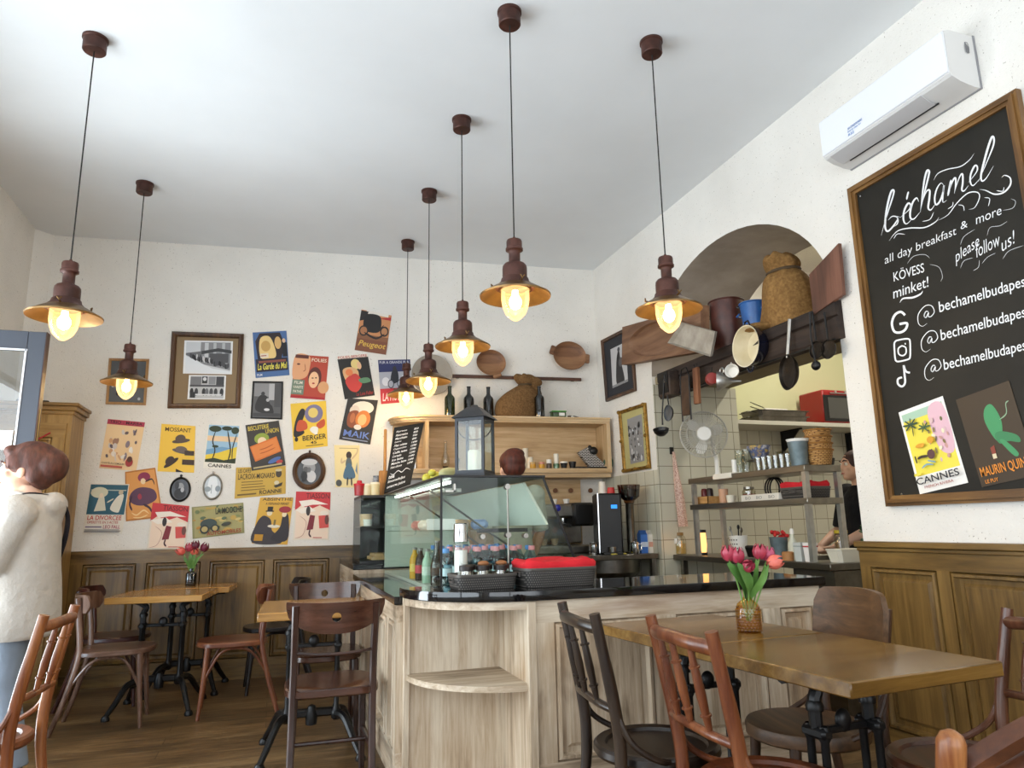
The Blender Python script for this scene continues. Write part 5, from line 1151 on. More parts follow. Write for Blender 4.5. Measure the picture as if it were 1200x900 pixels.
def cupprof(r0, r1, h, th=.003): return [(0, 0), (r0, 0), (r1, h), (r1-th, h), (r0-th, .006), (0, .006)]
def wine_bottle(label, loc, s_=1.0, mat=None):
    t = thing('wine_bottle', label, 'bottle', loc, 0, 'empty wine bottles on top of the wall shelf')
    MB(mat or (g_green if 'olive' in label else g_dark)).lathe([(r*s_*1.25, z*s_*.95) for r, z in [(0, .012), (.030, 0), (.037, .006), (.038, .02), (.038, .185), (.034, .205), (.018, .228), (.0135, .245), (.0135, .30), (.0155, .302), (.0155, .312), (.011, .313)]], seg=22).build('bottle_body', t)
    return t
ST = 2.1665
for px, lab in ((527, 'olive green wine bottle at the left end, above the shelf divider'), (549.5, 'dark wine bottle whose shoulder shows just left above the lantern roof'), (572.5, 'dark wine bottle beside the sack, above the right slope of the lantern roof')):
    p = S(px, 486, w=.14); wine_bottle(lab, (p.x, p.y, ST), 1.02)
p = S(632.5, 486, w=.285); wine_bottle('slim dark green wine bottle standing in front of the sack', (p.x, p.y, ST), .98, g_dark)
m_burlap = tex('brown_burlap', '#5f452b', '#836645', 60, .95, 0, .5, 160, c3='#715537', spec=.1)
m_burlap2 = tex('tan_burlap', '#6f5230', '#977549', 50, .95, 0, .5, 150, c3='#83633c', spec=.1)
def sack(label, loc, base, pts, mat, ruffle, rz=0, tie='#4a3a26'):
    """pts = [(dx, z, rx, ry)] rings up the sack, the last one the neck; ruffle = [(dx, z, rx, ry)] above"""
    t = thing('burlap_sack', label, 'sack', loc, rz); rnd = random.Random(len(label)); b = MB(mat)
    C_ = crom([Vector((a, 0, z)) for a, z, _, _ in pts+ruffle], 4); Q = crom([Vector((rx, ry, 0)) for _, _, rx, ry in pts+ruffle], 4); n = 40; rings = []
    ph = [rnd.uniform(0, 6.3) for _ in range(6)]
    for i, (c, q) in enumerate(zip(C_, Q)):
        f = i/len(C_); am = .03+.10*max(0, (f-.55)/.45)
        rings.append([c+Vector((q.x*math.cos(a)*(1+am*math.sin(7*a+ph[0]+3*f)+.045*math.sin(3*a+ph[1]+9*f)+.02*math.sin(11*a-14*f)), q.y*math.sin(a)*(1+am*math.sin(6*a+ph[2])), .012*math.sin(5*a+ph[3])*f)) for a in [2*PI*k/n for k in range(n)]])
    b.loft(rings); b.build('cloth', t, angle=70)
    a, z, rx, ry = pts[-1]; MB(flat(tie, .8)).tube([(a+rx*1.08*math.cos(k*PI/10), ry*1.08*math.sin(k*PI/10), z) for k in range(20)], .010, 6, True).build('tie', t); return t
p = S(608, 486, w=.135)
t = sack('plump brown burlap sack tied at the neck on top of the wall shelf', (p.x, p.y, ST), 0, [(-.01, 0.0, .19, .12), (-.015, .05, .215, .135), (.0, .15, .205, .13), (.035, .24, .16, .11), (.06, .30, .10, .08), (.07, .33, .060, .05)], m_burlap, [(.066, .36, .085, .06), (.06, .40, .10, .065), (.045, .425, .075, .05), (.04, .425, .02, .015)], -TH)
MB(m_burlap).ball((.165, 0, .37), (.075, .05, .045), (0, .3, 0)).ball((.14, .0, .30), (.05, .05, .08)).ball((.18, .0, .20), (.055, .06, .16), (0, -.12, 0)).build('hanging_flap', t)
p = S(654, 486, w=.16); t = thing('plastic_box', 'small green lidded plastic box with white label on the shelf top', 'box', (p.x, p.y, ST), -TH)
b = MB(glass('green_plastic', '#7fb86a', .6, .2, .25)); b.obox((0, 0, .035), (.135, .09, .07), None, .008); b.build('tub', t); MB(flat('#5da452', .4)).obox((0, 0, .075), (.145, .10, .012), None, .004).build('lid', t); MB(m_white).box(-.005, .05, -.052, -.0475, .03, .06).build('sticker', t)
p = S(677, 487, w=.2); t = thing('tongs', 'black hand tool lying on the shelf top at the right', 'tool', (p.x, p.y, ST+.008), -TH+.3)
MB(m_black).tube([(-.10, .02, .012), (-.03, 0, .01), (.04, .01, .004), (.11, -.02, .002)], [.012, .014, .010, .005], 8).build('upper_arm', t); MB(m_white).tube([(-.09, -.03, .008), (-.02, 0, .004), (.05, -.02, .002)], [.008, .008, .005], 8).build('lower_arm', t)
# wooden bowls leaning on the rail
m_bowl = wood('carved_bowl_wood', '#4a2e1c', '#7a5236', '#9c7350', 'x', .55, 14, .2)
def rail_bowl(label, px, py, rx, ry, lugs, mat, tilt=.15, flat_=False):
    o = S(px, py, w=.045); m_ = mpp(o); a = (rx+ry)/2*m_; t = thing('wooden_bowl' if not flat_ else 'round_tray', label, 'bowl' if not flat_ else 'tray', o)
    fm = frame_of((-NWALL+Vector((0, 0, tilt))).normalized()); b = MB(mat); sx, sy = rx/((rx+ry)/2), ry/((rx+ry)/2)
    P = [(0, 0), (a*.72, .004), (a*.92, .030), (a, .052), (a*.985, .058), (a*.86, .036), (a*.6, .016), (0, .012)] if not flat_ else [(0, .02), (a*.97, .02), (a, .026), (a*.99, .032), (a*.93, .026), (0, .025)]
    b.lathe(P, rotm=fm, seg=36, sx=sx, sy=sy); b.build('bowl' if not flat_ else 'disc', t)
    for an in lugs:
        c = fm @ Vector((a*sx*1.06*math.cos(an), a*sy*1.06*math.sin(an), .044)); MB(mat).obox(c, (a*.34, a*.62, .022), fm @ Euler((0, 0, an)).to_matrix(), .01).build('handle', t)
    return t
rail_bowl('round wooden bowl leaning on the rail left of the sack', 574.5, 427, 17.5, 16, (-1.2,), m_bowl)
rail_bowl('wooden bowl with two carved ear handles, at the right end of the rail', 666, 419, 20, 18, (PI-.35, -.15), m_bowl)
rail_bowl('pale grey round tray leaning on the left end of the rail behind a lamp', 506, 440, 24, 25, (), tex('grey_tin', '#8b8378', '#a39a8d', 6, .6, .1, .1, 40), .08, True)
# things standing on the shelf
SB = 1.696
def on_shelf(px, off=.2): p = S(px, 548, w=off); return (p.x, p.y, SB)
simple([(0, 0), (.024, 0), (.024, .21), (.020, .215), (.020, .235), (0, .24)], 'cocktail_shaker', 'steel cylinder beside the wooden mill on the shelf, right of the menu board', 'shaker', on_shelf(486, .22), m_chrome)
simple([(0, 0), (.026, 0), (.026, .02), (.020, .05), (.022, .10), (.022, .19), (.026, .20), (.018, .23), (0, .235)], 'pepper_mill', 'tall brown wooden mill on the shelf left of the divider', 'mill', on_shelf(500, .18), flat('#7d4f35', .5))
p = on_shelf(522, .16)
simple([(.030, .02), (.036, .05), (.040, .08), (.034, .11), (.018, .15), (.015, .26)], 'oil_lamp', 'old oil lamp with tall clear chimney on the shelf', 'oil lamp', p, glass('chimney_glass', '#f4f4ee', .9, .05, .16), [('base', [(0, 0), (.04, 0), (.042, .008), (.02, .016), (.024, .03), (0, .032)], flat('#3a2a20', .5))])
t = thing('corkscrew', 'dark upright corkscrew beside the oil lamp on the shelf', 'corkscrew', on_shelf(534, .2)); MB(m_black).tube([(0, 0, 0), (0, 0, .20)], [.006, .004], 8).build('rod', t); MB(m_black).ball((.018, 0, .08), (.022, .018, .022)).obox((0, 0, .004), (.05, .05, .008), None, .002).build('knob', t)
tag(MB(m_white).lathe(cupprof(.022, .028, .075)).build('paper_cup', loc=on_shelf(609.5, .18)), 'white paper cup beside the red hair bun, at the bottom of the shelf', 'cup')
tag(MB(flat('#e2d8c4', .6)).lathe([(0, .0), (.034, 0), (.026, .20), (.026, .205), (0, .205)]).build('cup_stack', loc=on_shelf(616, .08)), 'tall tapered stack of cream paper cups standing behind the low jars', 'cup stack')
tag(MB(flat('#ded4bf', .6)).lathe([(0, 0), (.032, 0), (.026, .11), (0, .112)]).build('cup_stack', loc=on_shelf(621.5, .2)), 'short stack of cream paper cups next to the first honey jar', 'cup stack')
for px, lab, lid in ((624.5, 'small amber jar nearest the cup stacks on the shelf', '#c9a56a'), (635, 'small amber jar with a pinkish lid on the shelf', '#c88a78')):
    simple([(0, 0), (.026, 0), (.028, .005), (.028, .038), (.024, .042)], 'honey_jar', lab, 'jar', on_shelf(px, .24), flat('#c9952a', .3), [('lid', [(0, .042), (.027, .042), (.027, .060), (0, .062)], flat(lid, .5))], 'small jars on the shelf')
simple([(0, 0), (.024, 0), (.024, .045), (.02, .05)], 'spice_jar', 'small jar with white lid and dark base on the shelf', 'jar', on_shelf(643.5, .24), flat('#4a3a30', .4), [('lid', [(0, .05), (.024, .05), (.024, .085), (0, .087)], m_white)], 'small jars on the shelf')
simple([(0, 0), (.026, 0), (.030, .04), (.026, .05)], 'glass_cup', 'greenish glass holding a tall stack of white lids on the shelf', 'glass', on_shelf(652, .22), glass('pale_green_glass', '#a9c8b0', .8, .05, .1), [('lid_stack', [(0, .006), (.022, .006), (.024, .14), (0, .142)], flat('#e6e0d2', .6))])
for px, lab, c in ((661, 'black cup with a white lid, left of the other black cup', '#e8e4da'), (671, 'black cup without lid beside the dark tray', '#26201e')):
    simple(cupprof(.024, .034, .055), 'black_cup', lab, 'cup', on_shelf(px, .24), m_black, [('lid', [(0, .052), (.036, .052), (.034, .066), (0, .07)], flat(c, .5))])
tag(MB(m_black).obox((0, 0, .009), (.34, .15, .018), None, .004).build('flat_tray', loc=on_shelf(693, .2)), 'flat black tray at the right end of the shelf', 'tray').rotation_euler = (0, 0, -TH)
p = on_shelf(696, .19); t = thing('gift_bag', 'black-and-white zigzag patterned bag tipped over on the black tray', 'bag', (p[0], p[1], SB+.02), -TH)
m_zig, nt_, b_, br_ = brick_mat('zigzag_print', '#e8e4dc', '#e8e4dc', '#3b3330', .03, .012, .004, ('X', 'Z'), .5); nt_.links.new(br_.outputs['Color'], b_.inputs['Base Color'])
b = MB(m_zig); Q = [(-.155, .135), (-.06, .185), (.12, .0), (-.05, .0)]; b.prism([Vector((x, -.03, z)) for x, z in Q], (0, .06, 0)); b.build('bag_body', t)
MB(m_black).ball((-.005, -.02, .15), (.045, .03, .04)).ball((-.04, -.02, .175), (.02, .02, .03)).build('bow', t)
tag(MB(tex('green_foliage_cloth', '#2d4a3a', '#4f7058', 30, .8, 0, .3, 80)).ball((0, 0, .045), (.05, .045, .05)).ball((.035, 0, .04), (.03, .04, .045)).build('cloth_bundle', loc=(p[0]+.135, p[1]-.04, SB+.018)), 'dark green crumpled bundle beside the zigzag bag', 'bundle')
# slanted menu board, paddle and jars on the dark vitrine
VZ = 1.4335
A_, B_, D2 = S(462, 501, y=5.74), S(497, 495, y=5.72), S(450, 578, y=5.50); n_ = (B_-A_).cross(D2-A_); d_ = ray(481, 567); C2 = CAM+d_*(n_.dot(A_-CAM)/n_.dot(d_))
mbx = thing('menu_board', 'small slanted black menu board with white handwriting above the case', 'menu board', D2); P = [v-D2 for v in (A_, B_, C2, D2)]
nrm = (P[0]-P[3]).cross(P[2]-P[3]).normalized(); nrm = nrm if nrm.y < 0 else -nrm
MB(tex('menu_black', '#121110', '#1c1a18', 4, .7, 0, .05, 40)).prism([P[3], P[2], P[1], P[0]], -nrm*.012).build('board', mbx)
fn = quad_fn([v+nrm*.0008 for v in P], nrm); b = MB(chalk)
for i, (w1, pr) in enumerate((('Espresso', '850'), ('Ristretto', '850'), ('Macchiato', '990'), ('Lungo', '890'), ('Flat white', '1490'), ('Cappuccino', '1290'), ('Caffe latte', '1390'), ('Cortado', '1290'), ('Ice latte', '1490'), ('Matcha latte', '1690'), ('Hot choco', '1590'))):
    v = .90-.056*i; put_text(b, w1, fn, .10, .10+.045*len(w1), v, v+.034, chalk, .2, .02); put_text(b, pr, fn, .70, .70+.05*len(pr), v, v+.032, chalk, .2, .02)
stroke(b, [(.12, .27), (.25, .24), (.4, .28), (.55, .24), (.7, .28), (.86, .24)], fn, .012, chalk)
for v, tx, u1 in ((.19, 'tea', .3), (.12, 'limonade/jus', .72), (.04, 'orange juice', .76)): put_text(b, tx, fn, .08, u1, v, v+.05, chalk, .2, .02)
b.build('handwriting', mbx, normals=False)
def on_v(px, y=5.55): p = S(px, 575, y=y); return (p.x, p.y, VZ)
t = thing('wooden_paddle', 'long-handled tan wooden paddle standing beside the menu board', 'paddle', on_v(447.5, 5.62)); m_pad = wood('honey_wood', '#8a5420', '#b47a35', '#c99550', 'z', .45, 20, .1)
b = MB(m_pad); b.obox((.012, 0, .10), (.075, .018, .20), None, .008); b.build('blade', t); MB(m_pad).obox((.020, 0, .36), (.024, .016, .34), None, .006).build('handle', t)
simple(cupprof(.035, .040, .075), 'storage_jar', 'small red jar with a red lid on the left end of the vitrine', 'jar', on_v(421, 5.5), flat('#a83234', .3), [('lid', [(0, .072), (.042, .072), (.044, .088), (.020, .094), (.018, .112), (0, .115)], flat('#c2182a', .4))], 'jars on the vitrine')
simple(cupprof(.033, .036, .075), 'storage_jar', 'cream jar between the red jar and the other cream jar on the vitrine', 'jar', on_v(430.3, 5.5), flat('#d8c9a2', .3), [('lid', [(0, .075), (.037, .075), (.030, .088), (0, .09)], flat('#e6dcc2', .4))], 'jars on the vitrine')
simple(cupprof(.036, .040, .085), 'storage_jar', 'wider cream jar beside the paddle blade on the vitrine', 'jar', on_v(439, 5.5), flat('#dccb9c', .3), [('lid', [(0, .085), (.041, .085), (.033, .10), (0, .102)], flat('#e9e0c8', .4))], 'jars on the vitrine')
tag(MB(tex('speckled_enamel', '#b9b9bb', '#4c4d52', 60, .3, 0, 0)).lathe([(0, .0), (.040, 0), (.045, .05), (.038, .10), (.026, .15), (.03, .165), (.026, .166), (0, .12)]).tube([(.038, 0, .12), (.07, 0, .11), (.07, 0, .06), (.044, 0, .04)], .006, 8).build('enamel_jug', loc=on_v(441, 5.72)), 'speckled grey enamel jug behind the cream jars', 'jug')
for i, (px, py, y, z, lab, nm, mat, dims) in enumerate(((419, 604, 5.6, 1.206, 'pale tub on the upper shelf inside the vitrine', 'food_tub', flat('#d9b890', .5), (.05, .09)), (431, 605, 5.55, 1.206, 'white cup with a card inside the vitrine', 'white_cup', m_white, (.035, .05)))):
    p = S(px, py, y=y); tag(MB(mat).lathe(cupprof(dims[0]*.85, dims[0], dims[1])).build(nm, loc=(max(p.x, .66), y, z)), lab, 'tub')
tag(MB(flat('#b9986a', .7)).obox((0, 0, .012), (.28, .3, .024)).obox((.01, 0, .036), (.26, .28, .022)).build('board_stack', loc=(.84, 5.66, .954)), 'pale boards stacked on the floor of the vitrine', 'board')

# ------------------------------------------------------------------ lantern and plants on the case top
CZ = Zt+.0125
lt = thing('lantern', 'tall grey metal lantern with white candle on the glass case', 'lantern', (.965, 3.52, CZ), R(-37)); m_lan = flat('#35373b', .45, .5)
lw_, lh = .078, .285
b = MB(m_lan); b.obox((0, 0, .008), (lw_*2+.012, lw_*2+.012, .016), None, .003)
b.build('base', lt)
for sx in (-1, 1):
    for sy in (-1, 1): MB(m_lan).obox((sx*(lw_-.006), sy*(lw_-.006), .016+lh/2), (.014, .014, lh)).build('post', lt)
for z in (.024, lh+.008):
    b = MB(m_lan)
    for s_ in (-1, 1): b.obox((0, s_*(lw_-.005), z), (lw_*2-.02, .010, .016)); b.obox((s_*(lw_-.005), 0, z), (.010, lw_*2-.002, .016))
    b.build('rim', lt)
b = MB(m_lan); e = lw_+.016; zr_ = lh+.016; t2 = .030; zt_ = zr_+.062
lo = [Vector((x, y, zr_)) for x, y in ((-e, -e), (e, -e), (e, e), (-e, e))]; mi = [Vector((v.x*.93, v.y*.93, zr_+.008)) for v in lo]; hi = [Vector((x*t2/e, y*t2/e, zt_)) for x, y in ((-e, -e), (e, -e), (e, e), (-e, e))]
b.loft([lo, mi, hi]); b.cyl((0, 0, zt_), (0, 0, zt_+.012), .022, .016); b.build('roof', lt, angle=20)
for k in range(4):
    fm = Euler((0, 0, k*PI/2)).to_matrix(); MB(g_clear).obox(fm @ Vector((0, lw_-.006, .016+lh/2)), (lw_*2-.024, .003, lh-.03), fm).build('pane', lt)
MB(flat('#e8e3d4', .5)).lathe([(0, .016), (.038, .016), (.038, .132), (.034, .138), (0, .132)]).cyl((0, 0, .13), (0, 0, .145), .0015).build('candle', lt)
MB(m_black).tube(arc((0, -.002, lh-.03), .092, PI, 2*PI, 18, 'xz', .062), .003, 6).build('bail_handle', lt)
tag(MB(tex('yellow_lemon', '#c9b83a', '#a8b04a', 20, .5, 0, .2, 60)).ball((0, 0, .032), (.038, .03, .032)).ball((-.05, .03, .028), (.028, .028, .028)).ball((-.03, -.02, .055), (.024, .024, .02)).build('fruit_cluster', loc=(.86, 3.97, CZ)), 'yellow-green fruit cluster on the case top beside the menu board', 'fruit')
tag(MB(tex('pale_squash', '#a3a06a', '#c2bd8c', 14, .6, 0, .3, 50)).ball((0, 0, .038), (.075, .035, .036), (0, 0, .4)).build('squash', loc=(.90, 3.80, CZ)), 'pale greenish squash lying on the case top left of the lantern', 'squash')
tag(MB(flat('#4a1f2a', .5)).ball((0, 0, .026), (.026, .026, .027)).build('dark_fig', loc=(.955, 3.72, CZ)), 'small dark round fig on the case top close to the lantern', 'fruit')

# ------------------------------------------------------------------ on the black granite: baskets, sugar dispenser
def basket(label, loc, sx, sy, h, rz=0):
    t = thing('plastic_basket', label, 'basket', loc, rz); n = 44
    m, nt_, b_, br_ = brick_mat('woven_grey_plastic', '#5f5a55', '#6a655f', '#2a2725', .010, .010, .0026, ('X', 'Z'), .5) if 'woven' not in MATS else (MATS['woven'], None, None, None)
    if nt_:
        nt_.links.new(br_.outputs['Color'], b_.inputs['Base Color']); b_.inputs['Roughness'].default_value = .6; MATS['woven'] = m
    def ring(k, z):
        out = []
        for i in range(n):
            a = 2*PI*i/n; c, s_ = math.cos(a), math.sin(a); e = .32
            out.append(Vector((sx/2*k*math.copysign(abs(c)**e, c), sy/2*k*math.copysign(abs(s_)**e, s_), z)))
        return out
    b = MB(m); b.loft([ring(.93, 0), ring(.95, .006), ring(1, h-.014)], False); b.loft([ring(.97, h-.014), ring(.92, .006)], False); b.poly(ring(.93, .002)); b.build('wall', t, angle=60)
    b = MB(flat('#57524d', .5)); b.loft([ring(1.0, h-.014), ring(1.025, h-.012), ring(1.025, h), ring(.97, h), ring(.97, h-.014)], False); b.build('rim', t, angle=60)
    for s_ in (-1, 1): MB(flat('#4a4541', .5)).tube([(s_*sx*.506, y, z) for y, z in ((-.03, h-.02), (-.03, h-.035), (.03, h-.035), (.03, h-.02))], .005, 6, True).build('handle', t)
    return t
GZ = .9105
b1 = basket('grey woven-look basket holding small lidded jars, left of the red-lined one', (.905, 3.20, GZ), .285, .20, .066, R(3))
for i, (dx, dy, st) in enumerate(((-.085, -.045, 0), (-.01, -.045, 1), (.075, -.045, 2), (-.05, .04, 3), (.03, .04, 4), (.105, .03, 5))):
    lab = ('front left jar, under no other, in the grey basket', 'front middle jar with a biscuit on its lid in the grey basket', 'front right jar with a biscuit on its lid in the grey basket', 'back left jar in the grey basket', 'back middle jar in the grey basket', 'back right jar in the grey basket')[i]
    t = simple([(0, 0), (.027, 0), (.028, .064), (.026, .076)], 'preserve_jar', 'black-lidded '+lab, 'jar', (.905+dx, 3.20+dy, GZ+.006), g_milky, [('lid', [(0, .074), (.032, .074), (.033, .094), (.030, .097), (0, .097)], flat('#241d1a', .4))], 'black-lidded jars in the grey basket')
    if st in (1, 2): MB(flat('#8a5a34', .7)).ball((.004, 0, .104), (.026, .024, .012)).build('biscuit', t)
b2 = basket('grey woven-look basket lined with red cloth on the bar', (1.245, 3.17, GZ), .36, .22, .085, R(2))
b = MB(tex('red_cloth', '#b5121e', '#d2202c', 10, .9, 0, .3, 40)); n = 44; rnd = random.Random(4)
def cl(k, z, am): return [Vector((.178*k*math.copysign(abs(math.cos(a))**.35, math.cos(a)), .108*k*math.copysign(abs(math.sin(a))**.35, math.sin(a)), z+am*math.sin(9*a)+am*math.sin(5*a+1))) for a in [2*PI*i/n for i in range(n)]]
b.loft([cl(.96, .05, 0), cl(1.03, .088, .002), cl(1.04, .105, .004), cl(.97, .118, .005), cl(.75, .112, .004), cl(.4, .118, .003), cl(.05, .112, .001)])
o = b.build('red_cloth', loc=(1.245, 3.17, GZ), angle=60); o.rotation_euler = (0, 0, R(2)); tag(o, 'bright red cloth folded over the basket on the bar', 'cloth')
simple([(0, 0), (.034, 0), (.034, .20), (.030, .205)], 'sugar_dispenser', 'tall sugar dispenser with a steel top behind the jar basket', 'dispenser', (.835, 3.315, GZ), g_clear, [('sugar', [(0, .004), (.031, .004), (.031, .165), (0, .168)], m_white), ('steel_top', [(.035, .205), (.035, .245), (.033, .25), (.033, .285), (.028, .29), (0, .292), ], m_chrome)])
# inside the case: water bottles, sandwiches, drinks
def water_bottle(cap, label, group, loc):
    t = thing('water_bottle', label, 'bottle', loc, 0, group)
    MB(g_aqua).lathe([(0, .004), (.026, 0), (.030, .006), (.030, .045), (.027, .05), (.030, .055), (.030, .10), (.027, .105), (.029, .112), (.026, .135), (.014, .158), (.012, .17)], seg=16).build('bottle_body', t)
    MB(flat(cap, .4)).lathe([(0, .190), (.0165, .190), (.0175, .186), (.0175, .168), (0, .168)], seg=16).build('cap', t)
    MB(flat('#cfe3ee', .5)).lathe([(.0304, .060), (.0304, .095)], seg=16).build('wrap_label', t); return t
pinkcap = water_bottle('#e8949a', 'small clear water bottle with pink cap in the rows inside the case', 'pink-capped water bottles in the display case', (0, 0, 0))
bluecap = water_bottle('#3f86cf', 'small clear water bottle with blue cap in the rows inside the case', 'blue-capped water bottles in the display case', (0, 0, 0))
first = {0: True, 1: True}; BZ = .8905
for r_ in range(7):
    for c in range(5):
        x, y = .90+.098*c+.018*(r_ % 2), 3.60+.105*r_
        if x > 1.36: continue
        kk = 1 if (r_ in (3, 4, 6) or (r_ == 1 and c > 3)) else 0; src = (pinkcap, bluecap)[kk]
        if first[kk]: src.location = (x, y, BZ); first[kk] = False
        else: dup(src, (x, y, BZ))
for x, y, lab, kk in ((.80, 3.475, 'blue-capped water bottle alone at the front left corner of the case', 1), (.90, 3.47, 'pink-capped water bottle at the front of the case behind the sugar dispenser', 0)):
    dup((pinkcap, bluecap)[kk], (x, y, .870+.0215), None, lab)
for x, y, lab, c in ((.80, 4.30, 'yellow juice bottle at the left side of the case', '#d8a52a'), (.80, 4.12, 'dark cola bottle with red label at the left side of the case', '#2a1512'), (.80, 3.92, 'pale green bottle with steel cap at the left side of the case', '#a9c8b0')):
    simple([(0, 0), (.028, 0), (.030, .006), (.030, .10), (.026, .12), (.013, .15), (.012, .165)], 'drink_bottle', lab, 'bottle', (x, y, .8905), flat(c, .25), [('cap', [(0, .165), (.015, .165), (.015, .178), (0, .18)], flat('#8a8a86', .4)), ('label_band', [(.0305, .04), (.0305, .085)], flat({'#d8a52a': '#e8c860', '#2a1512': '#c23a4a', '#a9c8b0': '#cfe0d0'}[c], .5))])
simple([(0, 0), (.033, 0), (.034, .006), (.034, .10), (.028, .125), (.015, .16), (.013, .215), (.015, .217), (.015, .225), (0, .226)], 'drink_bottle', 'tall dark brown bottle at the left front of the case', 'bottle', (.81, 3.72, .8905), glass('brown_glass', '#2c1408', .9, .03, .08), [('label_band', [(.0345, .05), (.0345, .09)], flat('#4a3428', .5))])
m_wrap = {c: flat(c, .35) for c in ('#c9857a', '#d8b088', '#8aa0c8', '#e0d4c2', '#b86a5a', '#c8a060')}; rnd = random.Random(8)
for i in range(8):
    x, y = .86+.13*(i % 3), 4.0+.2*(i//3); c = list(m_wrap)[i % 6]
    lab = 'wrapped sandwich on the inner glass shelf, '+('first row, left', 'first row, middle', 'first row, right', 'second row, left', 'second row, middle', 'second row, right', 'last row, left', 'last row, middle')[i]
    t = thing('wrapped_sandwich', lab, 'sandwich', (x, y, Zb+.2585), rnd.uniform(-.4, .4), 'sandwiches in the display case')
    MB(m_wrap[c]).obox((0, 0, .028), (.10, .12, .056), None, .018).build('wrap', t); MB(flat('#e9dfc8', .5)).obox((0, 0, .057), (.07, .03, .003)).build('sticker', t)
for px, lab in ((417, ''),): pass
t = thing('price_card', 'white price card standing inside the case at upper left', 'card', (.86, 3.85, Zb+.2585)); MB(m_white).obox((0, 0, .03), (.16, .004, .06), (R(-12), 0, 0)).build('card', t)

# ------------------------------------------------------------------ beam across the arch and what stands and hangs on it
m_beam = wood('old_dark_beam', '#120c09', '#2a1e18', '#4a3a2e', 'y', .75, 12, .5)
bm_ = thing('wooden_beam', 'old dark wooden beam across the kitchen arch', 'beam', (2.99, 4.0, 2.30)); b = MB(m_beam); rnd = random.Random(2); rings = []
for i in range(15):
    y = 3.04-4.0+(5.02-3.04)*i/14; j = lambda: rnd.uniform(-.008, .008); z0, z1 = -.112, .104
    rings.append([Vector((-.045+j(), y, z0+.012+j())), Vector((-.030, y, z0+j())), Vector((.05, y, z0)), Vector((.05, y, z1)), Vector((-.02, y, z1)), Vector((-.045+j(), y, z1-.02+j())), Vector((-.048+j(), y, .02)), Vector((-.036+j(), y, .012)), Vector((-.048+j(), y, .0))])
b.loft(rings); b.build('timber', bm_, angle=30)
b = MB(m_iron); b.box(-.06, -.05, -.94+0, .98, -.128, -.118); b.build('hook_bar', bm_)
LZ = 2.4055
def bx_(px, py, x=2.90): return S(px, py, x=x)
# carved trough, grey tray
m_tro = wood('carved_trough', '#513421', '#725039', '#8e6c50', 'y', .6, 14, .15)
def tilted(y0, z0, y1, z1): d = Vector((0, y1-y0, z1-z0)).normalized(); return d, Vector((0, -d.z, d.y))
def dished(b, o, ux, uz, n, w, h, rx, rz_, dpt, th, c=(0, 0)):
    """a slab with an oval hollow carved into the face towards n"""
    N_ = 40; outer = []; 
    ca_ = math.atan2(h, w); angs = sorted([2*PI*k/36 for k in range(36)]+[ca_, PI-ca_, PI+ca_, 2*PI-ca_])
    for a in angs:
        ca, sa = math.cos(a), math.sin(a); e = max(abs(ca)/(w/2), abs(sa)/(h/2)); outer.append((ca/e, sa/e))
    def P(q, d): return o+ux*q[0]+uz*q[1]+n*d
    rim = [(c[0]+rx*math.cos(a), c[1]+rz_*math.sin(a)) for a in angs]
    rings = [[P(q, 0) for q in outer], [P(q, th) for q in outer], [P(q, th) for q in rim]]
    for f, g in ((.93, .45), (.75, .8), (.45, .97), (.12, 1.0)): rings.append([P((c[0]+(q[0]-c[0])*f, c[1]+(q[1]-c[1])*f), th-dpt*g) for q in rim])
    b.loft(rings)
a0, a1 = bx_(735, 428, 2.93), bx_(824, 413, 2.93); a2 = bx_(735, 384, 2.93)
ux = (a1-a0); L_ = ux.length*1.04; ux.normalize(); uz = Vector((1, 0, 0)).cross(ux); uz = uz if uz.z > 0 else -uz; h_ = (a2-a0).dot(uz)
tr = thing('dough_trough', 'long carved wooden dough trough leaning over the beam end, left of the grey tray', 'trough', a0)
b = MB(m_tro); dished(b, ux*L_/2+uz*h_/2+Vector((.02, 0, 0)), ux, uz, Vector((-1, 0, 0)), L_, h_, L_*.40, h_*.42, .055, .075); b.build('trough_body', tr, angle=30)
m_gtray = tex('weathered_grey_tin', '#8c8478', '#b0a89c', 10, .7, .1, .2, 50)
Q = [bx_(*q, 2.80) for q in ((798.6, 377.5), (838, 388), (832, 418), (782, 402))]; o0 = sum(Q, Vector())/4; gt = thing('tin_tray', 'shallow grey tin tray leaning tilted between the trough and the brown pot', 'tray', o0); Q = [q-o0 for q in Q]
b = MB(m_gtray); X_ = Vector((1, 0, 0)); inn = [q*.9 for q in Q]
b.loft([[q*.92+X_*.03 for q in Q], [q*.95+X_*.028 for q in Q], Q, [q*.985-X_*.002 for q in Q], [q*.90+X_*.024 for q in Q]]); b.build('tray_body', gt, angle=20)
# pots on the ledge
m_brown = tex('brown_enamel', '#3c1d18', '#52291f', 20, .42, 0, .08, 60); m_blue = tex('blue_enamel', '#24508c', '#2f62a2', 16, .35, 0, .06, 60)
def stockpot(label, loc, r0, r1, h, mat, lugs=2):
    t = thing('enamel_pot', label, 'pot', loc); MB(mat).lathe([(0, 0), (r0*.97, 0), (r0, .01), (r1, h-.01), (r1+.007, h-.006), (r1+.007, h), (r1-.004, h), (r0-.006, .012), (0, .01)], seg=36).build('pot_body', t)
    for k in range(lugs):
        a = R(-75)+PI*k; c = Vector((math.cos(a), math.sin(a), 0)); s_ = Vector((-c.y, c.x, 0)); z = h*.78
        MB(m_black if mat is m_brown else m_blue).tube([c*(r1*.98)-s_*.04+Vector((0, 0, z)), c*(r1+.030)-s_*.03+Vector((0, 0, z-.01)), c*(r1+.030)+s_*.03+Vector((0, 0, z-.01)), c*(r1*.98)+s_*.04+Vector((0, 0, z))], .007, 8).build('handle', t)
    return t
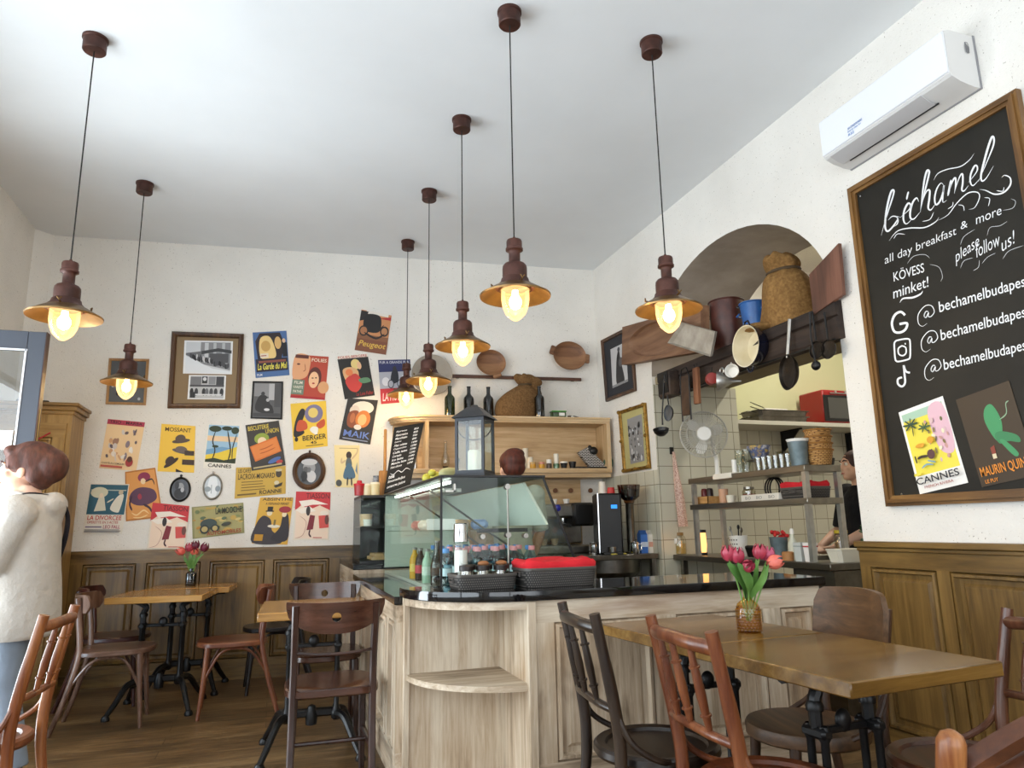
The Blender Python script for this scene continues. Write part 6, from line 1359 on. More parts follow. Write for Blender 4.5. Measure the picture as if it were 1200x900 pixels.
stockpot('tall dark brown enamel pot on the ledge under the arch', (3.085, S(854, 395, x=3.085).y, LZ), .115, .124, .37, m_brown)
stockpot('blue enamel pot on the ledge between the brown pot and the sack', (3.10, S(884, 372, x=3.10).y, LZ), .068, .092, .27, m_blue)
p = Vector((3.155, S(925, 360, x=3.155).y, LZ))
t = sack('tan burlap sack with open crumpled top on the ledge under the arch', p, 0, [(0, 0, .155, .195), (.005, .06, .17, .20), (.012, .17, .165, .18), (.0, .27, .15, .165), (-.02, .35, .12, .14), (-.03, .395, .078, .10)], m_burlap2, [(-.035, .43, .095, .115), (-.055, .475, .12, .10), (-.075, .50, .07, .06), (-.075, .49, .02, .02)], R(20))
MB(m_burlap2).ball((-.13, .16, .03), (.09, .13, .035), (0, 0, .4)).build('sack_corner', t)
Q = [bx_(*q, 2.93) for q in ((948, 322), (982.5, 285), (987.5, 345), (953, 369))]; o0 = sum(Q, Vector())/4
wb = MB(wood('red_brown_board', '#2e1a13', '#553527', '#7a5140', 'z', .6, 10, .2)).prism([q-o0 for q in Q], (.022, 0, 0)).build('cutting_board', loc=o0); tag(wb, 'red-brown wooden board leaning at the near end of the beam', 'board')
# hanging pans and tools; each hangs from a little hook on the beam
m_nav = tex('navy_enamel', '#0d0f1c', '#171a2c', 20, .22, 0, 0); m_cream = tex('worn_cream_enamel', '#c9bc98', '#e3dac2', 5, .35, 0, .05, 60)
def disc_thing(name, label, cat, o, r, dpt, m_in, m_out, n=(-1, 0, 0), handles=()):
    t = thing(name, label, cat, o); fm = frame_of(n)
    b = MB(m_out); b.lathe([(0, 0), (r*.78, 0), (r*.95, dpt*.5), (r, dpt), (r*1.04, dpt*1.01), (r*1.04, dpt*.97)], rotm=fm, seg=32); b.build('outside', t)
    b = MB(m_in); b.lathe([(0, .006), (r*.76, .006), (r*.93, dpt*.5), (r*.975, dpt), (r*1.02, dpt*1.015)], rotm=fm, seg=32); b.build('inside', t); return t
p = bx_(871, 404, 2.86); t = disc_thing('enamel_basin', 'cream-lined navy enamel basin hanging on the beam', 'basin', (2.945, p.y-.04, p.z-.02), .135, .10, m_cream, m_nav)
for s_ in (-1, 1): MB(m_nav).tube([(-.075, .03*k+.0, s_*.138+(s_*.03 if abs(k) < 1 else 0)) for k in (-1, -.5, .5, 1)], .006, 8).build('handle', t)
m_pan = tex('hammered_dark_iron', '#1c1814', '#332b24', 60, .45, .6, .4, 40)
p = bx_(926.5, 436, 2.90); t = disc_thing('frying_pan', 'small dark frying pan hanging from the beam by its long handle', 'pan', (2.915, p.y, p.z), .105, .035, m_pan, m_pan, (-.97, .24, 0))
q = bx_(925, 374, 2.90)-Vector((2.90, p.y, p.z)); MB(m_steel).tube([Vector((-.02, .01, .09)), Vector((-.012, q.y, q.z))], [.010, .012], 8).build('handle', t)
for px, py, rr, lab in ((957, 410, .052, 'perforated skimmer hanging left of the other skimmer at the near end of the beam'), (971, 409, .055, 'dark skimmer hanging rightmost at the near end of the beam')):
    p = bx_(px, py, 2.91); t = disc_thing('skimmer', lab, 'skimmer', (2.925, p.y, p.z), rr, .02, m_pan, m_pan); q = bx_(px-6, 366, 2.91); MB(m_iron).tube([Vector((-.012, 0, rr*.9)), Vector((-.01, q.y-p.y, q.z-p.z))], [.005, .007], 8).build('handle', t)
p = bx_(950, 395, 2.90); t = thing('ladle', 'black long-handled ladle hanging left of the skimmers', 'ladle', (2.90, p.y, p.z)); q = bx_(949, 366, 2.90)-p; r_ = bx_(956, 426, 2.90)-p
MB(m_iron).tube([q, Vector((0, 0, 0)), r_], [.006, .005, .006], 8).build('handle', t); MB(m_iron).ball(r_+Vector((0, 0, -.012)), (.022, .03, .028)).build('cup', t)
# far end: box grater block, skimmer, ladle, slicer, wooden bar, funnels, cup
p = bx_(784, 447, 2.90); t = thing('iron_box', 'blackened iron box hanging at the far end of the beam', 'iron box', (2.90, p.y, p.z)); MB(m_beam).obox((0, 0, -.02), (.10, .16, .20), None, .012).build('box', t); MB(m_iron).box(-.056, -.05, -.07, .07, -.10, .07).build('plate', t)
p = bx_(783, 484, 2.86); t = disc_thing('small_pan', 'small grey pan hanging under the iron box at the far end of the beam', 'pan', (2.88, p.y, p.z), .062, .022, tex('grey_steel_pan', '#5c5f63', '#7d8186', 8, .4, .6, .05), m_iron); q = bx_(777, 440, 2.83)
MB(m_iron).tube([Vector((-.01, 0, .058)), Vector((-.04, q.y-p.y, q.z-p.z))], [.005, .007], 8).build('handle', t)
p = bx_(774.5, 503, 2.84); t = thing('ladle', 'black ladle hanging lowest at the far end of the beam', 'ladle', (2.84, p.y, p.z)); q = bx_(778, 445, 2.84)-Vector((2.84, p.y, p.z))
b = MB(m_black); fm = frame_of((-.25, -.35, .9)); b.lathe([(0, -.055), (.03, -.05), (.055, -.025), (.063, 0), (.060, 0), (.05, -.024), (0, -.048)], rotm=fm, seg=20); b.build('cup', t); MB(m_black).tube([Vector((0, -.03, .03)), Vector((0, -.03, .09)), q], [.007, .006, .006], 8).build('handle', t)
p = bx_(803.5, 462, 2.88); t = thing('vegetable_slicer', 'brown vegetable slicer with a wire bow hanging on the beam', 'slicer', (2.88, p.y, p.z)); m_rustsheet = tex('brown_tin', '#3a2a20', '#57402f', 12, .6, .3, .2, 50)
b = MB(m_rustsheet); b.obox((0, 0, -.01), (.012, .105, .30), (R(4), 0, 0), .003); b.build('plate', t); b = MB(m_iron)
for s_ in (-1, 1): b.tube([(0, s_*.058, .14), (-.004, s_*.058, -.20)], .006, 6)
b.tube([(0, .058, .14), (0, .03, .20), (0, -.03, .20), (0, -.058, .14)], .005, 6); b.build('wire_frame', t)
p = bx_(816.5, 452, 2.88); t = thing('wooden_bar', 'worn wooden bar hanging between the slicer and the red funnel', 'wooden bar', (2.88, p.y, p.z)); m_wbar = wood('worn_wood_bar', '#3a2012', '#6a3f26', '#8f6040', 'z', .7, 14, .2)
MB(m_wbar).obox((0, 0, 0), (.03, .062, .27), (R(3), 0, 0), .006).build('bar', t); MB(m_iron).tube([(0, .0, .13), (0, .02, .16), (0, -.02, .16), (0, .0, .13)], .004, 6).build('loop', t)
p = bx_(847, 447, 2.86); m_alu = tex('dull_aluminium', '#a9a8a4', '#c6c5c0', 30, .35, .9, .05, 80)
t = thing('funnel', 'aluminium funnel with pointed spout hanging on the beam', 'funnel', p); fm = frame_of((.80, -.58, -.06))
MB(m_alu).lathe([(.062, -.04), (.066, -.04), (.064, -.02), (.034, .035), (.012, .065), (.007, .12), (.005, .12), (.009, .062), (.030, .033), (.058, -.02)], rotm=fm, seg=28).build('cone', t)
MB(m_alu).tube(arc((0, 0, .075), .02, 0, 2*PI, 14, 'yz'), .005, 6).build('ring', t)
p = bx_(834, 444, 2.90); t = thing('red_tin', 'red round tin half hidden behind the aluminium funnel', 'tin', p); MB(flat('#8e2a24', .4)).lathe([(0, -.03), (.042, -.03), (.046, .0), (.040, .03), (0, .035)], rotm=frame_of((-.4, -.8, 0)), seg=22).build('tin_body', t); MB(m_iron).tube([(0, 0, .04), (.01, .0, .085)], .004, 6).build('hanger', t)
p = bx_(855.5, 436, 2.87); t = disc_thing('enamel_cup', 'small white enamel cup hanging between the funnel and the basin', 'cup', (2.90, p.y, p.z), .045, .06, m_white, m_white, (-.75, -.66, 0)); MB(m_white).tube([(.02, .03, .03), (.03, .04, .06), (.0, .02, .07), (-.02, .0, .045)], .005, 6).build('handle', t)

# ------------------------------------------------------------------ kitchen seen through the arch
WZ = .934
wt = thing('kitchen_worktop', 'stainless steel kitchen worktop on a closed cabinet behind the arch', 'worktop', (3.36, 4.4, 0))
MB(m_dsteel).box(3.07-3.36, 3.74-3.36, 3.80-4.4, 5.17-4.4, WZ-.04, WZ, .004).box(3.06-3.36, 4.25-3.36, 3.42-4.4, 3.80-4.4, WZ-.04, WZ+.0, .004).build('top', wt)
MB(m_dsteel).box(3.11-3.36, 4.22-3.36, 3.45-4.4, 3.80-4.4, .0, WZ-.045).build('cabinet', wt)
b = MB(m_dsteel); b.box(3.12-3.36, 3.70-3.36, 3.82-4.4, 5.15-4.4, .50, .53); b.box(3.12-3.36, 3.16-3.36, 5.10-4.4, 5.14-4.4, 0, WZ-.04); b.build('lower_shelf', wt)
# shelf rack over the worktop
rk = thing('steel_rack', 'two-tier stainless steel rack standing on the kitchen worktop', 'rack', (3.24, 4.25, WZ)); rx0, rx1, ry0, ry1 = 3.10-3.24, 3.385-3.24, 3.60-4.25, 4.92-4.25
TZ, MZ = 1.525-WZ, 1.322-WZ
m_rk = m_steel; m_post = tex('bright_steel', '#b4b4b2', '#d2d2d0', 14, .35, .9, .04, 120)
MB(m_rk).box(rx0, rx1, ry0, ry1, TZ-.042, TZ, .003).build('top_shelf', rk); MB(m_rk).box(rx0, rx1-.01, ry0, ry1, MZ-.040, MZ, .003).build('middle_shelf', rk)
for x in (rx0+.018, rx1-.022):
    for y in (ry0+.018, ry1-.05): MB(m_post).box(x-.016, x+.016, y-.016, y+.016, .0, TZ-.042).build('post', rk)
MB(m_rk).box(rx0+.03, rx1-.03, ry0+.006, ry0+.03, .012, .038).build('foot_rail', rk)
def rack(px, py, z, x=3.23): p = S(px, py, x=x); return (x, p.y, z)
ZT, ZM = TZ+WZ+.0005, MZ+WZ+.0005
# desk fan
p = S(838, 550, x=3.28); fanl = (3.30, min(p.y, 4.84), ZT); t = thing('desk_fan', 'white desk fan with wire cage on the far end of the rack', 'fan', fanl)
fc = S(824.5, 509, y=fanl[1]-.06)-Vector(fanl); ax = (Vector((-.45, -.88, .0))).normalized(); fm = frame_of(ax); rf = 27*mpp(fc+Vector(fanl))
MB(m_white).lathe([(0, 0), (.07, 0), (.072, .01), (.03, .022), (.018, .04), (.016, .16)], seg=24).tube([(0, 0, .14), Vector((0, 0, fc.z-.05)).lerp(fc, .3), fc-ax*.05], .016, 10).build('stand', t)
MB(m_white).lathe([(0, -.10), (.04, -.10), (.05, -.03), (.045, -.01), (0, -.01)], fc, rotm=fm, seg=22).build('motor', t)
cage = flat('#b9b6ac', .4); b = MB(cage)
for rr, z in ((rf, 0), (rf*.985, .022), (rf*.985, -.022), (rf*.72, .042), (rf*.72, -.04), (rf*.45, .05), (rf*.45, -.05)):
    b.tube([fc+fm @ Vector((rr*math.cos(a), rr*math.sin(a), z)) for a in [2*PI*k/40 for k in range(40)]], .005 if z == 0 else .0022, 6, True)
for k in range(60):
    a = 2*PI*k/60; c, s_ = math.cos(a), math.sin(a)
    for sg in (-1, 1): b.tube([fc+fm @ Vector((rr*c, rr*s_, z*sg)) for rr, z in ((.045, .052), (rf*.45, .050), (rf*.72, .042), (rf*.93, .026), (rf, .0))], .0019, 4)
b.build('cage', t); MB(m_white).lathe([(0, .062), (.05, .060), (.056, .052), (.05, .045), (0, .045)], fc, rotm=fm, seg=26).build('hub_badge', t)
for k in range(3):
    a0_ = 2*PI*k/3+.3; b = MB(flat('#d9d7cf', .35)); rows = []
    for i in range(8):
        rr = .03+(rf*.86-.03)*i/7; w_ = .30+.55*math.sin(PI*min(1, i/7*1.05)); rows.append([fc+fm @ Vector((rr*math.cos(a0_+w_*(j/6-.5)), rr*math.sin(a0_+w_*(j/6-.5)), .018*(j/6-.5)*2)) for j in range(7)])
    vs = [q for r_ in rows for q in r_]; vs2 = [q-fm @ Vector((0, 0, .003)) for q in vs]; n = len(vs)
    fs = [(i*7+j, i*7+j+1, (i+1)*7+j+1, (i+1)*7+j) for i in range(7) for j in range(6)]; b.add(vs+vs2, fs+[tuple(q+n for q in f[::-1]) for f in fs]); b.build('blade', t)
# on the top shelf
tag(MB(flat('#e6e0d2', .8)).obox((0, 0, .005), (.20, .24, .008), None, .002).obox((-.104, 0, -.012), (.004, .23, .036), None, .001).build('white_towel', loc=(3.198, S(845, 558, x=3.10).y-.02, ZT)), 'white towel folded over the far edge of the rack top', 'towel')
wk = wood('wicker', '#7a4f22', '#b07c3c', '#d2a05a', 'x', .7, 60, .8)
MATS['wicker2'], nt_, b_, br_ = brick_mat('wicker_weave', '#d3a466', '#c0904f', '#7c5428', .022, .010, .0022, ('X', 'Z'), .5); nt_.links.new(br_.outputs['Color'], b_.inputs['Base Color']); b_.inputs['Roughness'].default_value = .7
iv_ = nt_.nodes.new('ShaderNodeMath'); iv_.operation = 'SUBTRACT'; iv_.inputs[0].default_value = 1; nt_.links.new(br_.outputs['Fac'], iv_.inputs[1]); _bump(nt_, b_, iv_.outputs[0], .8, .004)
pw = rack(966, 547, ZT, 3.285)
for k, lab in enumerate(('lowest wicker bowl of the nested stack on the rack', 'second lowest wicker bowl of the nested stack on the rack', 'second highest wicker bowl of the nested stack on the rack', 'topmost wicker bowl of the nested stack on the rack')):
    t = thing('wicker_bowl', lab, 'basket', (pw[0], pw[1]+.03, ZT+.043*k), .4*k, 'wicker bowls stacked on the rack')
    MB(MATS['wicker2']).lathe([(0, .002), (.062, .002), (.066, .01), (.082, .095), (.078, .095), (.060, .012), (0, .010)], seg=28).build('weave', t)
    MB(flat('#9a6a30', .7)).tube([(.082*math.cos(a), .082*math.sin(a), .096+.002*math.sin(14*a)) for a in [2*PI*i/42 for i in range(42)]], .006, 6, True).build('rim', t)
p = rack(940, 545, ZT, 3.165); simple([(0, 0), (.048, 0), (.050, .01), (.064, .15), (.066, .155), (.062, .155), (.048, .012), (0, .01)], 'metal_bucket', 'grey-blue metal bucket lined with white paper beside the wicker stack', 'bucket', (p[0], p[1]+.02, ZT), tex('blue_grey_zinc', '#66757a', '#84949a', 12, .5, .5, .1, 60), [('paper_liner', [(.060, .12), (.064, .155), (.072, .172), (.068, .172), (.058, .125)], m_white)])
tag(MB(flat('#2b2b2c', .5)).lathe(cupprof(.035, .045, .045)).build('black_bowl', loc=(3.34, 3.66, ZT)), 'small black bowl at the near corner of the rack top', 'bowl')
GL = [(0, .002), (.024, 0), (.030, .09), (.028, .09), (.022, .008), (0, .008)]; gl0 = None
pa, pb_ = S(888, 548, x=3.15), S(930, 543, x=3.15); k = 0
for row in range(2):
    for i in range(7):
        y = pa.y+(pb_.y-pa.y)*i/6; lo_ = (3.16+.075*row, y, ZT)
        if gl0 is None: gl0 = tag(MB(g_milky).lathe(GL, seg=18).build('drinking_glass', loc=lo_), 'plain clear drinking glass in the double row on the rack top', 'glass', 'drinking glasses on the rack top')
        else:
            c_ = gl0.copy(); COL.objects.link(c_); c_.location = lo_
p = rack(891, 545, ZT, 3.30); t = simple([(0, 0), (.04, 0), (.042, .006), (.012, .02), (.010, .075), (.09, .085), (.09, .09), (0, .092)], 'cake_stand', 'dark cake stand carrying the painted bowl on the rack top', 'cake stand', p, flat('#3a2a24', .4))
m_paint = tex('painted_bowl', '#e8e4da', '#e9c338', 26, .3, 0, 0, c3='#3f5488'); tag(MB(m_paint).lathe([(0, 0), (.04, 0), (.06, .015), (.085, .10), (.081, .10), (.055, .02), (0, .01)], seg=28).build('painted_bowl', loc=(p[0], p[1], ZT+.0925)), 'white bowl painted yellow and blue, raised on the cake stand', 'bowl')
for px, lab, g_ in ((868, 'tall clear glass jug at the far end of the glasses', 1), (876, 'clear glass carafe next to the painted bowl', 1)):
    p = rack(px, 550, ZT, 3.2); simple([(0, .003), (.04, 0), (.042, .10), (.03, .14), (.034, .17), (.031, .17), (.027, .14), (.039, .10), (0, .008)], 'glass_jug', lab, 'jug', p, g_clear)
p = rack(861, 552, ZT, 3.14); tag(MB(m_white).lathe([(0, 0), (.018, 0), (.018, .10), (0, .10)]).build('paper_roll', loc=p), 'narrow white paper roll standing before the glass jugs', 'roll')
p = rack(917, 530, ZT, 3.31); tag(MB(g_milky).lathe([(0, .002), (.03, 0), (.035, .08), (.05, .13), (.048, .13), (.032, .082), (0, .01)]).build('glass_bowl', loc=p), 'tall footed glass bowl behind the row of glasses', 'glass bowl')
# on the middle shelf
p = rack(829, 590, ZM, 3.215); t = thing('wooden_crate', 'small light wooden crate with packets at the far end of the middle rack shelf', 'crate', p); m_ply = wood('light_ply', '#9a6c38', '#bd8c52', '#d3a86c', 'y', .6, 20, .1)
b = MB(m_ply); b.box(-.06, .06, -.10, .10, 0, .006); b.box(-.06, -.054, -.10, .10, 0, .06); b.box(.054, .06, -.10, .10, 0, .06); b.box(-.06, .06, -.10, -.094, 0, .06); b.box(-.06, .06, .094, .10, 0, .06); b.build('box', t)
for dx, lab, c in ((.03, 'dark red tin standing in the wooden crate', '#6a1f24'), (-.045, 'dark bottle standing in the wooden crate', '#2a1a1c')): tag(MB(flat(c, .4)).lathe([(0, 0), (.026, 0), (.026, .10), (.02, .115), (0, .118)]).build('tin', loc=(p[0], p[1]+dx, ZM+.007)), lab, 'tin')
p = rack(846, 592, ZM, 3.18); tag(MB(flat('#c79a7c', .6)).lathe(cupprof(.030, .036, .105)).build('tall_cup', loc=(p[0], p[1]-.03, ZM)), 'tall pinkish cup beside the crate on the middle rack shelf', 'cup')
p = rack(855, 592, ZM, 3.17); tag(MB(flat('#ddd5c2', .4)).lathe(cupprof(.028, .033, .055)).tube([(.03, 0, .045), (.05, 0, .04), (.048, 0, .02), (.03, 0, .012)], .004, 6).build('mug', loc=(p[0], p[1]-.02, ZM)), 'short cream mug right of the pinkish cup', 'mug')
p = rack(894, 585, ZM, 3.16); t = thing('carton', 'long flat white printed carton on the middle rack shelf', 'carton', p); MB(flat('#dcd6cb', .6)).obox((0, 0, .022), (.06, .40, .044), None, .002).build('box', t)
b = MB(m_white)
for y in (-.13, 0, .12): put_text(b, 'BIO', lambda u, v: Vector((-.0306, y+.03-u*.06, .012+v*.02)), 0, 1, 0, 1, flat('#6a6a6a', .6))
b.build('print', t, normals=False)
p = rack(878, 580, ZM, 3.28); simple([(0, 0), (.045, 0), (.048, .01), (.048, .08), (.035, .095)], 'glass_jar', 'round glass jar with reddish contents behind the carton', 'jar', p, g_milky, [('contents', [(0, .004), (.043, .004), (.043, .06), (0, .062)], flat('#9a4a3a', .6)), ('lid', [(0, .095), (.037, .095), (.037, .11), (0, .112)], m_steel)])
p = rack(908, 575, ZM+.006, 3.30); t = thing('coiled_hose', 'dark coiled hose leaning at the back of the middle rack shelf', 'hose', p); b = MB(m_black)
for k in range(3): b.tube([(.02*k-.02, .075*math.cos(a), .078+.075*math.sin(a)) for a in [2*PI*i/28 for i in range(28)]], .006, 6, True)
b.build('coil', t)
p = rack(955, 585, ZM, 3.235); b3 = basket('grey basket lined with red cloth on the middle rack shelf', (3.235, 3.77, ZM), .20, .28, .072)
b = MB(MATS.get('rc', None) or tex('red_cloth', '', '')); o = b.loft([[Vector((.098*k*math.copysign(abs(math.cos(a))**.4, math.cos(a)), .138*k*math.copysign(abs(math.sin(a))**.4, math.sin(a)), z+am*math.sin(9*a))) for a in [2*PI*i/40 for i in range(40)]] for k, z, am in ((.96, .04, 0), (1.03, .074, .002), (1.05, .09, .006), (.98, .105, .006), (.7, .098, .005), (.3, .102, .003), (.03, .1, 0))]).build('red_cloth', loc=(3.235, 3.77, ZM), angle=60); tag(o, 'red cloth folded over the basket on the kitchen rack', 'cloth')
# on the worktop
def wtop(px, py, x): p = S(px, py, x=x); return (x, p.y, WZ+.0005)
p = wtop(822, 645, 3.18); t = thing('salt_lamp', 'glowing orange lantern lamp with black frame on the worktop', 'lamp', p); m_sal = glow('orange_lamp_glow', '#ffb566', 2.2)
MB(m_sal).lathe([(0, .02), (.038, .02), (.044, .08), (.040, .17), (0, .172)], seg=24).build('glowing_body', t); MB(m_black).lathe([(0, 0), (.045, 0), (.046, .018), (.036, .022), (0, .022)], seg=24).build('base', t); MB(m_black).lathe([(0, .196), (.044, .194), (.046, .172), (0, .170)], seg=24).build('cap', t)
p = wtop(797, 652, 3.16); t = simple([(0, 0), (.052, 0), (.056, .01), (.056, .12), (.045, .145), (.035, .15)], 'syrup_dispenser', 'glass jar with pale yellow syrup under the patterned cloth', 'jar', p, g_milky, [('syrup', [(0, .004), (.050, .004), (.050, .085), (0, .087)], flat('#c9ac62', .4)), ('lid', [(0, .15), (.038, .15), (.038, .172), (.01, .178), (0, .178)], flat('#8a6a3a', .5))]); MB(m_white).obox((-.052, -.02, .105), (.012, .05, .045), (0, 0, .2), .008).build('tag', t)
p = wtop(867, 655, 3.25); t = simple([(0, 0), (.05, 0), (.066, .15), (.063, .15), (.047, .006), (0, .006)], 'utensil_holder', 'white perforated utensil holder on the worktop', 'holder', p, m_white)
b = MB(m_iron)
for i in range(4):
    for j in range(5):
        a = PI+.2+.28*(j-2); rr = .052+.016*i/3.4; b.lathe([(.005, .0012), (0, .0014)], (math.cos(a)*(rr+.0008), math.sin(a)*(rr+.0008), .03+.03*i), (math.cos(a), math.sin(a), 0), 8)
b.build('hole', t)
for i, (dx, dy, hh, c) in enumerate(((.02, .02, .20, m_iron), (-.02, .03, .19, m_steel), (.0, -.03, .18, m_dsteel))): tag(MB(c).tube([(dx*.4, dy*.4, .01), (dx*1.4, dy*1.4, hh)], .005, 8).ball((dx*1.5, dy*1.5, hh+.01), (.012, .006, .02)).build('kitchen_spoon', loc=p), ('black spoon', 'steel spoon at the left', 'dull steel spoon at the right')[i]+' standing in the white perforated holder', 'spoon')
p = wtop(887, 650, 3.14); tag(MB(m_black).obox((0, 0, .045), (.03, .20, .08), (0, R(-18), 0), .006).build('black_tray', loc=(p[0], p[1], p[2]+.002)), 'black tray standing on edge behind the tulips', 'tray')
p = wtop(914, 652, 3.17); simple([(0, 0), (.045, 0), (.058, .14), (.061, .145), (.056, .145), (.042, .008), (0, .008)], 'metal_bucket', 'grey zinc bucket holding red blossoms on the worktop', 'bucket', p, tex('blue_grey_zinc', '', ''))
b = MB(flat('#c22a28', .7)); rnd = random.Random(5)
for k in range(22): b.ball((rnd.uniform(-.045, .045), rnd.uniform(-.045, .045), .13+rnd.uniform(0, .05)), (.014, .014, .011), (rnd.uniform(0, 2), rnd.uniform(0, 2), 0), 8, 5)
tag(b.build('red_napkin_bunch', loc=p), 'bunch of red crumpled napkins in the zinc bucket', 'napkins')
p = wtop(931, 655, 3.18); t = simple([(0, 0), (.030, 0), (.032, .01), (.032, .10), (.012, .15), (.011, .165)], 'spray_bottle', 'translucent spray bottle on the worktop right of the zinc bucket', 'spray bottle', p, flat('#cfd0be', .4), [('nozzle', [(0, .165), (.014, .165), (.014, .185), (.008, .20), (0, .20)], m_white)])
p = wtop(924, 655, 3.14); tag(MB(flat('#b07c4a', .6)).lathe([(0, 0), (.036, 0), (.038, .05), (.030, .056), (0, .056)]).build('wooden_pot', loc=(p[0], p[1], p[2])), 'small round wooden pot at the edge of the worktop', 'pot')
for px, lab, c, w_ in ((940, 'pale grey upright box beside the spray bottle', '#c4c9c6', .06), (951, 'white upright carton with a red band on the worktop', '#e8e4e0', .055)):
    p = wtop(px, 655, 3.14); t = thing('upright_carton', lab, 'carton', p, .1); b = MB(flat(c, .5)); b.loft([[Vector((sx*.035*k, sy*w_/2*k, z)) for sx, sy in ((-1, -1), (1, -1), (1, 1), (-1, 1))] for z, k in ((0, .8), (.115, 1.0))]); b.build('box', t); MB(flat('#b0303a' if 'red' in lab else '#9aa5a2', .5)).box(-.0345, .0345, -w_/2-.0006, w_/2+.0006, .088, .096).build('band', t)
p = (3.32, S(973, 640, x=3.32).y, WZ); simple([(0, 0), (.042, 0), (.044, .01), (.044, .15), (.036, .165)], 'pasta_jar', 'glass jar of brown and pale snacks behind the white tub', 'jar', (3.42, 3.70, WZ+.0005), g_milky, [('contents', [(0, .004), (.040, .004), (.040, .11), (0, .112)], tex('mixed_nuts', '#8a5a34', '#d8b88a', 60, .7, 0, .3, 90)), ('lid', [(0, .165), (.040, .165), (.040, .185), (0, .187)], flat('#c9b02e', .5))])
t = thing('storage_tub', 'wide white plastic tub at the near end of the worktop', 'tub', (3.27, 3.515, WZ+.0005)); b = MB(flat('#ddd8c8', .45)); b.loft([[Vector((sx*.105*k, sy*.06*k, z)) for sx, sy in ((-1, -.7), (-.8, -1), (.8, -1), (1, -.7), (1, .7), (.8, 1), (-.8, 1), (-1, .7))] for z, k in ((0, .82), (.07, 1), (.072, 1.05), (.078, 1.05))]); b.build('tub_body', t, angle=25)
t = thing('potted_herb', 'green potted herb behind the near rack post on the worktop', 'plant', (3.66, 3.66, WZ+.0005)); MB(flat('#5d6a58', .6)).lathe(cupprof(.045, .058, .085), seg=20).build('pot', t)
b = MB(tex('herb_green', '#1d3a1a', '#3f6a30', 20, .6, 0, .1)); rnd = random.Random(6)
for k in range(70):
    c = Vector((rnd.gauss(0, .035), rnd.gauss(0, .035), .10+abs(rnd.gauss(0, .07)))); b.ball(c, (.020, .012, .004), (rnd.uniform(-1, 1), rnd.uniform(-1, 1), rnd.uniform(0, 6)), 8, 4)
b.build('leaves', t)
# hanging cloth on the tiled reveal, its hook
p = S(788, 528, y=AY1-.03); hk = thing('wall_hook', 'small black hook on the cream tiles', 'hook', (p.x, AY1-.012, p.z)); MB(m_black).box(-.018, .018, -.010, 0, -.03, .03, .003).tube([(0, -.010, -.01), (0, -.028, -.016), (0, -.030, .004)], .004, 6).build('plate', hk)
ap = thing('apron', 'reddish patterned cloth hanging gathered from the black hook', 'cloth', (p.x, AY1-.045, p.z-.012)); q = S(800, 617, y=AY1-.04); dl_ = Vector((q.x-p.x, 0, q.z-p.z+.012))
m_pat = tex('red_sprig_print', '#8e4c46', '#e3cdbb', 110, .9, 0, .2, 60, c3='#cfae9e'); b = MB(m_pat); rings = []
for i in range(14):
    f = i/13; c = dl_*f; w_ = .010+.030*min(1, f*1.6); d_ = .008+.020*min(1, f*2)
    rings.append([c+Vector((w_*math.cos(a)*(1+.12*math.sin(5*a+4*f)), d_*math.sin(a)*(1+.3*math.sin(4*a+2*f)), .0)) for a in [2*PI*k/28 for k in range(28)]])
b.loft(rings); b.build('cloth', ap, angle=70)
# high shelf on the kitchen wall with oven and roasting trays
ks = thing('kitchen_shelf', 'high white shelf on black brackets along the yellow kitchen wall', 'shelf', (4.9, KY-.001, 2.11)); MB(flat('#c9c6b8', .5)).box(-.95, 1.1, -.42, 0, -.02, .02, .003).build('board', ks)
for x in (.02, .85):
    b = MB(m_iron); b.box(x-.012, x+.012, -.30, 0, -.035, -.02); b.box(x-.012, x+.012, -.02, 0, -.28, -.02); b.prism([(x-.006, -.27, -.035), (x-.006, -.015, -.035), (x-.006, -.015, -.24)], (.012, 0, 0)); b.build('bracket', ks)
t = thing('toaster_oven', 'small red tabletop oven with dark glass door on the high kitchen shelf', 'oven', (5.42, KY-.22, 2.131)); m_red = flat('#a01c1c', .3)
MB(m_red).obox((0, 0, .175), (.56, .34, .33), None, .012).build('body', t); MB(m_black).box(-.275, .275, -.176, -.168, .02, .285).build('door', t); MB(glass('oven_glass', '#6a6e60', .6, .05, .15)).box(-.225, .225, -.180, -.176, .05, .26).build('door_glass', t); MB(flat('#55584a', .5)).box(-.22, .22, -.1765, -.1755, .055, .255).build('door_inside', t)
b = MB(m_chrome); b.tube([(-.2, -.185, .305), (.2, -.185, .305)], .007, 8); b.build('handle', t)
for x in (-.12, .0, .12): MB(m_chrome).cyl((x, -.172, .322), (x, -.186, .322), .011).build('knob', t)
for k, (dz, lab) in enumerate(((0, 'lower dark roasting tray on the high kitchen shelf'), (.055, 'upper steel roasting tray stacked on the high kitchen shelf'))):
    t = thing('roasting_tray', lab, 'tray', (4.66, KY-.24, 2.131+dz), 0, 'roasting trays on the kitchen shelf'); b = MB(m_dsteel); R_ = lambda k_, z: [Vector((sx*.30*k_, sy*.16*k_, z)) for sx, sy in ((-1, -.85), (-.9, -1), (.9, -1), (1, -.85), (1, .85), (.9, 1), (-.9, 1), (-1, .85))]
    b.loft([R_(.90, 0), R_(.96, .05), R_(1.03, .052), R_(1.03, .056), R_(.94, .054), R_(.88, .008)]); b.build('tray_body', t, angle=25); MB(m_dsteel).tube([(-.31, -.05, .05), (-.345, -.05, .05), (-.345, .05, .05), (-.31, .05, .05)], .006, 6).build('handle', t)
tag(MB(m_white).obox((0, 0, .012), (.26, .2, .024), None, .006).build('white_dish', loc=(4.62, KY-.24, 2.131+.112)), 'flat white dish on top of the roasting trays', 'dish')
b = MB(m_iron)
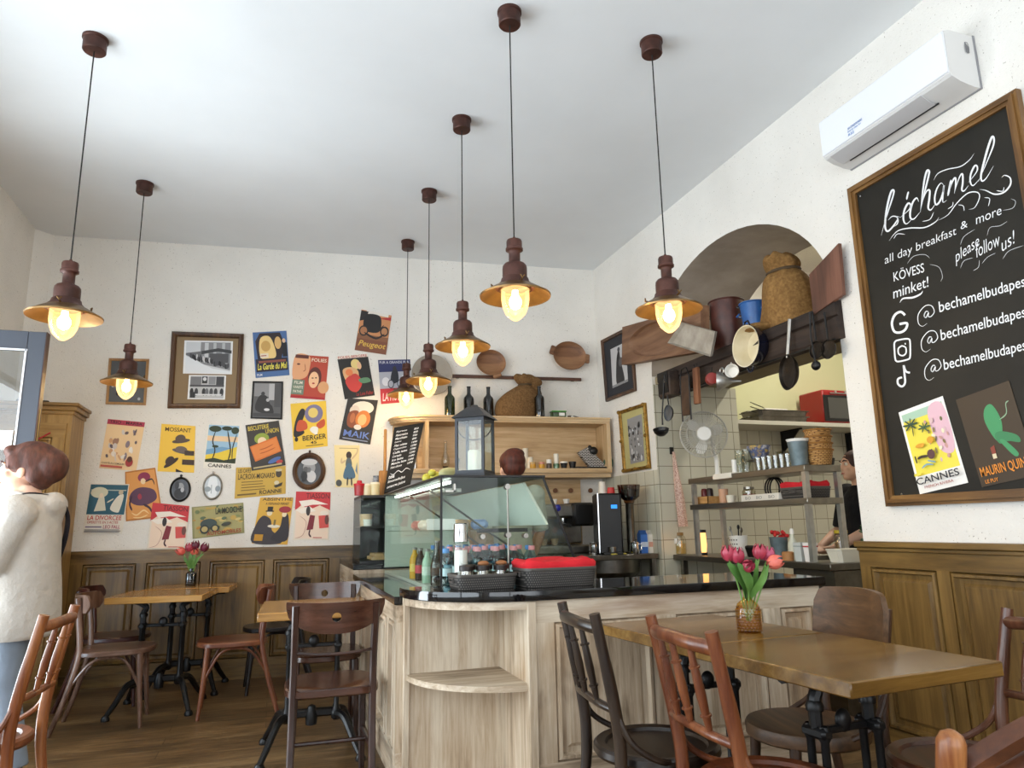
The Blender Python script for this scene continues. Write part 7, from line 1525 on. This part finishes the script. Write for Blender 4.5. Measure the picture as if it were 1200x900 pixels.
for k in range(3): b.tube([(4.50, KY-.30, 2.215+.03*k), (4.30, KY-.36, 2.225+.045*k)], .004, 6)
o0 = Vector((4.4, KY-.33, 2.22)); b.v = [tuple(Vector(v)-o0) for v in b.v]; tag(b.build('skewers', loc=o0), 'dark skewers poking out left of the roasting trays', 'skewers', kind='stuff')
# coffee corner: back worktop, espresso machine, grinder, milk
bw = thing('back_worktop', 'steel work counter with round-fronted sink under the tiled wall', 'worktop', (2.35, 5.7, 0)); bz = .945
yb0, yb1 = wall_pt(1.3, 0).y-.02, wall_pt(2.97, 0).y-.02
MB(m_dsteel).box(1.30-2.35, 2.30-2.35, 5.62-5.7, 6.22-5.7, bz-.04, bz, .004).box(2.30-2.35, 2.97-2.35, 5.22-5.7, 6.22-5.7, bz-.04, bz, .004).build('top', bw)
MB(m_steel).lathe([(0, .72), (.20, .74), (.27, .80), (.28, bz-.04)], (.30, -.19, 0), seg=32, sy=.9).build('sink_bowl', bw)
b = MB(m_pale); b.box(1.32-2.35, 2.2-2.35, 5.66-5.7, 6.2-5.7, 0, bz-.04); b.build('cabinet', bw)
for x in (2.40, 2.94): MB(m_steel).box(x-2.35-.02, x-2.35+.02, 5.25-5.7, 5.29-5.7, 0, bz-.04).build('leg', bw)
MB(m_dsteel).box(2.36-2.35, 2.96-2.35, 5.30-5.7, 6.1-5.7, .55, .575).build('lower_shelf', bw)
em = thing('espresso_machine', 'steel two-group espresso machine with blue knobs behind the case', 'coffee machine', (2.33, 5.92, bz+.0005), 0); 
b = MB(m_steel); b.obox((0, .06, .36), (.62, .42, .12), None, .02); b.obox((0, .16, .20), (.60, .20, .24), None, .01); b.build('body', em)
MB(m_steel).obox((0, -.02, .035), (.62, .46, .07), None, .01).build('drip_tray', em); MB(m_black).obox((.22, -.06, .33), (.20, .28, .20), None, .02).build('side_cover', em)
for x in (-.16, .06):
    MB(m_chrome).lathe([(0, .30), (.035, .30), (.035, .26), (.030, .235), (0, .235)], (x, -.08, 0), seg=20).build('group_head', em); MB(m_black).tube([(x, -.10, .245), (x, -.24, .235)], [.012, .015], 10).build('portafilter', em)
m_bk = glow('blue_indicator', '#2a3ad0', .5)
for x in (-.18, -.02): MB(flat('#2a2f9a', .3)).lathe([(0, 0), (.028, 0), (.028, .03), (.02, .036), (0, .036)], (x, -.15, .385), (0, -1, 0), 16).build('knob', em)
for i, px in enumerate((-.22, -.12, -.02)): 
    c_ = tag(MB(flat('#b8a48a', .4)).lathe(cupprof(.022, .036, .055)).build('coffee_cup', loc=(2.33+px, 5.84, bz+.071)), ('left', 'middle', 'right')[i]+' stoneware cup on the espresso drip tray', 'cup', 'cups on the espresso machine')
for i, x in enumerate((-.2, -.08, .04, .16)): tag(MB(m_white).lathe(cupprof(.020, .032, .05)).build('coffee_cup', loc=(2.33+x, 5.98, bz+.4215)), 'white cup on top of the espresso machine, '+('leftmost', 'second from left', 'second from right', 'rightmost'
    )[i], 'cup', 'white cups on the espresso machine')
gr = thing('coffee_grinder', 'tall black coffee grinder with bean hopper and blue display', 'grinder', (2.62, 5.42, bz+.0005), R(-14)); 
b = MB(m_black); b.obox((0, 0, .245), (.20, .24, .49), None, .015); b.build('body', gr); MB(m_chrome).obox((-.098, -.122, .25), (.008, .008, .48)).build('edge_trim', gr)
MB(glow('blue_display', '#2a8cf0', 1.1)).box(.01, .06, -.1225, -.121, .365, .395).build('display', gr); MB(m_steel).lathe([(0, .02), (.03, .02), (.032, .06), (0, .062)], (.0, -.15, 0), seg=18).build('dosing_fork', gr); MB(m_iron).obox((0, -.15, .01), (.16, .08, .02), None, .004).build('catch_tray', gr)
gx, gy = 2.80, 5.36
t = thing('bean_grinder', 'slim steel-columned bean grinder with brown hopper beside the black grinder', 'grinder', (gx, gy, bz+.0005)); MB(m_dsteel).lathe([(0, .0), (.055, 0), (.055, .015), (.034, .02), (.034, .40), (.04, .41), (0, .41)], seg=22).build('column', t)
MB(glass('smoked_hopper', '#b89a80', .8, .05, .1)).lathe([(.04, .41), (.045, .43), (.085, .46), (.095, .56), (.093, .56), (.083, .465), (.042, .435)], seg=24).build('hopper', t); MB(tex('coffee_beans', '#2a1610', '#4a2a1e', 90, .5, 0, .6, 120)).lathe([(0, .43), (.042, .435), (.082, .468), (.088, .52), (0, .535)], seg=24).build('beans', t)
for dx, dy, lab, c, h_ in ((-.20, .03, 'white paper cup stack on the black grinder', '#ddd5c8', .10), (-.145, -.02, 'red round tin on top of the black grinder', '#c2302c', .05)): tag(MB(flat(c, .5)).lathe([(0, 0), (.034, 0), (.028, h_), (0, h_)]).build('cup_stack' if 'cup' in lab else 'round_tin', loc=(2.62+.12+dx+.06, 5.42+dy, bz+.491)), lab, 'cup stack' if 'cup' in lab else 'tin')
def btop(px, y): p = S(px, 650, y=y); return (p.x, y, bz+.0005)
for px, y, lab, c, c2 in ((754, 5.38, 'blue milk carton beside the steel jug', '#3f72c0', '#cfd8e8'), (763, 5.36, 'white milk carton with a slanted top', '#e2ddd2', '#d8a08a'), (772, 5.31, 'white bag with black diamond and red band near the tile corner', '#ddd8cc', '#a83a2c')):
    t = thing('milk_carton', lab, 'carton', btop(px, y)); b = MB(flat(c, .5)); w_ = .033; b.box(-w_, w_, -w_, w_, 0, .15); b.prism([(-w_, -w_, .15), (w_, -w_, .15), (w_, 0, .185), (-w_, 0, .185)], (0, .001, 0)); b.prism([(-w_, -w_, .15), (-w_, w_, .15), (-w_, 0, .185)], (2*w_, 0, 0)); b.build('box', t); MB(flat(c2, .5)).box(-w_-.0005, w_+.0005, -w_-.0008, -w_, .05, .09).build('printed_band', t)
    if 'diamond' in lab: MB(m_black).prism([(0, -w_-.001, .10), (.018, -w_-.001, .122), (0, -w_-.001, .145), (-.018, -w_-.001, .122)], (0, .0008, 0)).build('diamond_mark', t)
for px, y, lab in ((744.5, 5.25, 'steel milk jug in front of the bean grinder column'), (696, 5.36, 'small steel milk jug left of the black grinder')): 
    t = simple([(0, .0), (.036, 0), (.038, .01), (.032, .075), (.034, .095), (.031, .095), (.030, .075), (0, .01)], 'milk_jug', lab, 'jug', btop(px, y), m_chrome); MB(m_chrome).tube([(.033, 0, .08), (.06, 0, .075), (.06, 0, .035), (.037, 0, .025)], .004, 6).build('handle', t)
tag(MB(tex('yellow_cloth', '#b8a83c', '#d0c25a', 20, .9, 0, .3)).obox((0, 0, .005), (.14, .08, .010), (0, 0, .1), .004).build('dish_cloth', loc=btop(723, 5.27)), 'yellow dish cloth lying in front of the grinder', 'cloth')

# ------------------------------------------------------------------ tulips
m_leaf = tex('tulip_leaf', '#3c6a2c', '#6f9a4a', 10, .45, 0, .05, 40, stretch=(1, 1, .3)); m_stem = flat('#6f9448', .5)
def tulip(label, base, tip, d, s_, cols, leaf=None, leafname='leaf', open_=.0):
    """one tulip: stem from the vase, six cupped petals, one leaf"""
    base, tip = Vector(base), Vector(tip); d = Vector(d).normalized(); t = thing('tulip', label, 'tulip', base); v = tip-base
    MB(m_stem).tube(crom([(0, 0, 0), v*.5+Vector((0, 0, .015)), v-d*(.02*s_)], 6), .0035*s_**.5, 8).build('stem', t)
    b = MB(tex(*cols)); fm = frame_of(d); H_, r_ = .060*s_, .023*s_
    for k in range(6):
        a0 = 2*PI*k/6; inner = k % 2; rows = []
        for i in range(8):
            f = i/7; rr = r_*(.25+1.0*math.sin(PI*min(1, .1+f*.80))**.8)*(1-.05*inner)*(1+open_*f); w_ = math.sin(PI*(.14+.84*f)**.9)*.62
            rows.append([v+fm @ Vector(((rr+.0016*s_*math.cos(j*PI/4-PI/2)*-1)*math.cos(a0+w_*(j/4-.5)*2), rr*math.sin(a0+w_*(j/4-.5)*2), H_*(f-.42)+(.004*s_*math.cos((j-2)*.8) if i > 5 else 0))) for j in range(5)])
        vs = [q for r in rows for q in r]; vs2 = [q+(q-v-d*((q-v).dot(d)))*-.06 for q in vs]; n = len(vs)
        fs = [(i*5+j, i*5+j+1, (i+1)*5+j+1, (i+1)*5+j) for i in range(7) for j in range(4)]
        b.add(vs+vs2, fs+[tuple(q+n for q in f[::-1]) for f in fs])
    b.build('flower', t, angle=60)
    for lf in (leaf or []):
        P = [Vector(q)-base for q in lf[0]]; C_ = crom(P, 6); n = len(C_); b = MB(m_leaf); side = Vector(lf[2] if len(lf) > 2 else (1, 0, 0)); vs = []
        for i, c in enumerate(C_):
            f = i/(n-1); w_ = lf[1]*math.sin(PI*min(1, (.10+.90*f)))**.75+.0015; up = Vector((0, -1, 0))*w_*.25
            vs += [c-side*w_+up, c, c+side*w_+up]
        fs = []
        for i in range(n-1):
            for j in range(2): fs.append((3*i+j, 3*i+j+1, 3*i+j+4, 3*i+j+3))
        m_ = len(vs); b.add(vs+[q+Vector((0, .0015, 0)) for q in vs], fs+[tuple(q+m_ for q in f[::-1]) for f in fs]); b.build('leaf', t, angle=60)
    return t
tz = .7705
vb = S(884.5, 742, z=tz); mv = mpp(vb)
va = thing('glass_vase', 'amber hobnail glass vase holding tulips on the table by the bar', 'vase', (vb.x, vb.y+.03, tz)); vo = Vector(va.location)
b = MB(glass('honey_glass', '#f5d98a', .8, .04, .04)); h_ = 49*mv; r_ = 14*mv; prof = [(0, .003), (r_*.92, 0), (r_, .006), (r_, h_*.52), (r_*.86, h_*.66), (r_*.42, h_*.76), (r_*.30, h_*.82), (r_*.30, h_*.96), (r_*.36, h_), (r_*.30, h_)]
b.lathe(prof, seg=28); b.build('vase_body', va)
m_am2 = glass('amber_glass_nubs', '#fbeab8', .9, .08, .06); b = MB(m_am2)
for i in range(9):
    z = h_*.06+h_*.52*i/8; 
    for k in range(20): a = 2*PI*(k+.5*(i % 2))/20; rr = r_*(1 if z < h_*.54 else .9); b.ball((rr*math.cos(a), rr*math.sin(a), z), r_*.105, None, 6, 4)
b.build('hobnails', va)
MB(glass('vase_water', '#ffffff', .3, .02, .0)).lathe([(0, .006), (r_*.93, .006), (r_*.95, h_*.45), (0, h_*.45)], seg=20).build('water', va)
top = vo+Vector((0, 0, h_*.90))
RED = ('tulip_crimson', '#8c1f36', '#c24a5e', 12, .4, 0, .05, 60, (1, 1, .3)); PINK = ('tulip_rose', '#a02a4a', '#cf6a88', 12, .4, 0, .05, 60, (1, 1, .3)); CORAL = ('tulip_coral', '#d2453e', '#ee8a76', 10, .4, 0, .05, 60, (1, 1, .3)); DARK = ('tulip_dark', '#4a1224', '#7d2640', 12, .4, 0, .05, 60, (1, 1, .3))
def tp(px, py, dy): return S(px, py, y=vo.y+dy)
bs = lambda dx, dy: top+Vector((dx, dy, -.10))
def lf(pts, w_, side=(1, 0, 0)): return ([bs(0, 0)+Vector((0, 0, .075))]+[tp(*q) for q in pts], w_, side)
SZ = 17*mv/.060*1.06
tulip('leftmost crimson tulip, its bloom at the far left of the amber vase bunch', bs(-.004, .003), tp(853.3, 649.5, .01), (-.10, -.05, 1), SZ, RED, [lf([(872, 684, -.02), (860, 668, -.03), (852.5, 660, -.03)], .018, (.7, 0, .7))])
tulip('crimson tulip right beside the leftmost one in the amber vase', bs(0, .002), tp(864.3, 652, -.01), (.02, -.1, 1), SZ, RED, [lf([(878, 686, -.04), (872, 672, -.05), (864, 660, -.05)], .020, (.8, 0, .6))])
tulip('upright crimson tulip at the top centre right of the amber vase bunch', bs(.003, .004), tp(890, 648, .02), (.12, 0, 1), SZ, RED, [lf([(885, 676, .0), (886, 655, .0)], .010)])
tulip('rose-violet tulip leaning right, just left above the coral one', bs(.005, .003), tp(900, 650.5, .02), (.30, 0, 1), SZ*.95, PINK, [lf([(893, 678, -.02), (897, 662, -.02)], .013, (.8, 0, -.6))])
tulip('coral-pink tulip drooping to the right of the amber vase bunch', bs(.005, -.002), tp(906.7, 659, -.02), (.85, -.3, .25), SZ*1.02, CORAL, [lf([(890, 684, -.05), (896, 672, -.05), (899, 664, -.05)], .014, (.8, 0, -.6))])
tulip('dark crimson tulip facing the viewer low in the amber vase bunch', bs(0, -.003), tp(876.3, 664, -.05), (-.05, -.9, .45), SZ*.8, RED, None, open_=.25)
# dark vase on the small table by the wall
p = S(223.5, 682, y=6.24); va = thing('glass_vase', 'dark green ribbed bottle vase with red tulips on the small table by the wall', 'vase', (p.x, 6.24, tz)); vo = Vector(va.location); mv2 = mpp(vo)
b = MB(glass('dark_teal_glass', '#2c4a48', .9, .04, .10)); h2 = 20*mv2; r2 = 5.6*mv2; rings = []
for r, z in [(.9, 0), (1, .01), (1, h2*.70), (.8, h2*.80), (.36, h2*.86), (.36, h2), (.3, h2)]:
    rings.append([Vector((r2*r*(1+.04*math.cos(14*a))*math.cos(a), r2*r*(1+.04*math.cos(14*a))*math.sin(a), z)) for a in [2*PI*k/56 for k in range(56)]])
b.loft(rings); b.build('vase_body', va)
top = vo+Vector((0, 0, h2*.95)); S2 = 9*mv2/.060*1.15
for px, py, d, c, lab in ((212.3, 646, (-.7, -.2, .4), CORAL, 'coral tulip drooping at the left of the dark bottle vase'), (222, 642, (-.1, 0, 1), RED, 'crimson tulip second from left in the dark bottle vase'), (229, 639.5, (.05, 0, 1), DARK, 'dark tulip standing highest in the dark bottle vase'), (228, 646.5, (0, -.6, .6), CORAL, 'bright red tulip low in the middle of the dark bottle vase'), (239.4, 642, (.4, 0, 1), DARK, 'dark purple tulip farthest right in the dark bottle vase')):
    tip = S(px, py, y=vo.y); q = (tip+top)/2; tulip(lab, top+Vector((0, 0, -.05)), tip, d, S2, c, [([top, q+Vector((0, -.02, 0)), tip.lerp(q, .3)+Vector((.012, -.02, -.02))], .012)])

# ------------------------------------------------------------------ people
m_skin = tex('skin', '#d9a88c', '#e6bca2', 6, .5, 0, .03, 60)
def remeshed(mb, name, parent, voxel=.008, smooth=3, mat=None, factor=.5):
    """fuse overlapping shapes into one continuous surface"""
    o = mb.build(name, parent)
    r = o.modifiers.new('fuse', 'REMESH'); r.mode = 'VOXEL'; r.voxel_size = voxel; r.use_smooth_shade = True
    if smooth: s_ = o.modifiers.new('soften', 'SMOOTH'); s_.iterations = smooth; s_.factor = factor
    dg = bpy.context.evaluated_depsgraph_get(); me = bpy.data.meshes.new_from_object(o.evaluated_get(dg))
    old = o.data; o.modifiers.clear(); o.data = me; bpy.data.meshes.remove(old)
    if not me.materials: me.materials.append(mb.mats[0])
    return o
def ring_loft(b, rows, n=28):
    """rows = [(x, y, z, rx, ry)]"""
    C_ = crom([Vector(r[:3]) for r in rows], 4); Q = crom([Vector((r[3], r[4], 0)) for r in rows], 4)
    b.loft([[c+Vector((q.x*math.cos(a), q.y*math.sin(a), 0)) for a in [2*PI*k/n for k in range(n)]] for c, q in zip(C_, Q)])
def hand(b, wrist, elbow, palm_n, s_=1.0, curl=.5):
    """palm, four unequal bent fingers and a side thumb, pointing on from the forearm"""
    w, d = Vector(wrist), (Vector(wrist)-Vector(elbow)).normalized(); n = Vector(palm_n); n = (n-d*n.dot(d)).normalized(); x = d.cross(n)
    fm = Matrix((x, d, n)).transposed(); b.obox(w+d*.045*s_, (.074*s_, .095*s_, .026*s_), fm, .012*s_)
    b.tube([w-d*.03, w+d*.02], [.024*s_, .028*s_], 10)
    for i, (off, ln) in enumerate(((-.029, .068), (-.010, .078), (.010, .074), (.028, .058))):
        p0 = w+d*.085*s_+x*off*s_; a = curl*.6; p1 = p0+(d*math.cos(a)+n*math.sin(a))*ln*.45*s_; a2 = curl*1.4; p2 = p1+(d*math.cos(a2)+n*math.sin(a2))*ln*.32*s_; a3 = curl*2.0; p3 = p2+(d*math.cos(a3)+n*math.sin(a3))*ln*.26*s_
        b.tube([p0-d*.015, p0, p1, p2, p3], [.0095*s_, .0095*s_, .0088*s_, .008*s_, .006*s_], 8)
    t0 = w+d*.025*s_-x*.034*s_; b.tube([t0+x*.01, t0-x*.012*s_+d*.02*s_, t0-x*.022*s_+d*.045*s_+n*.008, t0-x*.020*s_+d*.07*s_+n*.016], [.013*s_, .011*s_, .010*s_, .007*s_], 8)
def person(label, loc, rz, H=1.67, hair='#3a231a', top='#cfc9bd', legs='#5a6068', shoe='#3a3734', pose='stand', hairstyle='bob', hs=1.0, hoodie=False, strap=False, wide=1.0, arms=None):
    t = thing('person', label, 'person', loc, rz); k = H/1.67; Z = lambda v: v*k
    if arms is None: arms = {-1: ((-.19, 0, 1.355), (-.245, .02, 1.09), (-.235, .14, .88)), 1: ((.19, 0, 1.355), (.245, .02, 1.09), (.235, .14, .88))}
    arms = {s_: tuple(Vector(p)*k for p in a) for s_, a in arms.items()}; legp = {s_: (Vector((s_*.09, 0, .86))*k, Vector((s_*.095, .03+.03*s_, .47))*k, Vector((s_*.10, -.02+.07*s_, .085))*k) for s_ in (-1, 1)}
    hk = k*hs; hc = Vector((0, .035, 1.555+.075*(hs-1)))*k; HV = lambda x, y, z: hc + hs*Vector((x, y, z))
    b = MB(m_skin)                                             # one body surface
    ring_loft(b, [(0, 0, Z(.80), .15, .10), (0, 0, Z(.92), .165, .115), (0, .005, Z(1.03), .14, .10), (0, .01, Z(1.20), .155, .11), (0, 0, Z(1.33), .165, .095), (0, -.005, Z(1.385), .10, .07), (0, 0, Z(1.42), .058, .058), (0, .012, Z(1.48), .054, .056)])
    b.ball(HV(0, -.012, .02), (.074*hk, .092*hk, .092*hk)); b.ball(HV(0, .025, -.045), (.060*hk, .064*hk, .068*hk)); b.ball(HV(0, .062, -.090), (.028*hk, .024*hk, .020*hk))
    b.tube([HV(0, .076, .012), HV(0, .100, -.022), HV(0, .088, -.032)], [.010*hk, .014*hk, .009*hk], 8)
    b.ball(HV(0, .084, -.058), (.022*hk, .010*hk, .007*hk)); b.ball(HV(0, .080, -.068), (.018*hk, .010*hk, .006*hk))
    for s_ in (-1, 1):
        b.ball(HV(s_*.076, -.005, -.015), (.010*hk, .020*hk, .031*hk), (0, 0, s_*.3)); b.ball(HV(s_*.038, .060, -.025), (.022*hk, .018*hk, .02*hk)); b.ball(HV(s_*.03, .078, .028), (.022*hk, .009*hk, .008*hk))
        sh, el, wr = arms[s_]; b.ball(sh, .062*k); b.tube([sh, sh.lerp(el, .5), el, el.lerp(wr, .35), wr], [.052*k, .047*k, .040*k, .041*k, .027*k], 14); hand(b, wr, el, (-s_*.6, .5, .4), k)
        hp, kn, an = legp[s_]; b.tube([hp+Vector((0, 0, .05)), hp.lerp(kn, .5), kn, kn.lerp(an, .35), an], [.088*k, .076*k, .056*k, .056*k, .036*k], 14); b.tube([an+Vector((0, -.03, -.03)), an+Vector((0, .06, -.05)), an+Vector((0, .16, -.06))], [.034*k, .034*k, .024*k], 10)
    remeshed(b, 'body', t, .0075, 4)
    for s_ in (-1, 1):
        e = MB(flat('#f2efea', .3)).ball(HV(s_*.031, .0745, .008), .0125*hk, None, 12, 8); ey = e.build('eye', t); MB(flat('#23150f', .2)).ball(HV(s_*.031, .0835, .008), (.006*hk, .0045*hk, .006*hk), None, 10, 6).build('iris', ey)
        MB(flat(hair, .8)).tube([HV(s_*.016, .090, .030), HV(s_*.034, .088, .036), HV(s_*.052, .074, .030)], [.004, .005, .003], 6).build('eyebrow', t)
    MB(flat('#b4605a', .5)).tube([HV(-.02, .088, -.061), HV(0, .097, -.060), HV(.02, .088, -.061)], [.003, .006, .003], 6).build('lips', t)
    # clothes
    m_top = tex('cloth_'+top.strip('#'), top, '#'+''.join('%02x' % min(255, int(int(top[i:i+2], 16)*1.08)) for i in (1, 3, 5)), 5, .95, 0, .6, 9, bdist=.03)
    b = MB(m_top); w_ = wide
    if hoodie:
        ring_loft(b, [(0, 0, Z(.70), .225*w_, .18*w_), (0, 0, Z(.74), .24*w_, .195*w_), (0, .0, Z(.92), .225*w_, .185*w_), (0, 0, Z(1.10), .205*w_, .165*w_), (0, -.005, Z(1.26), .205*w_, .15*w_), (0, -.01, Z(1.345), .175*w_, .115*w_), (0, -.012, Z(1.40), .10*w_, .085*w_), (0, 0, Z(1.44), .082, .080)])
        b.tube([Vector((.10*math.sin(a), -.025-.085*math.cos(a), Z(1.405)-.02*math.cos(a))) for a in [2*PI*i/20 for i in range(20)]], [.030+.016*max(0, math.cos(2*PI*i/20)) for i in range(20)], 10, True)
        b.ball((0, -.115, Z(1.370)), (.125, .062, .075)); b.ball((0, -.118, Z(1.315)), (.085, .045, .075))
    else:
        ring_loft(b, [(0, 0, Z(.80), .178, .125), (0, 0, Z(.92), .180, .128), (0, .005, Z(1.03), .158, .115), (0, .01, Z(1.20), .172, .124), (0, 0, Z(1.33), .178, .106), (0, -.005, Z(1.385), .110, .08), (0, 0, Z(1.41), .074, .072)])
    for s_ in (-1, 1):
        sh, el, wr = arms[s_]; g = .020 if not hoodie else .034; b.ball(sh, .062*k+g); b.tube([sh, sh.lerp(el, .5), el, el.lerp(wr, .4), el.lerp(wr, .92)] if hoodie else [sh, sh.lerp(el, .5), el], [.052*k+g, .047*k+g, .042*k+g, .041*k+g*.9, .030*k+g*.8] if hoodie else [.054*k+g, .05*k+g, .044*k+g], 14)
    remeshed(b, 'hoodie' if hoodie else 'shirt', t, .011, 3)
    b = MB(tex('trousers_'+legs.strip('#'), legs, '#8a97a8', 4, .9, 0, .3, 40)); ring_loft(b, [(0, 0, Z(.76), .165, .115), (0, 0, Z(.86), .185, .130), (0, 0, Z(.96), .172, .122)])
    for s_ in (-1, 1): hp, kn, an = legp[s_]; b.tube([hp+Vector((0, 0, .05)), hp.lerp(kn, .5), kn, kn.lerp(an, .4), an+Vector((0, 0, .0))], [.104*k, .092*k, .074*k, .072*k, .064*k], 16)
    remeshed(b, 'trousers', t, .011, 2)
    for s_ in (-1, 1):
        an = legp[s_][2]; b = MB(flat(shoe, .6)); b.tube([an+Vector((0, -.035, -.03)), an+Vector((0, .05, -.042)), an+Vector((0, .13, -.055)), an+Vector((0, .18, -.058))], [.044*k, .043*k, .042*k, .026*k], 12); b.obox(an+Vector((0, .07, -.075)), (.085*k, .27*k, .02), None, .008); remeshed(b, 'shoe', t, .007, 2)
    b = MB(tex('hair_'+hair.strip('#'), hair, '#'+''.join('%02x' % min(255, int(int(hair[i:i+2], 16)*1.7)) for i in (1, 3, 5)), 40, .62, 0, .6, 70, stretch=(1, 1, .25)))
    if hairstyle == 'bob':
        b.ball(HV(0, -.030, .042), (.098*hk, .118*hk, .098*hk)); b.ball(HV(0, -.100, .020), (.094*hk, .080*hk, .088*hk)); b.ball(HV(0, -.070, -.045), (.076*hk, .050*hk, .050*hk)); b.ball(HV(0, .052, .082), (.072*hk, .042*hk, .034*hk), (.4, 0, 0))
        for s_ in (-1, 1): b.ball(HV(s_*.070, .018, .034), (.022*hk, .046*hk, .042*hk)); b.ball(HV(s_*.068, -.052, -.02), (.024*hk, .038*hk, .05*hk)); b.tube([HV(s_*.078, .045, .04), HV(s_*.080, .046, -.004)], [.012, .006], 8)
    else:
        b.ball(HV(0, -.022, .026), (.084*hk, .100*hk, .090*hk)); b.ball(HV(0, -.06, -.02), (.070*hk, .055*hk, .06*hk))
        if hairstyle == 'bun': b.ball(HV(0, -.045, .055), (.100*hk, .105*hk, .085*hk)); b.ball(HV(.012, -.055, .110), (.080*hk, .075*hk, .045*hk)); b.ball(HV(0, -.085, .0), (.085*hk, .06*hk, .07*hk))
    remeshed(b, 'hair', t, .008, 2)
    if strap:
        b = MB(flat('#23222a', .6)); P = crom([(-.115, .10, Z(1.33)), (-.105, .0, Z(1.43)), (-.05, -.13, Z(1.41)), (.03, -.172, Z(1.335)), (.08, -.168, Z(1.22)), (.16, -.125, Z(1.08)), (.20, -.08, Z(1.0))], 6); b.tube(P, .017, 8, flat=.35); b.build('bag_strap', t)
    return t
person('person in a loose beige hoodie with short brown hair, facing the street door', (-1.235, 4.36, 0), R(92), 1.625, '#3a2018', '#b3aea6', '#77828f', '#4a443e', hs=1.13, hoodie=True, strap=True, wide=1.02,
       arms={-1: ((-.20, 0, 1.33), (-.225, .07, 1.08), (-.12, .29, 1.0)), 1: ((.20, 0, 1.33), (.225, .07, 1.08), (.12, .29, 1.0))})
person('person with gathered reddish-brown hair seen behind the glass case', (1.755, 5.30, 0), R(10), 1.755, '#35140b', '#b4b8ae', '#2a2a2e', '#1d1d1d', hairstyle='bun')
person('person in black clothes working in the kitchen behind the steel rack', (4.13, 4.22, 0), R(75), 1.70, '#2a1812', '#17171a', '#22232a', '#1d1d1d', hairstyle='short',
       arms={-1: ((-.19, 0, 1.355), (-.23, .06, 1.10), (-.10, .28, .98)), 1: ((.19, 0, 1.355), (.23, .06, 1.10), (.12, .28, .98))})
